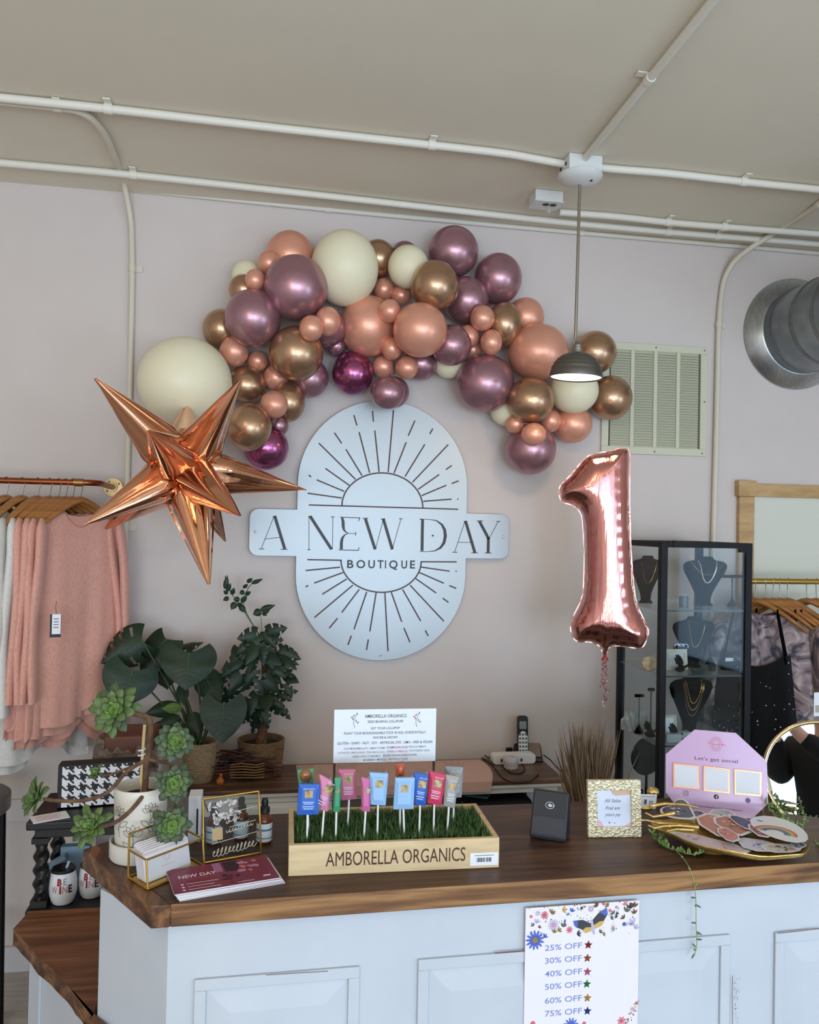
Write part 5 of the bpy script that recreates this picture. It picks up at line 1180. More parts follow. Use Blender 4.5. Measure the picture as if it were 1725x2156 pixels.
for i in range(60):
    x = gw*rg.uniform(.08, .62); y = gh*rg.uniform(.58, .93); m.disc(x, y, rg.uniform(.003, .008), GP, .0005, rg.choice((0, 0, 1)), 7, rg.uniform(.002, .004), rg.uniform(0, 3))
m.pbox(GP, gw*.15, gw*.33, gh*.33, gh*.52, .0003, .0006, 2)
m.build('floral_print', [flatm((198, 192, 188)), flatm((120, 112, 108)), flatm((180, 154, 112))], t, smooth=False, kind='stuff')
m = MB()
for y in (.72, .5): m.stroke([(gw*.45, gh*y), (gw*.92, gh*(y+.05))], GP, .0009, .0006)
m.stroke([(gw*.14, gh*.28), (gw*.92, gh*.36)], GP, .001, .0006)
for r, (y, x0_, x1_, n) in enumerate(((.58, .38, .62, 4), (.44, .38, .86, 9), (.13, .15, .9, 11))):
    P_ = []
    for k in range(n*8+1): f = k/(n*8); a_ = f*n*2*math.pi; hgt = (.009 if r == 2 else .004); P_.append((gw*(x0_+(x1_-x0_)*f)+math.cos(a_)*hgt*.35+math.sin(a_)*hgt*.3, gh*(y+.06*f)+math.sin(a_)*hgt*(.5+.5*abs(math.sin(f*7))))) 
    m.stroke(P_, GP, .0011, .0007)
m.build('script_lettering', flatm((214, 204, 176)), t, smooth=False)
# dropper bottles
AMB = mat('amber_glass', (96, 46, 16), .08, coat=.3); CAPB = mat('dropper_black', (20, 20, 22), .45)
def bottle(px, py, wpx, lab, hs=1.0):
    b = onZ(px, py, CZ); b = V((b.x, b.y, CZ)); r = wpx/2*pxm(b); t = thing('dropper_bottle', lab, 'bottle', b, 'dropper bottles by the glass frame'); h = r*4.0*hs
    MB().lathe([(0, .0006), (r*.9, .0008), (r, .004), (r, h*.72), (r*.92, h*.82), (r*.62, h*.92), (r*.5, h*.95), (r*.5, h)], b, 32).build('bottle', AMB, t)
    lbo = MB().lathe([(r*1.012, h*.10), (r*1.015, h*.105), (r*1.015, h*.66), (r*1.012, h*.665)], b, 32, cap=False).build('label', mat('bottle_label', (206, 212, 218), .5), t)
    m = MB(); pr = [(r*1.02, h*.44), (r*1.02, h*.50)]; m.lathe(pr, b, 32, 0, cap=False); m.lathe([(r*1.02, h*.2), (r*1.02, h*.23)], b, 32, 0, cap=False); m.build('label_band', mat('label_blue', (70, 110, 140), .5), lbo)
    MB().lathe([(r*.62, h*.96), (r*.66, h*.965), (r*.64, h*1.13), (r*.5, h*1.15), (r*.4, h*1.18), (r*.46, h*1.30), (r*.36, h*1.40), (0, h*1.43)], b, 24).build('dropper_cap', CAPB, t)
bottle(556, 1774, 33, 'amber dropper bottle standing free right of the glass frame'); bottle(507, 1766, 31, 'amber dropper bottle behind the middle of the glass frame'); bottle(449, 1776, 30, 'amber dropper bottle behind the left edge of the glass frame')
b = onZ(409, 1772, CZ); o = MB().box((b.x, b.y+.02, CZ+.0515), (.028, .05, .102)).build('carton', PAPER, None, smooth=False, bev=.001); tag(o, 'narrow white carton with black stripe between succulent and glass frame', 'carton')
m = MB().box((b.x+.006, b.y-.0056, CZ+.045), (.004, .0006, .06)); m.build('stripe', INK, o, smooth=False)
# ================================================================== flyer stack
bl_ = onZ(378, 1899, CZ); br_ = onZ(601, 1861, CZ); tl_ = onZ(366, 1836, CZ+.01); U_ = br_-bl_; fw_, fh_ = U_.length, (V((tl_.x, tl_.y, CZ))-bl_).length*1.02
MAR = mat('flyer_maroon', (128, 34, 66), .35); rg = random.Random(5)
for i in range(9):
    top = i == 8; pl = Pl(bl_+V((-.0012*i+rg.uniform(-.001, .001), .0010*i, .0006+i*.0011)), Matrix.Rotation(R_(rg.uniform(-.9, .9)+(1.2 if i == 2 else 0)), 3, 'Z') @ U_, Matrix.Rotation(R_(90), 3, 'Z') @ U_)
    o = MB().pbox(pl, 0, fw_, 0, fh_, 0, .0009).build('flyer', PAPER, None, smooth=False)
    tag(o, 'top maroon flyer with NEW DAY heading on the counter' if top else 'flyer lying under the top maroon one in the stack', 'flyer', 'flyers stacked on the counter')
    if top or i % 3 == 0: MB().pbox(pl, .0003, fw_-.0003, .0003, fh_-.0003, .00092, .00098).build('printed_face', MAR, o, smooth=False)
    if top:
        m = MB(); text(m, 'NEW DAY', pl, fw_*.09, fh_*.56, fh_*.12, .0011, w=fw_*.36, al='L', off=.02); 
        for k in range(3): y = fh_*(.32-.11*k); m.disc(fw_*.10, y, .0032, pl, .0011); m.pbox(pl, fw_*.14, fw_*(.44-.05*(k % 2)), y-.0008, y+.0008, .001, .0011)
        m.pbox(pl, fw_*.60, fw_*.76, fh_*.085, fh_*.10, .001, .0011); m.pbox(pl, fw_*.86, fw_*.93, fh_*.16, fh_*.21, .001, .0011)
        m.build('lettering', flatm((236, 214, 222)), o, smooth=False)
        m = MB(); P_ = [(fw_*(.1+.36*k/40), fh_*(.50+.03*math.sin(k*1.1))) for k in range(41)]; m.stroke(P_, pl, .0011, .0011)
        m.stroke([(fw_*.13+.009*math.cos(k*.4), fh_*.82+.009*math.sin(k*.4)) for k in range(17)], pl, .0007, .0011)
        for k in range(12): a_ = k*math.pi/6; m.stroke([(fw_*.13+math.cos(a_)*.004, fh_*.82+math.sin(a_)*.004), (fw_*.13+math.cos(a_)*.008, fh_*.82+math.sin(a_)*.008)], pl, .0006, .0011)
        m.build('emblem', flatm((196, 96, 124)), o, smooth=False)
        m = MB(); m.face([(fw_*.44, fh_*.60), (fw_*.52, fh_*.60), (fw_*.52, fh_*.98), (fw_*.44, fh_*.98)], pl, .00105, 0); m.face([(fw_*.54, fh_*.58), (fw_*.68, fh_*.55), (fw_*.70, fh_*.97), (fw_*.54, fh_*.97)], pl, .00105, 1)
        for k in range(16): m.disc(fw_*rg.uniform(.66, .86), fh_*rg.uniform(.5, .92), rg.uniform(.004, .010), pl, .0011+.00002*k, rg.choice((2, 3, 4)), 9, rg.uniform(.003, .007), rg.uniform(0, 3))
        for k in range(8): m.disc(fw_*rg.uniform(.50, .64), fh_*rg.uniform(.1, .5), rg.uniform(.003, .008), pl, .00105+.00002*k, rg.choice((1, 5)), 8, rg.uniform(.003, .009), rg.uniform(0, 3))
        m.build('photo_print', [flatm((166, 112, 150)), flatm((52, 26, 40)), flatm((206, 116, 122)), flatm((150, 60, 80)), flatm((186, 140, 160)), flatm((92, 28, 52))], o, smooth=False, kind='stuff')
# ================================================================== lollipop display box
q = [zz(607, 1846), zz(1051, 1827)]; bu = (q[1]-q[0]); bw_ = bu.length; bu.normalize(); BP = Pl(q[0]+V((0, 0, .0004)), bu, (0, 0, 1)); bh = (BP.uv(607, 1778)[1]+BP.uv(1052, 1766)[1])/2
bd = ((zz(1000, 1693, CZ+bh)-BP.p(0, 0)).dot(-BP.n)+(zz(613, 1702, CZ+bh)-BP.p(0, 0)).dot(-BP.n))/2
PINE = mat('pale_pine', (222, 196, 152), .55, rgb2=(208, 180, 136), scale=5, stretch=(2, 14, 14)); PINEI = mat('pine_inner', (186, 140, 92), .6)
t = thing('display_box', 'pale wooden tray box of artificial grass lettered AMBORELLA ORGANICS', 'box', BP.p(bw_/2, 0, -bd/2))
w_ = .011
for a in ((0, bw_, 0, bh, -w_, 0), (0, bw_, 0, bh, -bd, -bd+w_), (0, w_, 0, bh, -bd+w_, -w_), (bw_-w_, bw_, 0, bh, -bd+w_, -w_)): MB().pbox(BP, *a).build('side_panel', PINE, t, smooth=False, bev=.0012)
MB().pbox(BP, w_, bw_-w_, .0, .006, -bd+w_, -w_).build('bottom', PINEI, t, smooth=False)
gz = bh*.62; MB().pbox(BP, w_+.0005, bw_-w_-.0005, gz-.006, gz, -bd+w_+.0005, -w_-.0005).build('turf_backing', mat('turf_dark', (22, 36, 20), .9), t, smooth=False)
rg = random.Random(11); m = MB()
for i in range(5200):
    x = rg.uniform(w_+.003, bw_-w_-.003); z = -rg.uniform(w_+.003, bd-w_-.003); L_ = rg.uniform(.018, .034); a_ = rg.uniform(0, 6.28); ln_ = rg.uniform(.002, .016); wd = rg.uniform(.0007, .0012); c, s_ = math.cos(a_), math.sin(a_)
    mi = rg.choice((0, 0, 1, 2)); px, pz = -s_*wd, c*wd
    p0 = (x, gz, z); p1 = (x+c*ln_*.4, gz+L_*.6, z+s_*ln_*.4); p2 = (min(max(x+c*ln_*1.2, w_+.001), bw_-w_-.001), gz+L_, max(min(z+s_*ln_*1.2, -w_-.001), -bd+w_+.001))
    m.add([BP.p(p0[0]+px, p0[1], p0[2]+pz), BP.p(p0[0]-px, p0[1], p0[2]-pz), BP.p(p1[0]-px, p1[1], p1[2]-pz), BP.p(p1[0]+px, p1[1], p1[2]+pz), BP.p(*p2)], [(0, 1, 2, 3), (3, 2, 4)], mi)
m.build('artificial_grass', [mat('turf_a', (70, 106, 56), .5), mat('turf_b', (52, 84, 46), .5), mat('turf_c', (104, 136, 78), .5)], t, smooth=False, kind='stuff')
a_ = BP.uv(686, 1820); b_ = BP.uv(980, 1811); m = MB(); text(m, 'AMBORELLA ORGANICS', BP, a_[0], a_[1]-.004, .0285, .0006, w=b_[0]-a_[0], al='L'); m.build('lettering', mat('burnt_brown', (78, 42, 30), .6), t, smooth=False)
tg = MB(); a_ = BP.uv(990, 1823); b_ = BP.uv(1049, 1794); tg.pbox(BP, a_[0], b_[0], a_[1], b_[1], .0003, .0007); o = tg.build('price_label', PAPER, t, smooth=False)
m = MB(); x0, x1 = a_[0], b_[0]; y0, y1 = a_[1], b_[1]
for k in range(14): xx = x0+(x1-x0)*(.22+.04*k); m.pbox(BP, xx, xx+(x1-x0)*rg.choice((.012, .02, .028)), y0+(y1-y0)*.28, y0+(y1-y0)*.62, .0008, .0009)
m.pbox(BP, x0+(x1-x0)*.15, x0+(x1-x0)*.85, y0+(y1-y0)*.78, y0+(y1-y0)*.82, .0008, .0009); m.build('barcode', INK, o, smooth=False, kind='stuff')
# the sign on two posts at the back of the grass
SGP = Pl(BP.p(0, 0, -bd+.028), BP.u, (0, 0, 1)); c4 = [SGP.uv(*q) for q in ((703, 1609), (918, 1600), (918, 1489), (703, 1497))]
t = thing('info_sign', 'white AMBORELLA ORGANICS lollipop sign on two posts in the grass', 'sign', SGP.p(c4[0][0], gz)); x0, x1 = (c4[0][0]+c4[3][0])/2, (c4[1][0]+c4[2][0])/2; y0, y1 = (c4[0][1]+c4[1][1])/2, (c4[2][1]+c4[3][1])/2
MB().pbox(SGP, x0, x1, y0, y1, -.002, 0).build('panel', mat('sign_white', (232, 236, 244), .5), t, smooth=False)
for xx in (x0+.003, x1-.003): MB().pbox(SGP, xx-.0025, xx+.0025, gz+.0005, y0+.02, -.006, -.0021).build('post', mat('post_brown', (70, 54, 46), .6), t, smooth=False)
W_, H_ = x1-x0, y1-y0; m = MB()
LN = [('AMBORELLA ORGANICS', .5, .84, .062, .41, 0), ('SEED-BEARING LOLLIPOPS', .5, .745, .045, .35, 0), ('EAT YOUR LOLLIPOP', .5, .62, .043, .28, 0), ('PLANT YOUR BIODEGRADABLE STICK IN SOIL HORIZONTALLY', .5, .53, .047, .80, 0), ('WATER & GROW!', .5, .445, .043, .24, 0), ('GLUTEN - DAIRY - NUT - SOY - ARTIFICIAL DYE - GMO - FREE & VEGAN', .5, .345, .047, .93, 0),
      ('SAGE MARSHMALLOW  LEMON THYME', .30, .25, .036, .40, 1), ('CHAMPAGNE ROSES', .62, .255, .040, .21, 2), ('PEACH MINT', .82, .262, .036, .17, 1), ('LAVENDER LEMONGRASS  PEAR MARIGOLD', .27, .175, .034, .46, 3), ('VANILLA HIBISCUS', .62, .182, .036, .20, 4), ('STRAWBERRY BASIL', .84, .19, .034, .21, 5), ('GREEN APPLE CHAMOMILE', .32, .10, .036, .27, 5), ('BLOOD ORANGE ELDER FLOWER', .65, .108, .036, .33, 6), ('BLUEBERRY MYRTLE', .40, .03, .038, .22, 7), ('GRAPEFRUIT CHIVE', .63, .038, .036, .19, 3)]
for s, fx, fy, h_, w2, mi in LN: text(m, s, SGP, x0+W_*fx, y0+H_*fy, H_*h_, .0004, w=W_*w2, mi=mi, off=.004)
for sx, mi in ((.20, 1), (.81, 4)):
    px, py = x0+W_*sx, y0+H_*.72
    m.stroke([(px, py-.008), (px-.003, py+.004), (px+.001, py+.016), (px+.004, py+.022)], SGP, .0008, .0004, 0)
    for k in range(6): m.disc(px+.007*math.cos(k*1.1), py+.004+.004*k, .0032, SGP, .0005, mi, 7, .0014, k*.9+.4)
m.build('lettering', [flatm((62, 58, 58)), flatm((120, 124, 130)), flatm((160, 60, 72)), flatm((150, 140, 150)), flatm((176, 108, 132)), flatm((110, 150, 122)), flatm((110, 90, 70)), flatm((62, 90, 150))], t, smooth=False)
# lollipops: corner pixels of each packet, depth into the box, stick foot
STK = mat('stick_white', (236, 234, 230), .5); CLR = pane_mat('wrapper', (240, 238, 236), .35); WIN = mat('candy_window', (196, 172, 120), .2, rgb2=(120, 100, 70), scale=90, coat=.5)
def lz(x, y): return (600+x*.23188, 1580+y*.23196)
LL = [('blue', (52, 104, 196), [(125, 300), (320, 300), (303, 580), (108, 585)], (203, 704), .045, 'blue lollipop packet at the front left corner of the grass'),
      ('pink', (214, 134, 172), [(312, 212), (430, 275), (388, 552), (325, 538)], (334, 694), .050, 'pink lollipop packet turned edgeways beside the front left blue one'),
      ('green', (62, 156, 112), [(450, 245), (512, 240), (500, 556), (436, 556)], (464, 690), .052, 'narrow green lollipop packet third from the left'),
      ('rose', (214, 120, 152), [(482, 170), (642, 170), (655, 440), (512, 452)], (571, 574), .120, 'rose pink lollipop packet standing behind the narrow green one'),
      ('magenta', (206, 108, 160), [(692, 238), (770, 255), (772, 556), (696, 545)], (717, 690), .052, 'narrow magenta lollipop packet seen edge on near the middle'),
      ('light_blue', (152, 192, 232), [(766, 195), (940, 206), (915, 500), (776, 490)], (841, 688), .055, 'light blue lollipop packet left of the centre gap'),
      ('light_blue', (152, 192, 232), [(1000, 245), (1182, 242), (1168, 530), (982, 535)], (1090, 664), .060, 'light blue lollipop packet right of the centre gap'),
      ('royal', (50, 100, 190), [(1170, 192), (1305, 215), (1276, 505), (1180, 488)], (1221, 668), .062, 'royal blue lollipop packet between light blue and raspberry ones'),
      ('raspberry', (206, 62, 98), [(1310, 182), (1462, 216), (1422, 500), (1290, 478)], (1352, 640), .070, 'raspberry red lollipop packet fourth from the right'),
      ('grey', (164, 162, 160), [(1460, 215), (1582, 235), (1542, 525), (1438, 500)], (1473, 654), .068, 'grey lollipop packet at the front right with dark candy'),
      ('silver', (150, 152, 156), [(1452, 140), (1620, 150), (1604, 425), (1470, 430)], (1530, 560), .125, 'silver grey lollipop packet at the back right corner'),
      ('mint', (92, 170, 130), [(112, 175), (262, 160), (262, 300), (125, 310)], (225, 560), .100, 'green and brown lollipop packet behind the front left blue one'),
      ('orange', (208, 104, 62), [(1003, 125), (1085, 120), (1083, 232), (1008, 238)], (1050, 540), .100, 'orange lollipop in clear wrapper behind right light blue packet')]
for nm, col, cs, ft, dep, lab in LL:
    pl = Pl(BP.p(0, 0, -dep), BP.u, (0, 0, 1)); Q = [pl.uv(*lz(*c)) for c in cs]; fx, fy = pl.uv(*lz(*ft)); fy = max(gz+.004, min(fy, gz+.02))
    cx_ = sum(q[0] for q in Q)/4; cy_ = sum(q[1] for q in Q)/4; tl, tr, br2, bl2 = Q
    t = thing('lollipop', lab, 'lollipop', pl.p(fx, gz+.001), 'lollipops standing in the grass')
    up = V((0, 0, 0)); ang = ((tl[0]+tr[0])-(bl2[0]+br2[0]))/2; wid = math.dist(tl, tr); thin = wid < .024
    thk = .011
    mb = MB(); pts = [bl2, br2, tr, tl]; mid = [((a[0]+cx_)/2, (a[1]+cy_)/2) for a in pts]
    vs = [pl.p(x, y, -thk*.25) for x, y in pts]+[pl.p(x, y, thk*.25) for x, y in pts]+[pl.p(cx_+(x-cx_)*.62, cy_+(y-cy_)*.62, thk*.75) for x, y in pts]+[pl.p(cx_+(x-cx_)*.62, cy_+(y-cy_)*.62, -thk*.75) for x, y in pts]
    fs = [(i, (i+1) % 4, 4+(i+1) % 4, 4+i) for i in range(4)]+[(4+i, 4+(i+1) % 4, 8+(i+1) % 4, 8+i) for i in range(4)]+[(8, 9, 10, 11), (15, 14, 13, 12)]+[(12+i, 12+(i+1) % 4, (i+1) % 4, i) for i in range(4)]
    mb.add(vs, fs); mb.build('packet', mat('packet_'+nm, col, .4, coat=.2), t, smooth=False, bev=.0015)
    LPl = Pl(pl.p(cx_, cy_, thk*.76), V(pl.p(*tr))-V(pl.p(*tl)), V(pl.p((tl[0]+tr[0])/2, (tl[1]+tr[1])/2))-V(pl.p((bl2[0]+br2[0])/2, (bl2[1]+br2[1])/2)))
    hh_ = math.dist(tl, bl2); hw2 = wid/2
    if nm not in ('mint', 'orange'):
        m = MB(); ws = min(.0085, hw2*.55); ox = 0 if not thin else hw2*.1
        m.prism([(ox-ws, hh_*.10-ws*.2), (ox+ws, hh_*.10-ws*.2), (ox+ws, hh_*.10+ws*1.6), (ox-ws, hh_*.10+ws*1.6)], LPl, -.001, .0006); m.build('candy_window', WIN, t, smooth=False)
        if not thin:
            m = MB(); white = nm not in ('light_blue',)
            text(m, 'AMBORELLA ORGANICS', LPl, 0, hh_*.31+.002, .0032, .0004 if hh_ < .01 else .0009, w=hw2*1.05)
            for k, f in enumerate((-.06, -.11, -.2, -.27)): m.pbox(LPl, -hw2*(.52-.1*(k % 2)), hw2*(.52-.1*(k % 2)), hh_*f-.0006, hh_*f+.0006, .0003, .0006)
            m.build('lettering', flatm((226, 232, 240) if white else (172, 204, 236)), t, smooth=False)
    else:
        m = MB(); m.ball(LPl.p(0, hh_*.15, .001), (hw2*.75, .008, hh_*.45), 16, 10); m.build('candy', mat('candy_'+nm, (146, 96, 52) if nm == 'mint' else (206, 96, 60), .15, coat=.5), t)
    # crimped clear wrapper sticking out of the top
    m = MB(); N = 9; vs = []
    for i in range(N+1):
        f = i/N; x = tl[0]+(tr[0]-tl[0])*f; y = tl[1]+(tr[1]-tl[1])*f
        vs += [pl.p(x, y-.002, 0), pl.p(x+(f-.5)*.003, y+.009+.0022*math.sin(i*2.2), .002*math.sin(i*3.1))]
    m.add(vs, [(2*i, 2*i+2, 2*i+3, 2*i+1) for i in range(N)]); m.build('clear_wrapper', CLR, t, smooth=False)
    bx_, by_ = (bl2[0]+br2[0])/2, (bl2[1]+br2[1])/2
    MB().tube([pl.p(fx, gz+.001, 0), pl.p(bx_, by_+.004, 0)], .0022, 10).build('stick', STK, t)
# ================================================================== card reader
A = zz(1115, 1765); B = zz(1191, 1777); RP = Pl(A, B-A, V((0, 0, 1))); RB = V((-RP.u.y, RP.u.x, 0)); RB = RB if RB.y > 0 else -RB
w_ = (B-A).length; th = (RP.uv(1118, 1673)[1]+RP.uv(1193, 1681)[1])/2*1.02
t = thing('card_reader', 'dark slate card payment terminal with contactless symbol', 'card reader', A)
SL = mat('slate_plastic', (38, 42, 50), .35); SLB = mat('slate_screen', (46, 52, 64), .18, coat=.4)
def wedge(x0, x1, P_): return [[A+RP.u*x+RB*y+V((0, 0, z)) for y, z in P_] for x in (x0, x1)]
prof = [(0, .001), (.062, .001), (.060, th*.9), (.042, th), (.036, th), (0.0, .010)]
L0, L1 = wedge(0, w_, prof); n = len(prof); m = MB(); m.add(L0+L1, [tuple(range(n)), tuple(range(n, 2*n))[::-1]]+[(i, n+i, n+(i+1) % n, (i+1) % n) for i in range(n)]); m.build('housing', SL, t, smooth=False, bev=.004)
d_ = (V((0, 0, th))+RB*.036-V((0, 0, .010))); FPl = Pl(A+V((0, 0, .010)), RP.u, d_); L_ = d_.length
m = MB(); m.prism(rr(.004, w_-.004, .004, L_*.42, .004), FPl, .0002, .0014); m.build('screen', SLB, t, smooth=False)
m = MB(); m.prism(rr(.004, w_-.004, L_*.45, L_*.97, .004), FPl, .0002, .0010); m.build('tap_plate', SL, t, smooth=False)
m = MB(); cx_, cy_ = w_*.5, L_*.68
m.stroke([(cx_+.010*math.cos(k*math.pi/14), cy_+.0072*math.sin(k*math.pi/14)) for k in range(29)], FPl, .0011, .0013)
m.disc(cx_+.0005, cy_, .0050, FPl, .0013, 0, 14, .0034, -.2)
for k in range(3): m.stroke([(cx_+.006+.0016*k+.0012*math.cos(j*.3-1), cy_+.0022*math.sin(j*.3-1)) for j in range(7)], FPl, .0008, .0013)
m.build('contactless_symbol', flatm((206, 216, 226)), t, smooth=False)
# ================================================================== hammered photo frame
A = zz(1238, 1763); B = zz(1351, 1762); GP = Pl(A, B-A, V((0, .10, 1))); w_ = (B-A).length; h_ = (GP.uv(1233, 1641)[1]+GP.uv(1343, 1643)[1])/2; bdw = w_*.185
HAM = mat('hammered_gold', (246, 238, 212), .34, .5, rgb2=(222, 210, 170), scale=160, bump=.45, bscale=190, noise='VORONOI')
t = thing('photo_frame', 'pale gold hammered photo frame holding a handwritten sales note', 'photo frame', A)
for a in ((-.0, w_, 0, bdw), (0, w_, h_-bdw, h_), (0, bdw, bdw, h_-bdw), (w_-bdw, w_, bdw, h_-bdw)): MB().pbox(GP, *a, -.010, .004).build('moulding', HAM, t, smooth=False, bev=.002)
MB().pbox(GP, bdw*.9, w_-bdw*.9, bdw*.9, h_-bdw*.9, -.008, -.003).build('note', mat('note_paper', (216, 222, 240), .5), t, smooth=False)
MB().pbox(GP, w_*.4, w_*.6, .002, h_*.7, -.016, -.0105).build('easel_back', BLACK, t, smooth=False)
m = MB(); x0, x1, y0, y1 = bdw, w_-bdw, bdw, h_-bdw; iw, ih = x1-x0, y1-y0
for s, fx, fy, w2 in (('All Sales', .46, .66, .48), ('Final are', .46, .46, .42), ('yours yay', .46, .28, .45)): text(m, s, GP, x0+iw*fx, y0+ih*fy, .0075, -.0026, w=iw*w2, skew=.35)
m.disc(x0+iw*.36, y0+ih*.10, .0018, GP, -.0026); m.disc(x0+iw*.52, y0+ih*.09, .0012, GP, -.0026)
m.build('handwriting', flatm((86, 90, 104)), t, smooth=False)
m = MB(); m.face([(x0+iw*.42, y1), (x0+iw*.45, y1-ih*.10), (x0+iw*.55, y1-ih*.16), (x1, y1-ih*.13), (x1, y1)], GP, -.0027, 0); m.face([(x0, y0), (x0+iw*.18, y0), (x0+iw*.14, y0+ih*.12), (x0, y0+ih*.2)], GP, -.0027, 1); m.face([(x1, y0), (x1-iw*.2, y0), (x1-iw*.1, y0+ih*.06), (x1, y0+ih*.1)], GP, -.0027, 1)
m.build('watercolour_print', [flatm((212, 180, 150)), flatm((220, 180, 190))], t, smooth=False)
# price tag behind, hanging from the gold bird ornament
b = zz(1374, 1712); t = thing('gold_ornament', 'gold shell shaped trinket with white price tag behind the frame', 'ornament', V((b.x, b.y+.05, CZ)))
ob = V((b.x, b.y+.05, CZ)); oc = onY(1375, 1668, ob.y); s = pxm(oc)
GM = mat('gold_leafing', (226, 194, 124), .34, .9, rgb2=(198, 162, 90), scale=30, bump=.25, bscale=60)
m = MB(); m.lathe([(0, .001), (.026, .0015), (.022, .008), (.009, .012), (.007, .03), (.008, oc.z-CZ-.012), (.006, oc.z-CZ-.008)], ob, 24); m.build('stem', GM, t); MB().ball(oc, (14*s, 10*s, 11*s), 24, 14).build('shell', GM, t)
TP = Pl(onY(1346, 1702, ob.y-.02), (1, .0, -.07), (0, 0, 1)); s = pxm(TP.O)
MB().pbox(TP, 0, 38*s, 0, 30*s, -.0008, 0).build('price_tag', PAPER, t, smooth=False)
m = MB(); m.pbox(TP, 10*s, 16*s, 9*s, 19*s, .0002, .0004)
for k in range(3): m.pbox(TP, (22+3*k)*s, (23.4+3*k)*s, 8*s, 17*s, .0002, .0004)
m.pbox(TP, 4*s, 34*s, 25*s, 26*s, .0002, .0004); m.build('tag_print', flatm((92, 98, 118)), t, smooth=False)
MB().tube([TP.p(30*s, 30*s), TP.p(32*s, 34*s, .002), oc-V((0, .009, .0))], .0008, 5).build('string', INK, t)
# ================================================================== gold leaf tray and its stickers
TZ_ = CZ+.034
pl_, pr_, pn_, pf_ = zz(1372, 1733, TZ_), zz(1704, 1784, TZ_), zz(1545, 1791, TZ_), zz(1540, 1724, TZ_)
tc_ = (pl_+pr_)/2; ta = (pr_-pl_)/2; tb = (pf_-pn_)/2
t = thing('gold_tray', 'gold twig handled dish full of stickers on the counter', 'tray', V((tc_.x, tc_.y, CZ)))
def trp(th, r, dz): 
    c, s_ = math.cos(th), math.sin(th); k = 1-.42*max(0, -c)**1.5; return tc_+ta*(c*r)+tb*(s_*r*k)+V((0, 0, dz))
m = MB(); NR = 8
def trf(u, v):
    th = 2*math.pi*u; 
    prof = [(.02, -.012), (.5, -.012), (.86, -.010), (.97, -.003), (1.0, .001), (1.005, -.001), (.97, -.008), (.86, -.015), (.5, -.018), (.02, -.018)]
    k = v*(len(prof)-1); i = min(int(k), len(prof)-2); f = k-i; r = prof[i][0]+(prof[i+1][0]-prof[i][0])*f; z = prof[i][1]+(prof[i+1][1]-prof[i][1])*f
    return trp(th, r*(1+.012*math.sin(th*9)*r), z+.0015*math.sin(th*7)*r)
m.grid(trf, 64, 19, closed=True); m.build('dish', GM, t, sharp=80)
MB().lathe([(0, .0008), (.05, .001), (.052, .004), (.04, .010), (.034, TZ_-.018-CZ)], V((tc_.x-ta.x*.25, tc_.y-ta.y*.25, CZ)), 36).build('foot', GM, t)
def twig(pts, r):
    q = [onY(x, y, tc_.y+dy) for x, y, dy in pts]; MB().tube(q, [r*(1-.55*i/(len(q)-1)) for i in range(len(q))], 8).build('twig_handle', GM, t)
twig([(1450, 1737, .0), (1420, 1734, .0), (1385, 1733, -.01), (1362, 1727, -.01), (1338, 1727, -.01)], .004)
twig([(1470, 1742, -.02), (1430, 1738, -.02), (1395, 1740, -.02), (1378, 1744, -.02), (1366, 1738, -.02)], .005)
twig([(1460, 1748, -.03), (1425, 1746, -.03), (1403, 1750, -.03), (1412, 1742, -.03)], .004)
twig([(1420, 1712, .03), (1400, 1716, .03), (1375, 1720, .03), (1360, 1712, .03)], .005)
twig([(1372, 1697, .05), (1400, 1692, .05), (1440, 1694, .05), (1470, 1700, .05)], .0045)
TPl = Pl(tc_-V((0, 0, .0105)), ta, tb)
tal, tbl = ta.length, tb.length
def tuv(px, py, dz=-.006): p = zz(px, py, TZ_+dz)-TPl.O; return (p.dot(TPl.u), p.dot(TPl.v))
SW = mat('sticker_white', (228, 230, 236), .35); si = [0]
def sticker(pts, lab, draw, dz=None):
    si[0] += 1; z = .0006+.0016*si[0]; P_ = [tuv(*p) for p in pts]; gx, gy = sum(q[0] for q in P_)/len(P_), sum(q[1] for q in P_)/len(P_); P_ = smoothp([(gx+(x-gx)*1.42, gy+(y-gy)*1.42) for x, y in P_], 1); m = MB(); m.prism(P_, TPl, z-.0006, z)
    o = m.build('sticker', SW, None, smooth=False); tag(o, lab, 'sticker', 'stickers in the gold tray')
    ms = {}; m = MB(); cx_ = sum(q[0] for q in P_)/len(P_); cy_ = sum(q[1] for q in P_)/len(P_); mats = []
    def col(c):
        if c not in ms: ms[c] = len(mats); mats.append(flatm(c, .35))
        return ms[c]
    draw(m, P_, cx_, cy_, z+.0003, col)
    if m.f: m.build('print', mats, o, smooth=False)
def insetf(k, c): return lambda m, P_, cx, cy, z, col: m.face([(cx+(x-cx)*k, cy+(y-cy)*k) for x, y in P_], TPl, z, col(c))
def blot(cs, n, seed, k=.8):
    def f(m, P_, cx, cy, z, col):
        rg = random.Random(seed); xs_ = [q[0] for q in P_]; ys_ = [q[1] for q in P_]
        m.face([(cx+(x-cx)*.86, cy+(y-cy)*.86) for x, y in P_], TPl, z, col(cs[0]))
        for i in range(n):
            a = rg.choice(P_); f_ = rg.random()*.62; m.disc(cx+(a[0]-cx)*f_, cy+(a[1]-cy)*f_, rg.uniform(.003, .008), TPl, z+.00004*(i+1), col(rg.choice(cs[1:])), 8, rg.uniform(.002, .005), rg.uniform(0, 3))
    return f
sticker([(1440, 1752), (1560, 1780), (1540, 1792), (1425, 1760)], 'pale pink striped sticker at the near edge of the tray', blot([(216, 200, 206), (206, 150, 160), (230, 226, 230)], 10, 1))
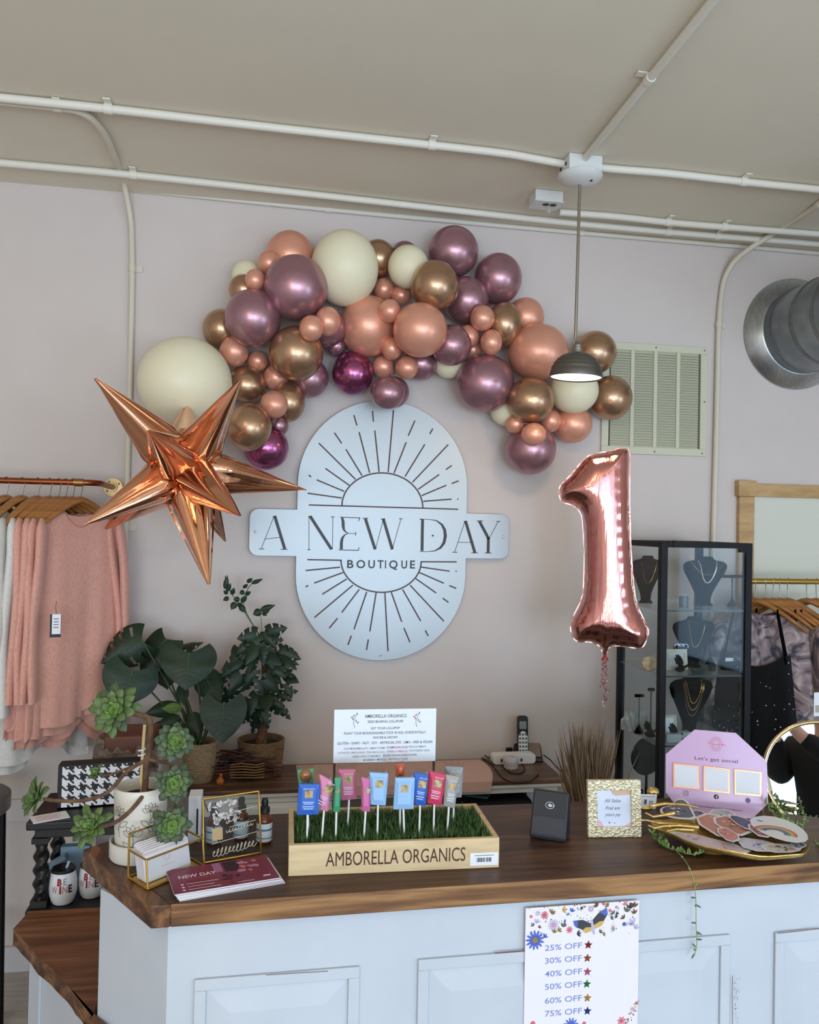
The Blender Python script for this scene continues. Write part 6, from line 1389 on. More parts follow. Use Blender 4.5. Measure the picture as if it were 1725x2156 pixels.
sticker([(1500, 1708), (1530, 1706), (1545, 1716), (1535, 1730), (1505, 1728)], 'round flower sticker at the far edge of the tray', blot([(186, 190, 198), (196, 130, 122), (120, 140, 150), (70, 70, 80)], 12, 2))
sticker([(1452, 1714), (1472, 1708), (1492, 1722), (1475, 1732)], 'dark mountain shaped sticker behind the lettered one', blot([(92, 86, 96), (60, 56, 66), (140, 130, 136)], 8, 3))
sticker([(1560, 1768), (1620, 1776), (1640, 1792), (1580, 1790)], 'lavender script sticker near the front rim', blot([(206, 206, 226), (120, 104, 160), (190, 180, 216)], 14, 4))
sticker([(1610, 1782), (1680, 1784), (1672, 1796), (1625, 1796)], 'small yellow and pink picture sticker at the front rim', blot([(204, 204, 204), (190, 150, 72), (206, 140, 140), (90, 90, 80)], 14, 5))
sticker([(1668, 1778), (1692, 1776), (1698, 1784), (1678, 1792)], 'grey lettered star sticker at the right end of the tray', blot([(150, 152, 160), (90, 92, 100), (210, 210, 214)], 9, 6))
sticker([(1470, 1734), (1502, 1722), (1548, 1748), (1524, 1768)], 'orange and green card sticker left of the middle', blot([(196, 128, 92), (110, 126, 96), (140, 150, 120), (216, 196, 160)], 16, 7))
sticker([(1505, 1735), (1538, 1728), (1580, 1752), (1548, 1764)], 'rust and olive card sticker in the middle', blot([(178, 110, 78), (130, 130, 96), (214, 180, 140), (86, 96, 88)], 16, 8))
sticker([(1512, 1758), (1530, 1754), (1556, 1772), (1536, 1780)], 'salmon striped sticker in front of the card stickers', blot([(206, 136, 116), (190, 104, 92), (226, 186, 170)], 8, 9))
sticker([(1538, 1730), (1560, 1732), (1588, 1746), (1584, 1756), (1562, 1750)], 'navy blue bird wing sticker', blot([(52, 52, 88), (32, 32, 56), (86, 80, 130)], 8, 10))
sticker([(1578, 1752), (1602, 1748), (1634, 1762), (1606, 1774)], 'maroon floral sticker left of the rainbow', blot([(142, 72, 82), (110, 44, 60), (206, 150, 110), (190, 110, 120)], 12, 11))
def rainbow(m, P_, cx, cy, z, col):
    c = tuv(1632, 1768); e = tuv(1678, 1778); r = math.dist(c, e); a0 = math.atan2(e[1]-c[1], e[0]-c[0])
    for i, c_ in enumerate([(186, 72, 60), (208, 124, 62), (206, 178, 84), (94, 140, 84), (70, 104, 150), (70, 64, 120)]):
        rr_ = r*(.98-.10*i); m.stroke([(c[0]+rr_*math.cos(a0+k*math.pi/20), c[1]+rr_*math.sin(a0+k*math.pi/20)) for k in range(21)], TPl, r*.10, z, col(c_))
    f = tuv(1600, 1742); m.disc(f[0], f[1], .008, TPl, z, col((96, 150, 186)), 12, .005)
sticker([(1596, 1742), (1625, 1738), (1660, 1748), (1682, 1764), (1684, 1778), (1660, 1780), (1625, 1770), (1600, 1756)], 'rainbow arch sticker with a blue cloud at the right', rainbow)
sticker([(1400, 1716), (1420, 1712), (1424, 1702), (1440, 1702), (1450, 1722), (1456, 1734), (1420, 1732), (1402, 1726)], 'black and white lettered sticker at the left of the tray', blot([(60, 62, 70), (150, 156, 166), (220, 222, 228), (30, 30, 36)], 22, 12))
# ================================================================== pink octagon sign
OB = zz(1515, 1742); OB.y = min(OB.y, 2.0)
u_ = V((math.cos(R_(25)), -math.sin(R_(25)), 0)); OP = Pl(onZ(1505, 1712, CZ+.004), u_, V((.0, .20, 1)))
oct_ = [(1402, 1588), (1463, 1536), (1550, 1543), (1615, 1603), (1618, 1692), (1580, 1728), (1440, 1718), (1402, 1668)]
P_ = [OP.uv(*p) for p in oct_]; zb_ = min(OP.p(*q).z for q in P_)
t = thing('social_sign', "pink octagonal Let's get social sign behind the gold tray", 'sign', OP.p(0, 0))
LIL = mat('acrylic_pink', (206, 168, 204), .25, coat=.3); RGO = mat('rose_gold_edge', (196, 136, 104), .25, .9)
MB().prism(P_, OP, -.004, 0).build('panel', LIL, t, smooth=False, bev=.0006)
def og(zx, zy): return OP.uv(1390+zx*.14493, 1520+zy*.14493)
for cs in (((190, 590), (565, 632), (568, 972), (188, 950)), ((630, 635), (1012, 680), (1012, 1040), (630, 1000)), ((1078, 682), (1475, 725), (1470, 1080), (1080, 1048))):
    Q = [og(*c) for c in cs]; cx_, cy_ = sum(a[0] for a in Q)/4, sum(a[1] for a in Q)/4
    MB().prism(Q, OP, .0004, .004); pe = MB().prism(Q, OP, .0004, .004).build('plate_edge', RGO, t, smooth=False)
    MB().prism([(cx_+(x-cx_)*.88, cy_+(y-cy_)*.88) for x, y in Q], OP, .0041, .0046).build('plate', mat('plate_white', (222, 222, 228), .4), pe, smooth=False)
m = MB(); a_, b_ = og(505, 545), og(1130, 600); text(m, "Let's get social", OP, a_[0], a_[1], .0085, .0005, w=math.dist(a_, b_), al='L', slope=(b_[1]-a_[1])/(b_[0]-a_[0]))
a_, b_ = og(470, 1222), og(1195, 1300); text(m, '@anewdayboutiquemadison', OP, a_[0], a_[1], .0042, .0005, w=math.dist(a_, b_), al='L', slope=(b_[1]-a_[1])/(b_[0]-a_[0]))
m.build('lettering', flatm((96, 64, 104)), t, smooth=False)
m = MB(); INKP = flatm((72, 56, 92))
x, y = og(375, 1035); r = .0058; R4 = rr(x-r, x+r, y-r, y+r, .002); m.stroke(R4+[R4[0]], OP, .0009, .0006); m.stroke([(x+.0028*math.cos(k*.42), y+.0028*math.sin(k*.42)) for k in range(16)], OP, .0008, .0006); m.disc(x+.0036, y+.0036, .0007, OP, .0006)
m.build('camera_icon', INKP, t, smooth=False)
m = MB(); x, y = og(818, 1088); m.disc(x, y, .0060, OP, .0006, 0, 24); m.build('round_icon', flatm((30, 26, 40)), t, smooth=False)
m = MB(); m.stroke([(x+.0006, y-.0058), (x+.0006, y+.001), (x+.0012, y+.0026), (x+.0028, y+.003)], OP, .0017, .0008); m.stroke([(x-.0014, y+.0002), (x+.0028, y+.0002)], OP, .0014, .0008); m.build('f_mark', LIL, t, smooth=False)
m = MB(); x, y = og(1278, 1140)
m.disc(x, y, .0062, OP, .0005, 1, 24)
for k in range(3): m.stroke([(x+(.0018+.0018*k)*math.cos(j*.35), y+(.0018+.0018*k)*math.sin(j*.35)) for j in range(19)], OP, .0006, .0006)
m.build('ring_icon', [INKP, flatm((150, 116, 160))], t, smooth=False)
m = MB(); x, y = og(815, 320)
m.stroke([(x+.0085*math.cos(k*.35), y+.010*math.sin(k*.35)) for k in range(19)], OP, .0012, .0005)
for k in range(24): a_ = k*math.pi/12; m.stroke([(x+math.cos(a_)*.0105, y+math.sin(a_)*.012), (x+math.cos(a_)*.017, y+math.sin(a_)*.019)], OP, .0011, .0005)
m.stroke([(x-.021, y+.002), (x-.012, y+.001)], OP, .002, .0005); m.stroke([(x+.012, y), (x+.024, y-.002)], OP, .002, .0005); m.stroke([(x-.008, y-.001), (x+.008, y-.002)], OP, .0024, .0005)
m.build('sunburst_emblem', flatm((212, 132, 150)), t, smooth=False)
lg = OP.p(.02, .09, -.005); MB().tube([OP.p(.0, .07, -.006), V((OP.p(.0, .07).x, OP.p(0, .07).y+.07, CZ+.003))], .003, 8).build('rear_strut', LIL, t)
# ================================================================== round mirror on a gold stand
MC = onY(1732, 1637, 1.88); s = pxm(MC); MR = 113*s; mn = (V((.03, -.2, 1.47))-MC).normalized(); t = thing('round_mirror', 'round gold rimmed tabletop mirror at the right end of the counter', 'mirror', V((MC.x, MC.y+.03, CZ)))
X = V((0, 0, 1)).cross(mn).normalized(); Y = mn.cross(X)
MB().tube([MC+X*(math.cos(k*math.pi/32)*MR)+Y*(math.sin(k*math.pi/32)*MR) for k in range(64)], .0052, 12, closed=True).build('rim', mat('pale_gold', (226, 206, 158), .2, 1), t)
m = MB(); k0 = [MC+X*(math.cos(k*math.pi/32)*(MR-.002))+Y*(math.sin(k*math.pi/32)*(MR-.002)) for k in range(64)]; m.add(k0, [tuple(range(64))]); m.build('mirror_glass', mat('mirror_silver', (232, 236, 236), .01, 1), t, smooth=False)
m = MB(); k1 = [q-mn*.004 for q in k0]; m.add(k1, [tuple(range(64))[::-1]]); m.build('backing', BLACK, t, smooth=False)
MB().tube([onY(1614, 1676, 1.93), onY(1607, 1700, 1.93), onY(1602, 1722, 1.93), zz(1600, 1742)+V((0, 0, .004))], [.004, .0045, .0045, .004], 10).build('leg', mat('pale_gold', (226, 206, 158), .2, 1), t)
p_ = MC-X*MR*1.0; 
MB().tube([MC-mn*.006-Y*(MR*.2), V((MC.x, MC.y+.06, MC.z-MR*.7)), V((MC.x, MC.y+.075, CZ+.010))], .005, 10).build('stand', mat('pale_gold', (226, 206, 158), .2, 1), t)
MB().lathe([(0, .0008), (.055, .001), (.055, .006), (.008, .012)], V((MC.x, MC.y+.075, CZ)), 36).build('base', mat('pale_gold', (226, 206, 158), .2, 1), t)
# ================================================================== trailing succulents
SUC = mat('succulent_leaf', (112, 148, 76), .42, rgb2=(130, 164, 92), scale=60, sss=.1); SUD = mat('succulent_grey', (82, 104, 92), .5); VST = mat('vine_stem', (150, 160, 104), .5)
def banana(m, p, d, L_, r, mi=0, cu=None):
    d = d.normalized(); X_, Y_, _ = frame(d); cu = cu or X_; pts = []; rs = []
    for k in range(6): f = k/5; pts.append(p+d*(L_*f)+cu*(.22*L_*f*f)); rs.append(r*math.sin(math.pi*(.12+.80*f))**.8)
    m.tube(pts, rs, 6, mi)
def strand(pts, t, n, L_, seed, r=.0011, mi=0, z=.004):
    rg = random.Random(seed); mid = []
    for i in range(len(pts)-1): mid += [pts[i].lerp(pts[i+1], k/6) for k in range(6)]
    mid.append(pts[-1])
    for _ in range(3): mid = [mid[0]]+[(mid[i-1]+mid[i]*2+mid[i+1])/4 for i in range(1, len(mid)-1)]+[mid[-1]]
    MB().tube(mid, r, 6).build('vine_stem', VST, t); m = MB()
    for i in range(n):
        k = int((i+.5)/n*(len(mid)-1)); tg_ = (mid[min(k+1, len(mid)-1)]-mid[max(k-1, 0)]).normalized(); e = V((rg.uniform(-1, 1), rg.uniform(-1, .2), rg.uniform(-.1, 1))); e = (e-tg_*e.dot(tg_)*.5); banana(m, mid[k], e, L_*rg.uniform(.7, 1.1), r*2.5, mi, V((0, 0, 1)))
    m.build('leaves', [SUC, SUD], t, kind='stuff')
b = zz(1395, 1775); t = thing('string_succulent', 'trailing string succulent spilling over the counter edge below the tray', 'plant', V((b.x, b.y, CZ)))
def cz_(x, y, dz=.006): return zz(x, y, CZ+dz)
strand([cz_(1372, 1752, .02), cz_(1378, 1762), cz_(1388, 1772), cz_(1396, 1781), cz_(1410, 1786)], t, 22, .011, 1)
strand([cz_(1385, 1748, .018), cz_(1393, 1762), cz_(1394, 1776), cz_(1405, 1783)], t, 14, .012, 2)
strand([cz_(1405, 1783), cz_(1425, 1790), cz_(1445, 1797), cz_(1462, 1799), cz_(1480, 1795, .008), cz_(1492, 1782, .012), cz_(1497, 1773, .016)], t, 20, .010, 3)
ye = c0.y
edge = []
for x, y, dy in ((1424, 1790, None), (1440, 1808, None), (1451, 1824, None)): edge.append(cz_(x, y))
for x, y in ((1456, 1838), (1462, 1858), (1465, 1885), (1466, 1910), (1466, 1950), (1468, 1985), (1466, 2000), (1462, 2012)): edge.append(onY(x, y, 1.612))
strand(edge, t, 6, .008, 4)
m = MB()
for x, y, dx, dz in ((1465, 1890, -1, .1), (1466, 1905, 1, -.5), (1466, 1943, -1, .1), (1468, 1962, 1, -.55), (1467, 1978, .8, .1), (1465, 1994, -.8, .9), (1462, 2008, -.5, -1)): banana(m, onY(x, y, 1.610), V((dx, -.2, dz)), .011, .0019, 1)
m.build('leaves', [SUC, SUD], t, kind='stuff')
b = zz(1660, 1750); t = thing('string_succulent', 'trailing string succulent lying in front of the round mirror', 'plant', V((b.x, b.y, CZ)))
ym = 1.80
def on_(x, y, yy): return onY(x, y, yy)
strand([on_(1612, 1692, 1.85), on_(1632, 1700, 1.83), on_(1648, 1716, 1.81), on_(1655, 1730, 1.80), on_(1672, 1742, 1.79)], t, 20, .013, 5)
strand([on_(1618, 1700, 1.84), on_(1640, 1722, 1.82), on_(1668, 1738, 1.80), on_(1690, 1748, 1.79), on_(1712, 1770, 1.78), on_(1740, 1776, 1.78)], t, 22, .013, 6)
strand([on_(1626, 1712, 1.84), on_(1660, 1745, 1.82), on_(1690, 1772, 1.80), cz_(1725, 1778), cz_(1760, 1780)], t, 18, .012, 7)
strand([on_(1690, 1740, 1.79), on_(1697, 1728, 1.79), on_(1694, 1714, 1.79), on_(1690, 1708, 1.79)], t, 8, .010, 8)
# ================================================================== glass display cabinet
XL, XR, YF, YB, ZC = 1.415, 1.777, 2.76, 3.13, 1.607
t = thing('display_cabinet', 'tall black framed glass display cabinet of jewellery by the wall', 'cabinet', ((XL+XR)/2, (YF+YB)/2, 0))
pw = .026; zp0 = .10; CABM = mat('cabinet_black', (10, 10, 11), .5, spec=.3)
for x0 in (XL, XR-pw):
    for y0 in (YF, YB-pw): MB().bb((x0, y0, zp0), (x0+pw, y0+pw, ZC)).build('post', CABM, t, smooth=False, bev=.002)
MB().bb((XL, YF, 0), (XR, YB, zp0)).build('plinth', CABM, t, smooth=False, bev=.003)
for a in (((XL+pw, YF), (XR-pw, YF+.016)), ((XL+pw, YB-.016), (XR-pw, YB)), ((XL, YF+pw), (XL+.016, YB-pw)), ((XR-.016, YF+pw), (XR, YB-pw))): MB().bb((a[0][0], a[0][1], ZC-.020), (a[1][0], a[1][1], ZC)).build('top_rail', CABM, t, smooth=False)
CG = pane_mat('cabinet_glass', (246, 249, 249), .2)
zs = [onY(1480, 1284, YF+.02).z, onY(1480, 1421, YF+.02).z, onY(1480, 1566, YF+.02).z, .55, .33]
for z in zs: MB().bb((XL+.006, YF+.012, z-.006), (XR-.006, YB-.006, z)).build('glass_shelf', mat('shelf_glass', (200, 214, 210), .04, trans=.0, alpha=.35), t, smooth=False)
for z in zs: MB().bb((XL+.006, YF+.010, z-.0062), (XR-.006, YF+.012, z)).build('shelf_edge', mat('shelf_edge', (40, 50, 50), .2), t, smooth=False)
for a in (((XL+pw, YF+.006, zp0), (XR-pw, YF+.009, ZC-.02)), ((XL+.006, YF+pw, zp0), (XL+.009, YB-pw, ZC-.02)), ((XR-.009, YF+pw, zp0), (XR-.006, YB-pw, ZC-.02))): MB().bb(*a).build('glass_panel', CG, t, smooth=False)
MB().bb((XL+.01, YF+.01, ZC-.006), (XR-.01, YB-.01, ZC-.001)).build('glass_top', CG, t, smooth=False)
MB().bb((XR-.055, YF-.004, ZC-.034), (XR-.028, YF+.006, ZC-.0205)).build('hinge', CABM, t, smooth=False)
MB().bb((XL+.045, YF-.003, ZC-.0195), (XL+.055, YF+.005, ZC+.006)).build('latch', CABM, t, smooth=False)
# jewellery busts
VEL = mat('black_velvet', (8, 8, 8), .95, spec=.15); CHN = mat('gold_chain', (206, 170, 96), .22, 1); SIL = mat('silver_chain', (222, 222, 226), .2, 1); BRV = mat('brown_velvet', (40, 31, 29), .9, spec=.2)
def bust(px, y0, y1, hwpx, Y, zsh, lab, neck=.3, m_=VEL, chains=()):
    c = onY(px, y1, Y); s = pxm(c); H_ = (y1-y0)*s; W_ = hwpx*s; b = V((c.x, Y, zsh+.0006)); t = thing('necklace_bust', lab, 'necklace stand', b, 'necklace busts in the display cabinet'); H_ = onY(px, y0, Y).z-zsh
    m = MB(); prof = [(0, .42, .36), (.04, .40, .34), (.06, .30, .26), (.2, .34, .28), (.45, .62, .38), (.66, .90, .46), (.78, 1.0, .46), (.85, .97, .40), (.90, .80, .32), (.93, .42, .28), (.97, .33, .26), (1.0, .30, .24)]
    def fn(u, v):
        k = v*(len(prof)-1); i = min(int(k), len(prof)-2); f = k-i; h, w, d = [prof[i][j]+(prof[i+1][j]-prof[i][j])*f for j in range(3)]; a_ = 2*math.pi*u
        return b+V((math.cos(a_)*w*W_, math.sin(a_)*d*W_*.62+.010-(.02*max(0, h-.3)), h*H_))
    m.grid(fn, 40, 36, closed=True); m.add([fn(k/40, 1) for k in range(40)], [tuple(range(40))]); m.build('bust', m_, t)
    for (w, dep, mt, r) in chains:
        pts = []
        for k in range(33):
            f = k/32*2-1; x = f*w*W_; hz = .93-dep*(1-abs(f)**2.2); i = next(j for j in range(len(prof)-1) if prof[j+1][0] >= hz); g_ = (hz-prof[i][0])/(prof[i+1][0]-prof[i][0]); ww = (prof[i][1]+(prof[i+1][1]-prof[i][1])*g_)*W_; dd = (prof[i][2]+(prof[i+1][2]-prof[i][2])*g_)*W_*.62
            sx = max(-.98, min(.98, x/ww)); pts.append(b+V((x, -math.sqrt(1-sx*sx)*dd+.010-.02*max(0, hz-.3)-r*1.1, hz*H_)))
        ch = MB()
        for k in range(32):
            ch.ball(pts[k].lerp(pts[k+1], .5), (r*(1.6 if k % 2 else 1.1), r, r*1.1), 8, 5)
        ch.tube(pts, r*.55, 6); o = ch.build('necklace', mt, None); 
        tag(o, {1: 'chain necklace'}[1]+' '+lab_n.pop(0), 'necklace', 'necklaces on the cabinet busts')
lab_n = ['of bright silver links on the top shelf bust', 'in thin gold on the top shelf bust', 'in gold on the second shelf bust', 'in short gold on the third shelf bust', 'in middle length gold on the third shelf bust', 'in long gold on the third shelf bust', 'in fine gold on the brown bust at top left']
bust(1484, 1172, 1280, 50, 2.93, zs[0], 'black velvet necklace bust on the top shelf, silver chain on it', chains=((.42, .46, SIL, .0026), (.78, .30, CHN, .0012)))
bust(1460, 1298, 1414, 48, 2.93, zs[1], 'black velvet necklace bust on the second shelf, one gold chain on it', chains=((.40, .52, CHN, .0015),))
bust(1454, 1420, 1556, 49, 2.92, zs[2], 'black velvet necklace bust on third shelf with three gold chains', chains=((.38, .40, CHN, .0018), (.46, .52, CHN, .0018), (.52, .62, CHN, .0012)))
bust(1362, 1170, 1278, 36, 3.02, zs[0], 'dark brown bust at the left of the top shelf behind post', m_=BRV, chains=((.5, .5, CHN, .0008),))
def small(px, py, Y, z): c = onY(px, py, Y); return V((c.x, Y, z+.0006))
# earring stands
def tstand(px, top, Y, z, wpx, lab, m_=None):
    b = small(px, 1300, Y, z); h = onY(px, top, Y).z-z; s = pxm(b); t = thing('earring_stand', lab, 'jewellery stand', b, 'T bar earring stands in the cabinet')
    MB().lathe([(.018, 0), (.017, .004), (.004, .028), (.003, .032)], b, 24).build('foot', VEL, t); MB().tube([b+V((0, 0, .02)), b+V((0, 0, h))], .0022, 8).build('rod', m_ or CABM, t); MB().box(b+V((0, 0, h)), (wpx*s, .012, .011)).build('bar', VEL, t, smooth=False, bev=.002)
tstand(1541, 1214, 2.90, zs[0], 44, 'black earring stand on the top shelf at the right')
tstand(1349, 1465, 2.95, zs[2], 20, 'black earring stand on the third shelf by white crystal', mat('steel', (120, 124, 128), .3, .9))
tstand(1374, 1452, 2.90, zs[2], 14, 'black earring stand on third shelf half behind the cabinet post')
tstand(1497, 1345, 3.0, zs[1], 20, 'black earring stand on second shelf right of the bust')
b = small(1440, 1280, 2.86, zs[0]); t = thing('pin_jar', 'small grey jar of pins on the top shelf left of bust', 'jar', b); s = pxm(b); MB().lathe([(0, 0), (9.5*s, .0005), (9.5*s, 22*s), (8.5*s, 23*s), (8.5*s, 20*s), (0, 20*s)], b, 24).build('jar', mat('jar_grey', (96, 102, 108), .3), t)
m = MB(); rg = random.Random(3)
for i in range(14): a_ = rg.uniform(0, 6.28); r = rg.uniform(0, 6)*s; p0 = b+V((math.cos(a_)*r, math.sin(a_)*r, 20*s)); p1 = p0+V((rg.uniform(-.004, .004), rg.uniform(-.004, .004), rg.uniform(.006, .014))); m.tube([p0, p1], .0006, 5); m.ball(p1, .0018, 6, 4)
m.build('pins', mat('pin_white', (206, 196, 190), .3), t, kind='stuff')
# ring hands
def hand(px, py, Y, z, lab, sc=1.0):
    b = small(px, py, Y, z); t = thing('ring_hand', lab, 'jewellery hand', b, 'black hand shaped ring holders'); m = MB(); u = .9*sc
    m.ball(b+V((0, 0, .012*u)), (.022*u, .014*u, .012*u), 20, 12)
    m.tube([b+V((.012*u, 0, .008*u)), b+V((.004*u, 0, .026*u)), b+V((-.004*u, 0, .042*u))], [.016*u, .0165*u, .011*u], 14, flat=.6)
    for x0, dx, L_, r in ((-.014, -.012, .026, .0048), (-.006, -.014, .038, .005), (.004, -.015, .040, .005), (.012, -.014, .032, .0045)):
        p = b+V((x0*u, 0, .036*u)); m.tube([p, p+V((dx*.5*u, -.004*u, L_*.55*u)), p+V((dx*1.0*u, -.002*u, L_*u))], [r*u*1.05, r*u, r*u*.7], 10)
    p = b+V((.014*u, 0, .020*u)); m.tube([p, p+V((.014*u, -.002, .004*u)), p+V((.024*u, -.002, .012*u))], [.006*u, .0052*u, .004*u], 10)
    m.build('hand', VEL, t)
hand(1432, 1408, 2.84, zs[1], 'black ring holder hand before the ivory frame on second shelf', .95); hand(1420, 1545, 2.83, zs[2], 'black ring holder hand at the left of third shelf front', .95); hand(1366, 1548, 2.90, zs[2], 'black ring holder hand behind the cabinet left post on third shelf', .85)
def frame_(px0, px1, py0, py1, Y, z, lab, inner):
    a, b = onY(px0, py1, Y), onY(px1, py0, Y); h_ = b.z-a.z; w_ = b.x-a.x; pl = Pl(V((a.x, Y, z+.0006)), (1, 0, 0), (0, .15, 1)); t = thing('small_frame', lab, 'frame', pl.O, 'small frames in the cabinet')
    f = w_*.17; m = MB()
    for q in ((0, w_, 0, f), (0, w_, h_-f, h_), (0, f, f, h_-f), (w_-f, w_, f, h_-f)): m.pbox(pl, *q, -.006, 0)
    m.build('moulding', mat('ivory_frame', (198, 194, 178), .5), t, smooth=False); MB().pbox(pl, f, w_-f, f, h_-f, -.005, -.002).build('picture', inner, t, smooth=False)
frame_(1403, 1450, 1367, 1411, 2.88, zs[1], 'ivory picture frame behind ring hand on second shelf', mat('pic_blue', (200, 208, 212), .3)); frame_(1398, 1428, 1494, 1540, 2.88, zs[2], 'ivory picture frame behind ring hand on third shelf', mat('pic_white', (226, 232, 236), .3))
c = onY(1368, 1385, 2.86); b = V((c.x, 2.86, zs[1])); s = pxm(b); m = MB(); rr_ = 17*s; m.lathe([(0, -.006), (rr_*.9, -.007), (rr_, -.003), (rr_, .003), (rr_*.9, .007), (0, .006)], b+V((0, 0, rr_*1.0)), 9, ax=(-.3, -1, .25)); tag(m.build('agate_slice', mat('agate', (206, 186, 150), .4, rgb2=(172, 138, 100), scale=60), None, smooth=False), 'cream and brown agate slice on second shelf left', 'stone')
c = onY(1340, 1505, 3.0); m = MB(); rg = random.Random(8)
s = pxm(c); b = V((c.x, 3.0, zs[2]))
for i in range(11): x = rg.uniform(-26, 22)*s; h_ = (20+30*(1-abs(x/(30*s))))*s*rg.uniform(.7, 1.1); d = V((rg.uniform(-.35, .35), rg.uniform(-.2, .2), 1)).normalized(); m.lathe([(.0, .0008), (8*s, .0012), (8.5*s, h_*.7), (.001, h_)], b+V((x, rg.uniform(-.015, .015), 0)), 6, ax=d)
tag(m.build('crystal_cluster', mat('selenite', (196, 204, 206), .25, rgb2=(170, 178, 180), scale=40), None, smooth=False), 'white crystal cluster on third shelf at the left', 'crystal')
# silver tiara-like earrings and dark trinkets on shelf two
c = small(1432, 1362, 2.92, zs[1]); s = pxm(c); b0 = V((c.x, 2.90, onY(1432, 1366, 2.90).z)); t = thing('earring_box', 'black box with silver hoops behind the ivory frame on second shelf', 'jewellery box', V((c.x, 2.93, zs[1])))
MB().bb((c.x-.014, 2.915, zs[1]+.0006), (c.x+.03, 2.945, b0.z+.006)).build('box', VEL, t, smooth=False, bev=.002); m = MB()
for k in range(3): m.tube([b0+V((-.012+.016*k+.012*math.cos(a*.4), .016, .006+.010*math.sin(a*.4))) for a in range(16)], .0008, 5, closed=True)
m.build('hoops', SIL, t, kind='stuff')
for i, (px, py, w, h, Yv, zi, lab) in enumerate(((1500, 1405, 16, 14, 2.85, 1, 'dark trinket dish right of the second shelf bust'), (1535, 1395, 26, 26, 2.87, 1, 'black ring box with pale card at the right of second shelf'), (1470, 1412, 30, 9, 2.80, 1, 'smoky glass trinket dish at the front of second shelf'))):
    b = small(px, py, Yv, zs[zi]); s = pxm(b); m = MB()
    if i == 1: m.bb((b.x-w*s/2, Yv, b.z), (b.x+w*s/2, Yv+.02, b.z+h*s)); o = m.build('ring_box', VEL, None, smooth=False, bev=.002); MB().bb((b.x-w*s*.3, Yv-.001, b.z+h*s*.7), (b.x+w*s*.4, Yv-.0002, b.z+h*s*.98)).build('card', PAPER, o, smooth=False)
    else: m.lathe([(0, 0), (w*s*.4, .0004), (w*s*.5, h*s), (w*s*.45, h*s), (w*s*.36, .002), (0, .002)], b, 24); o = m.build('trinket_dish', mat('smoke_glass', (60, 66, 66), .1), None)
    tag(o, lab, 'trinket')
for i, (px, py, w, h, Yv, lab) in enumerate(((1420, 1562, 34, 18, 2.80, 'pale silver gift box at the left front of third shelf'), (1443, 1556, 30, 12, 2.86, 'flat white gift box behind the silver one on third shelf'))):
    b = small(px, py, Yv, zs[2]); s = pxm(b); m = MB().bb((b.x-w*s/2, Yv, b.z), (b.x+w*s/2, Yv+.035, b.z+h*s)); o = m.build('gift_box', mat('silver_box', (178, 188, 194), .35), None, smooth=False, bev=.002); tag(o, lab, 'box')
c = onY(1362, 1595, 2.98); b = V((c.x, 2.98, zs[3])); s = pxm(b); t = thing('vanity_mirror', 'dark oval vanity mirror standing on a lower cabinet shelf', 'mirror', b)
zc_ = onY(1362, 1592, 2.98).z; MB().lathe([(0, .004), (38*s, .004), (40*s, 0), (38*s, -.004), (0, -.004)], V((b.x, 2.98, zc_)), 36, ax=(0.2, -1, 0)).build('mirror', mat('dark_mirror', (44, 46, 50), .2, .6), t); MB().lathe([(.05, .0006), (.048, .006), (.006, .012), (.005, zc_-zs[3]-38*s)], b, 24).build('stand', CABM, t)
m = MB(); b = small(1322, 1640, 2.95, zs[3]); rg = random.Random(2)
for i in range(40): p = b+V((rg.uniform(-.03, .05), rg.uniform(-.04, .04), rg.uniform(.01, .11))); m.ball(p, (.014, .012, .012), 8, 6)
tag(m.build('bead_pile', mat('dark_beads', (40, 34, 34), .35), None), 'dark heap of beaded bags on the lower cabinet shelf', 'beads')
# ================================================================== dried grass behind the counter
gb = onY(1245, 1700, 2.42); t = thing('pampas_grass', 'tall bunch of dried beige grass behind the counter', 'dried grass', (gb.x, gb.y, 0))
MB().lathe([(0, .001), (.07, .002), (.085, .06), (.08, .35), (.06, .55), (.065, .60), (.058, .60), (.05, .5), (0, .45)], V((gb.x, gb.y, 0)), 32).build('floor_vase', mat('vase_dark', (70, 62, 58), .5), t)
rg = random.Random(6); m = MB()
for i in range(330):
    a_ = rg.uniform(0, 6.28); r0_ = rg.uniform(0, .045); p0 = V((gb.x+math.cos(a_)*r0_, gb.y+math.sin(a_)*r0_, .5)); top = onY(1243+rg.gauss(0, 27)+rg.uniform(-12, 12), rg.uniform(1522, 1640), gb.y); dx = top.x-p0.x
    p3 = V((top.x, gb.y+rg.uniform(-.07, .07), top.z)); mid = p0.lerp(p3, .55)+V((dx*-.12, 0, .02)); pts = [p0, p0.lerp(mid, .5)+V((-dx*.06, 0, 0)), mid, mid.lerp(p3, .5)+V((dx*.05, 0, .012)), p3]
    m.tube(pts, [.0011, .0014, .0024, .0028, .0004], 5, rg.choice((0, 0, 1)))
m.build('stems', [mat('straw_beige', (150, 128, 104), .9), mat('straw_brown', (116, 96, 76), .9)], t, kind='stuff')
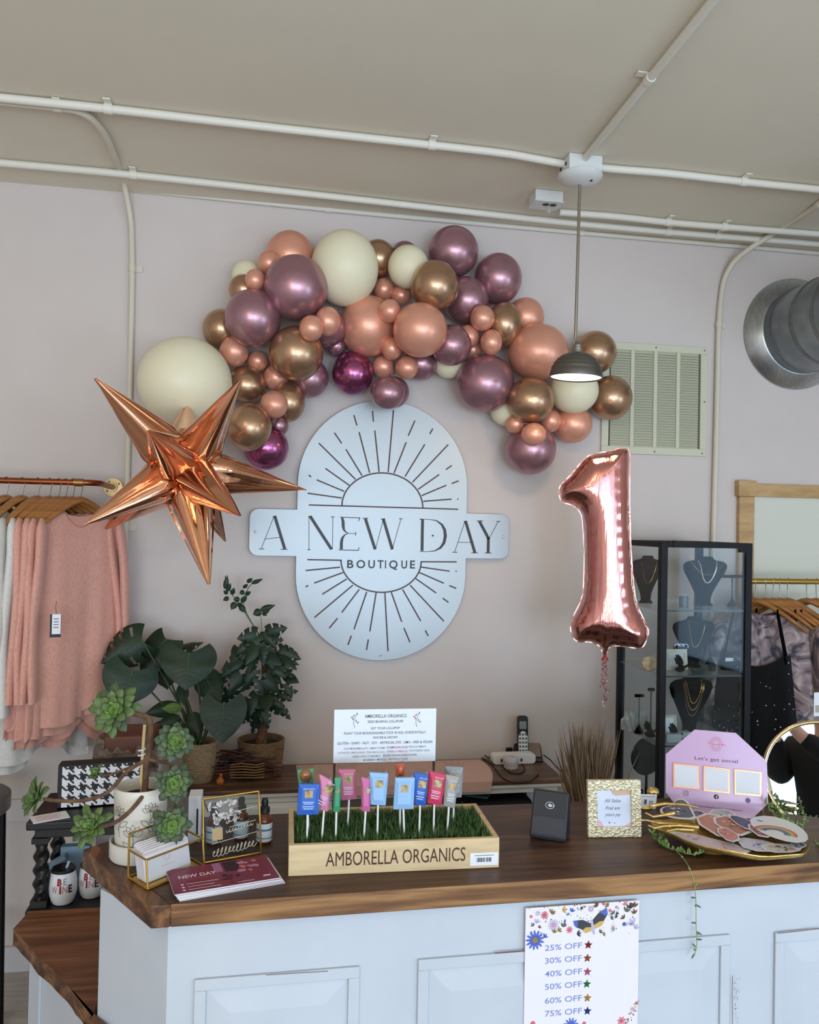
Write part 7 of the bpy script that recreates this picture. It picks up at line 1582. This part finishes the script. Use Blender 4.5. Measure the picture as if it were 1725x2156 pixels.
# ================================================================== brass clothes rail at the right
RY2 = 3.0; zr2 = onY(1650, 1224, RY2).z; px_ = onY(1567, 1300, RY2).x; r0p = V((px_, RY2, zr2)); r1p = V((px_+1.3, RY2, zr2))
t = thing('brass_rail', 'brass clothes rail on an upright before the framed window', 'clothes rail', (px_, RY2, 0)); BRA = mat('brass_rail', (176, 146, 70), .32, .85)
MB().tube([r0p+V((.008, 0, 0)), r1p-V((.008, 0, 0))], .0115, 14).build('bar', BRA, t)
for x in (px_, px_+1.3): MB().tube([V((x, RY2, .001)), V((x, RY2, zr2+.03))], .0125, 14).build('upright', mat('brass_pale_pole', (196, 184, 116), .35, .6), t)
for x in (px_, px_+1.3): MB().tube([V((x, RY2-.25, .015)), V((x, RY2+.18, .015))], .0115, 10).build('foot', BRA, t)
for k, z in enumerate((.95, 1.20)): MB().tube([V((px_, RY2, z)), V((px_, RY2, z+.02))], .014, 14).build('joint', CABM, t)
SEQ = mat('black_sequin', (12, 12, 14), .55)
def sequin_mat():
    m = bpy.data.materials.new('sequin_cloth'); m.use_nodes = True; nt = m.node_tree; N = nt.nodes; L = nt.links; b = N['Principled BSDF']
    tc = N.new('ShaderNodeTexCoord'); v = N.new('ShaderNodeTexVoronoi'); v.inputs['Scale'].default_value = 75; L.new(tc.outputs['Object'], v.inputs['Vector'])
    r = N.new('ShaderNodeValToRGB'); r.color_ramp.elements[0].position = .16; r.color_ramp.elements[0].color = (.75, .78, .82, 1); r.color_ramp.elements[1].position = .2; r.color_ramp.elements[1].color = (.006, .006, .007, 1)
    sp = N.new('ShaderNodeSeparateColor'); L.new(v.outputs['Color'], sp.inputs[0]); gt = N.new('ShaderNodeMath'); gt.operation = 'GREATER_THAN'; gt.inputs[1].default_value = .70; L.new(sp.outputs[0], gt.inputs[0])
    mx = N.new('ShaderNodeMix'); mx.data_type = 'RGBA'; L.new(gt.outputs[0], mx.inputs['Factor']); mx.inputs['A'].default_value = (.006, .006, .007, 1); L.new(v.outputs['Distance'], r.inputs[0]); L.new(r.outputs[0], mx.inputs['B'])
    L.new(mx.outputs['Result'], b.inputs['Base Color']); b.inputs['Roughness'].default_value = .6; b.inputs['Specular IOR Level'].default_value = .15; return m
SEQ = sequin_mat()
def floral_mat():
    m = bpy.data.materials.new('mauve_floral'); m.use_nodes = True; nt = m.node_tree; N = nt.nodes; L = nt.links; b = N['Principled BSDF']
    tc = N.new('ShaderNodeTexCoord'); n = N.new('ShaderNodeTexNoise'); n.inputs['Scale'].default_value = 13; n.inputs['Detail'].default_value = 6; n.inputs['Distortion'].default_value = 1.8; L.new(tc.outputs['Object'], n.inputs['Vector'])
    r = N.new('ShaderNodeValToRGB'); e = r.color_ramp.elements; e[0].position = .30; e[0].color = tuple(lin(c) for c in (48, 46, 56))+(1,); e[1].position = .70; e[1].color = tuple(lin(c) for c in (216, 200, 188))+(1,)
    for p, c in ((.40, (84, 80, 90)), (.48, (146, 124, 128)), (.57, (176, 156, 156))): k = e.new(p); k.color = tuple(lin(q) for q in c)+(1,)
    L.new(n.outputs['Fac'], r.inputs[0]); L.new(r.outputs[0], b.inputs['Base Color']); b.inputs['Roughness'].default_value = .7; return m
FLO = floral_mat(); GAU = mat('grey_gauze', (150, 140, 138), .8)
g_a = V((math.cos(R_(-48)), math.sin(R_(-48)), 0))
R2 = [(1592, 'wooden hanger nearest the brass upright, seen through the cabinet', 'S', 'black sequin dress seen through the display cabinet glass'), (1614, 'wooden hanger with the first floral top beside the cabinet post', 'F', 'mauve floral top half hidden behind the cabinet post'), (1630, 'wooden hanger with the second black sequin dress, its tip bare', 'S', 'black sequin strap dress right of the cabinet post'),
      (1643, 'wooden hanger with the third black sequin dress, its tip bare', 'S', 'black sequin strap dress just behind the large floral kimono'), (1660, 'wooden hanger carrying the large floral kimono', 'F', 'large mauve and navy floral kimono on the brass rail'), (1700, 'wooden hanger with the last but one floral top', 'F', 'mauve floral top at the right of the brass rail'), (1720, 'wooden hanger at the right edge of the picture on the brass rail', 'F', 'mauve floral top at the right picture edge of the brass rail')]
for i, (px, hl, k, gl) in enumerate(R2):
    hk = V((onY(px, 1224, RY2).x, RY2, zr2)); a = V((math.cos(R_(-40-2*i)), math.sin(R_(-40-2*i)), 0))
    _, b, n, arch = hanger(hk, a, hl, 'hangers on the brass rail', hw=.19, drop=.115, pr=.0115, zc=.07)
    if k == 'F': top_garment(b-V((0, 0, .012)), a, n, FLO, gl, L_=.75, sh=.20, hem=.25, neck=.05, sleeve=.34, seed=40+i, cat='top', name='floral_top', group='floral tops on the brass rail', th=.010, slw=.075, hemw=.02)
    else:
        t = thing('sequin_dress', gl, 'dress', b-V((0, 0, 1.0)), 'black sequin dresses on the brass rail'); rg = random.Random(60+i); ph = rg.uniform(0, 6)
        def body(u, v):
            th_ = 2*math.pi*u; c, s_ = math.cos(th_), math.sin(th_); x = (.13+.08*v)*math.copysign(abs(c)**.9, c); zt_ = -.24-.03*math.cos(x*20)-(.05 if s_ < 0 else 0)*(1-(x/.14)**2); z = zt_+(-1.05-zt_)*v
            return b+a*x+V((0, 0, z))+n*((.006+.014*min(1, v*4))*math.copysign(abs(s_)**.7, s_)+.012*v*math.sin(x*42+ph))
        m = MB(); m.grid(body, 60, 34, closed=True); m.build('body', SEQ, t, sharp=80)
        for sd in (-1, 1):
            p0 = arch(.5+sd*.22); m = MB(); m.tube([p0+V((0, 0, .008))+n*.018, p0+n*.02-V((0, 0, .02)), b+a*(sd*.115)+V((0, 0, -.25))+n*.008], .006, 8, flat=.4); m.tube([p0+V((0, 0, .008))-n*.018, p0-n*.02-V((0, 0, .02)), b+a*(sd*.115)+V((0, 0, -.22))-n*.008], .006, 8, flat=.4); m.build('strap', VEL, t)
TP = Pl(onY(1722, 1480, 2.74), (1, .1, 0), (0, 0, 1)); s = pxm(TP.O); o = MB().pbox(TP, -9*s, 14*s, -28*s, 22*s, -.001, 0).build('hang_tag', PAPER, None, smooth=False); tag(o, 'white hang tag on the floral kimono at the right picture edge', 'tag'); MB().pbox(TP, -6*s, 12*s, -20*s, -5*s, .0002, .0005).build('barcode', flatm((176, 170, 160)), o, smooth=False)
# ================================================================== the photographer, seen in the round mirror
PX, PY = .10, -.42
t = thing('person', 'person in black sweater and grey jeans holding up a phone', 'person', (PX, PY, 0))
SKIN = mat('skin', (206, 160, 138), .55, sss=.1); TOPM = mat('black_sweater', (18, 18, 20), .85); JEAN = mat('grey_jeans', (128, 130, 138), .85, rgb2=(108, 110, 120), scale=40); HAIR = mat('brown_hair', (62, 40, 30), .5)
def skinned(name, pts, edges, rad, m_, parent, sub=2):
    L_ = parent.location; me = bpy.data.meshes.new(name); me.from_pydata([tuple(V(p)-L_) for p in pts], edges, []); o = bpy.data.objects.new(name, me); COL.objects.link(o); o.parent = parent; me.materials.append(m_)
    sk = o.modifiers.new('skin', 'SKIN'); sk.use_smooth_shade = True
    if not me.skin_vertices: 
        import bmesh as _b; bm = _b.new(); bm.from_mesh(me); bm.verts.layers.skin.verify(); bm.to_mesh(me); bm.free()
    for i, r in enumerate(rad): me.skin_vertices[0].data[i].radius = (r, r) if not isinstance(r, tuple) else r
    me.skin_vertices[0].data[0].use_root = True
    sb = o.modifiers.new('sub', 'SUBSURF'); sb.levels = sub; sb.render_levels = sub; return o
def w(x, y, z): return (PX+x, PY+y, z)
pts = [w(0, 0, .98), w(0, -.01, 1.18), w(0, 0, 1.36), w(0, .01, 1.46), w(0, .025, 1.54), w(0, .04, 1.62), w(0, .045, 1.72),
       w(-.19, 0, 1.42), w(-.25, .08, 1.24), w(-.13, .29, 1.44), w(-.115, .345, 1.50), w(.19, 0, 1.42), w(.25, .08, 1.24), w(.02, .29, 1.44), w(-.01, .345, 1.50),
       w(-.10, 0, .88), w(-.11, .01, .50), w(-.115, -.02, .10), w(-.12, .10, .035), w(.10, 0, .88), w(.11, .01, .50), w(.115, -.02, .10), w(.12, .10, .035)]
ed = [(0, 1), (1, 2), (2, 3), (3, 4), (4, 5), (5, 6), (2, 7), (7, 8), (8, 9), (9, 10), (2, 11), (11, 12), (12, 13), (13, 14), (0, 15), (15, 16), (16, 17), (17, 18), (0, 19), (19, 20), (20, 21), (21, 22)]
ra = [(.15, .10), (.13, .09), (.15, .10), .06, .055, (.075, .095), (.072, .09), .07, .05, .036, .03, .07, .05, .036, .03, .09, .062, .042, .035, .09, .062, .042, .035]
skinned('body', pts, ed, ra, SKIN, t)
k = [0, 1, 2, 3, 7, 8, 9, 11, 12, 13]; ix = {a: i for i, a in enumerate(k)}
pts[0] = w(0, 0, .90)
skinned('sweater', [pts[i] for i in k], [(ix[a], ix[b]) for a, b in ed if a in ix and b in ix], [(.205, .155), (.175, .125), (.18, .125), .075, .085, .068, .05, .085, .068, .05], TOPM, t)
k = [0, 15, 16, 17, 19, 20, 21]; ix = {a: i for i, a in enumerate(k)}
pts[0] = w(0, 0, .96)
skinned('jeans', [pts[i] for i in k], [(ix[a], ix[b]) for a, b in ed if a in ix and b in ix], [(.13, .105), .105, .08, .065, .105, .08, .065], JEAN, t)
for sx in (-1, 1): MB().ball(V(w(sx*.12, .06, .045)), (.05, .125, .044), 20, 12).build('shoe', BLACK, t)
m = MB(); hc = V(w(0, .02, 1.685)); m.ball(hc, (.092, .108, .125), 28, 18, M=None); m.tube([V(w(0, -.06, 1.70)), V(w(0, -.085, 1.58)), V(w(0, -.08, 1.42))], [.085, .08, .05], 16, flat=.6)
hv = [q for q in m.v]; m.build('hair', HAIR, t)
m = MB(); fc = V(w(0, .055, 1.66)); m.ball(fc, (.074, .082, .105), 28, 18); m.ball(fc+V((0, .082, -.008)), (.013, .016, .02), 12, 8)
for sx in (-1, 1): m.ball(fc+V((sx*.075, -.02, -.005)), (.010, .018, .028), 10, 8)
m.build('face', SKIN, t)
m = MB()
for sx in (-1, 1): m.ball(fc+V((sx*.03, .070, .012)), (.012, .008, .007), 10, 6)
m.build('eyes', INK, t); MB().ball(fc+V((0, .072, -.048)), (.022, .008, .007), 12, 6).build('mouth', mat('lips', (170, 96, 92), .5), t)
for sx, x0 in ((-1, -.115), (1, -.01)):
    m = MB(); hb_ = V(w(x0, .355, 1.525)); m.ball(hb_, (.018, .028, .042), 16, 10)
    for kf in range(4): p = hb_+V((-sx*.004, .012, .030-.019*kf)); q_ = V((sx*-1, 0, 0)); m.tube([p, p+V((-sx*-.012, .026, .002)), p+V((sx*-.0, .040, .002)), p+V((sx*-.016, .044, .0))], [.0085, .008, .0075, .006], 9)
    p = hb_+V((0, -.006, .03)); m.tube([p, p+V((-sx*.01, -.004, .022)), p+V((-sx*.022, .006, .036))], [.010, .009, .007], 9)
    m.build('hand', SKIN, t)
o = MB().box((PX-.0625, -.045, 1.60), (.076, .009, .155)).build('phone', CABM, None, smooth=False, bev=.004); tag(o, 'black phone held up by the person in the black sweater', 'phone')
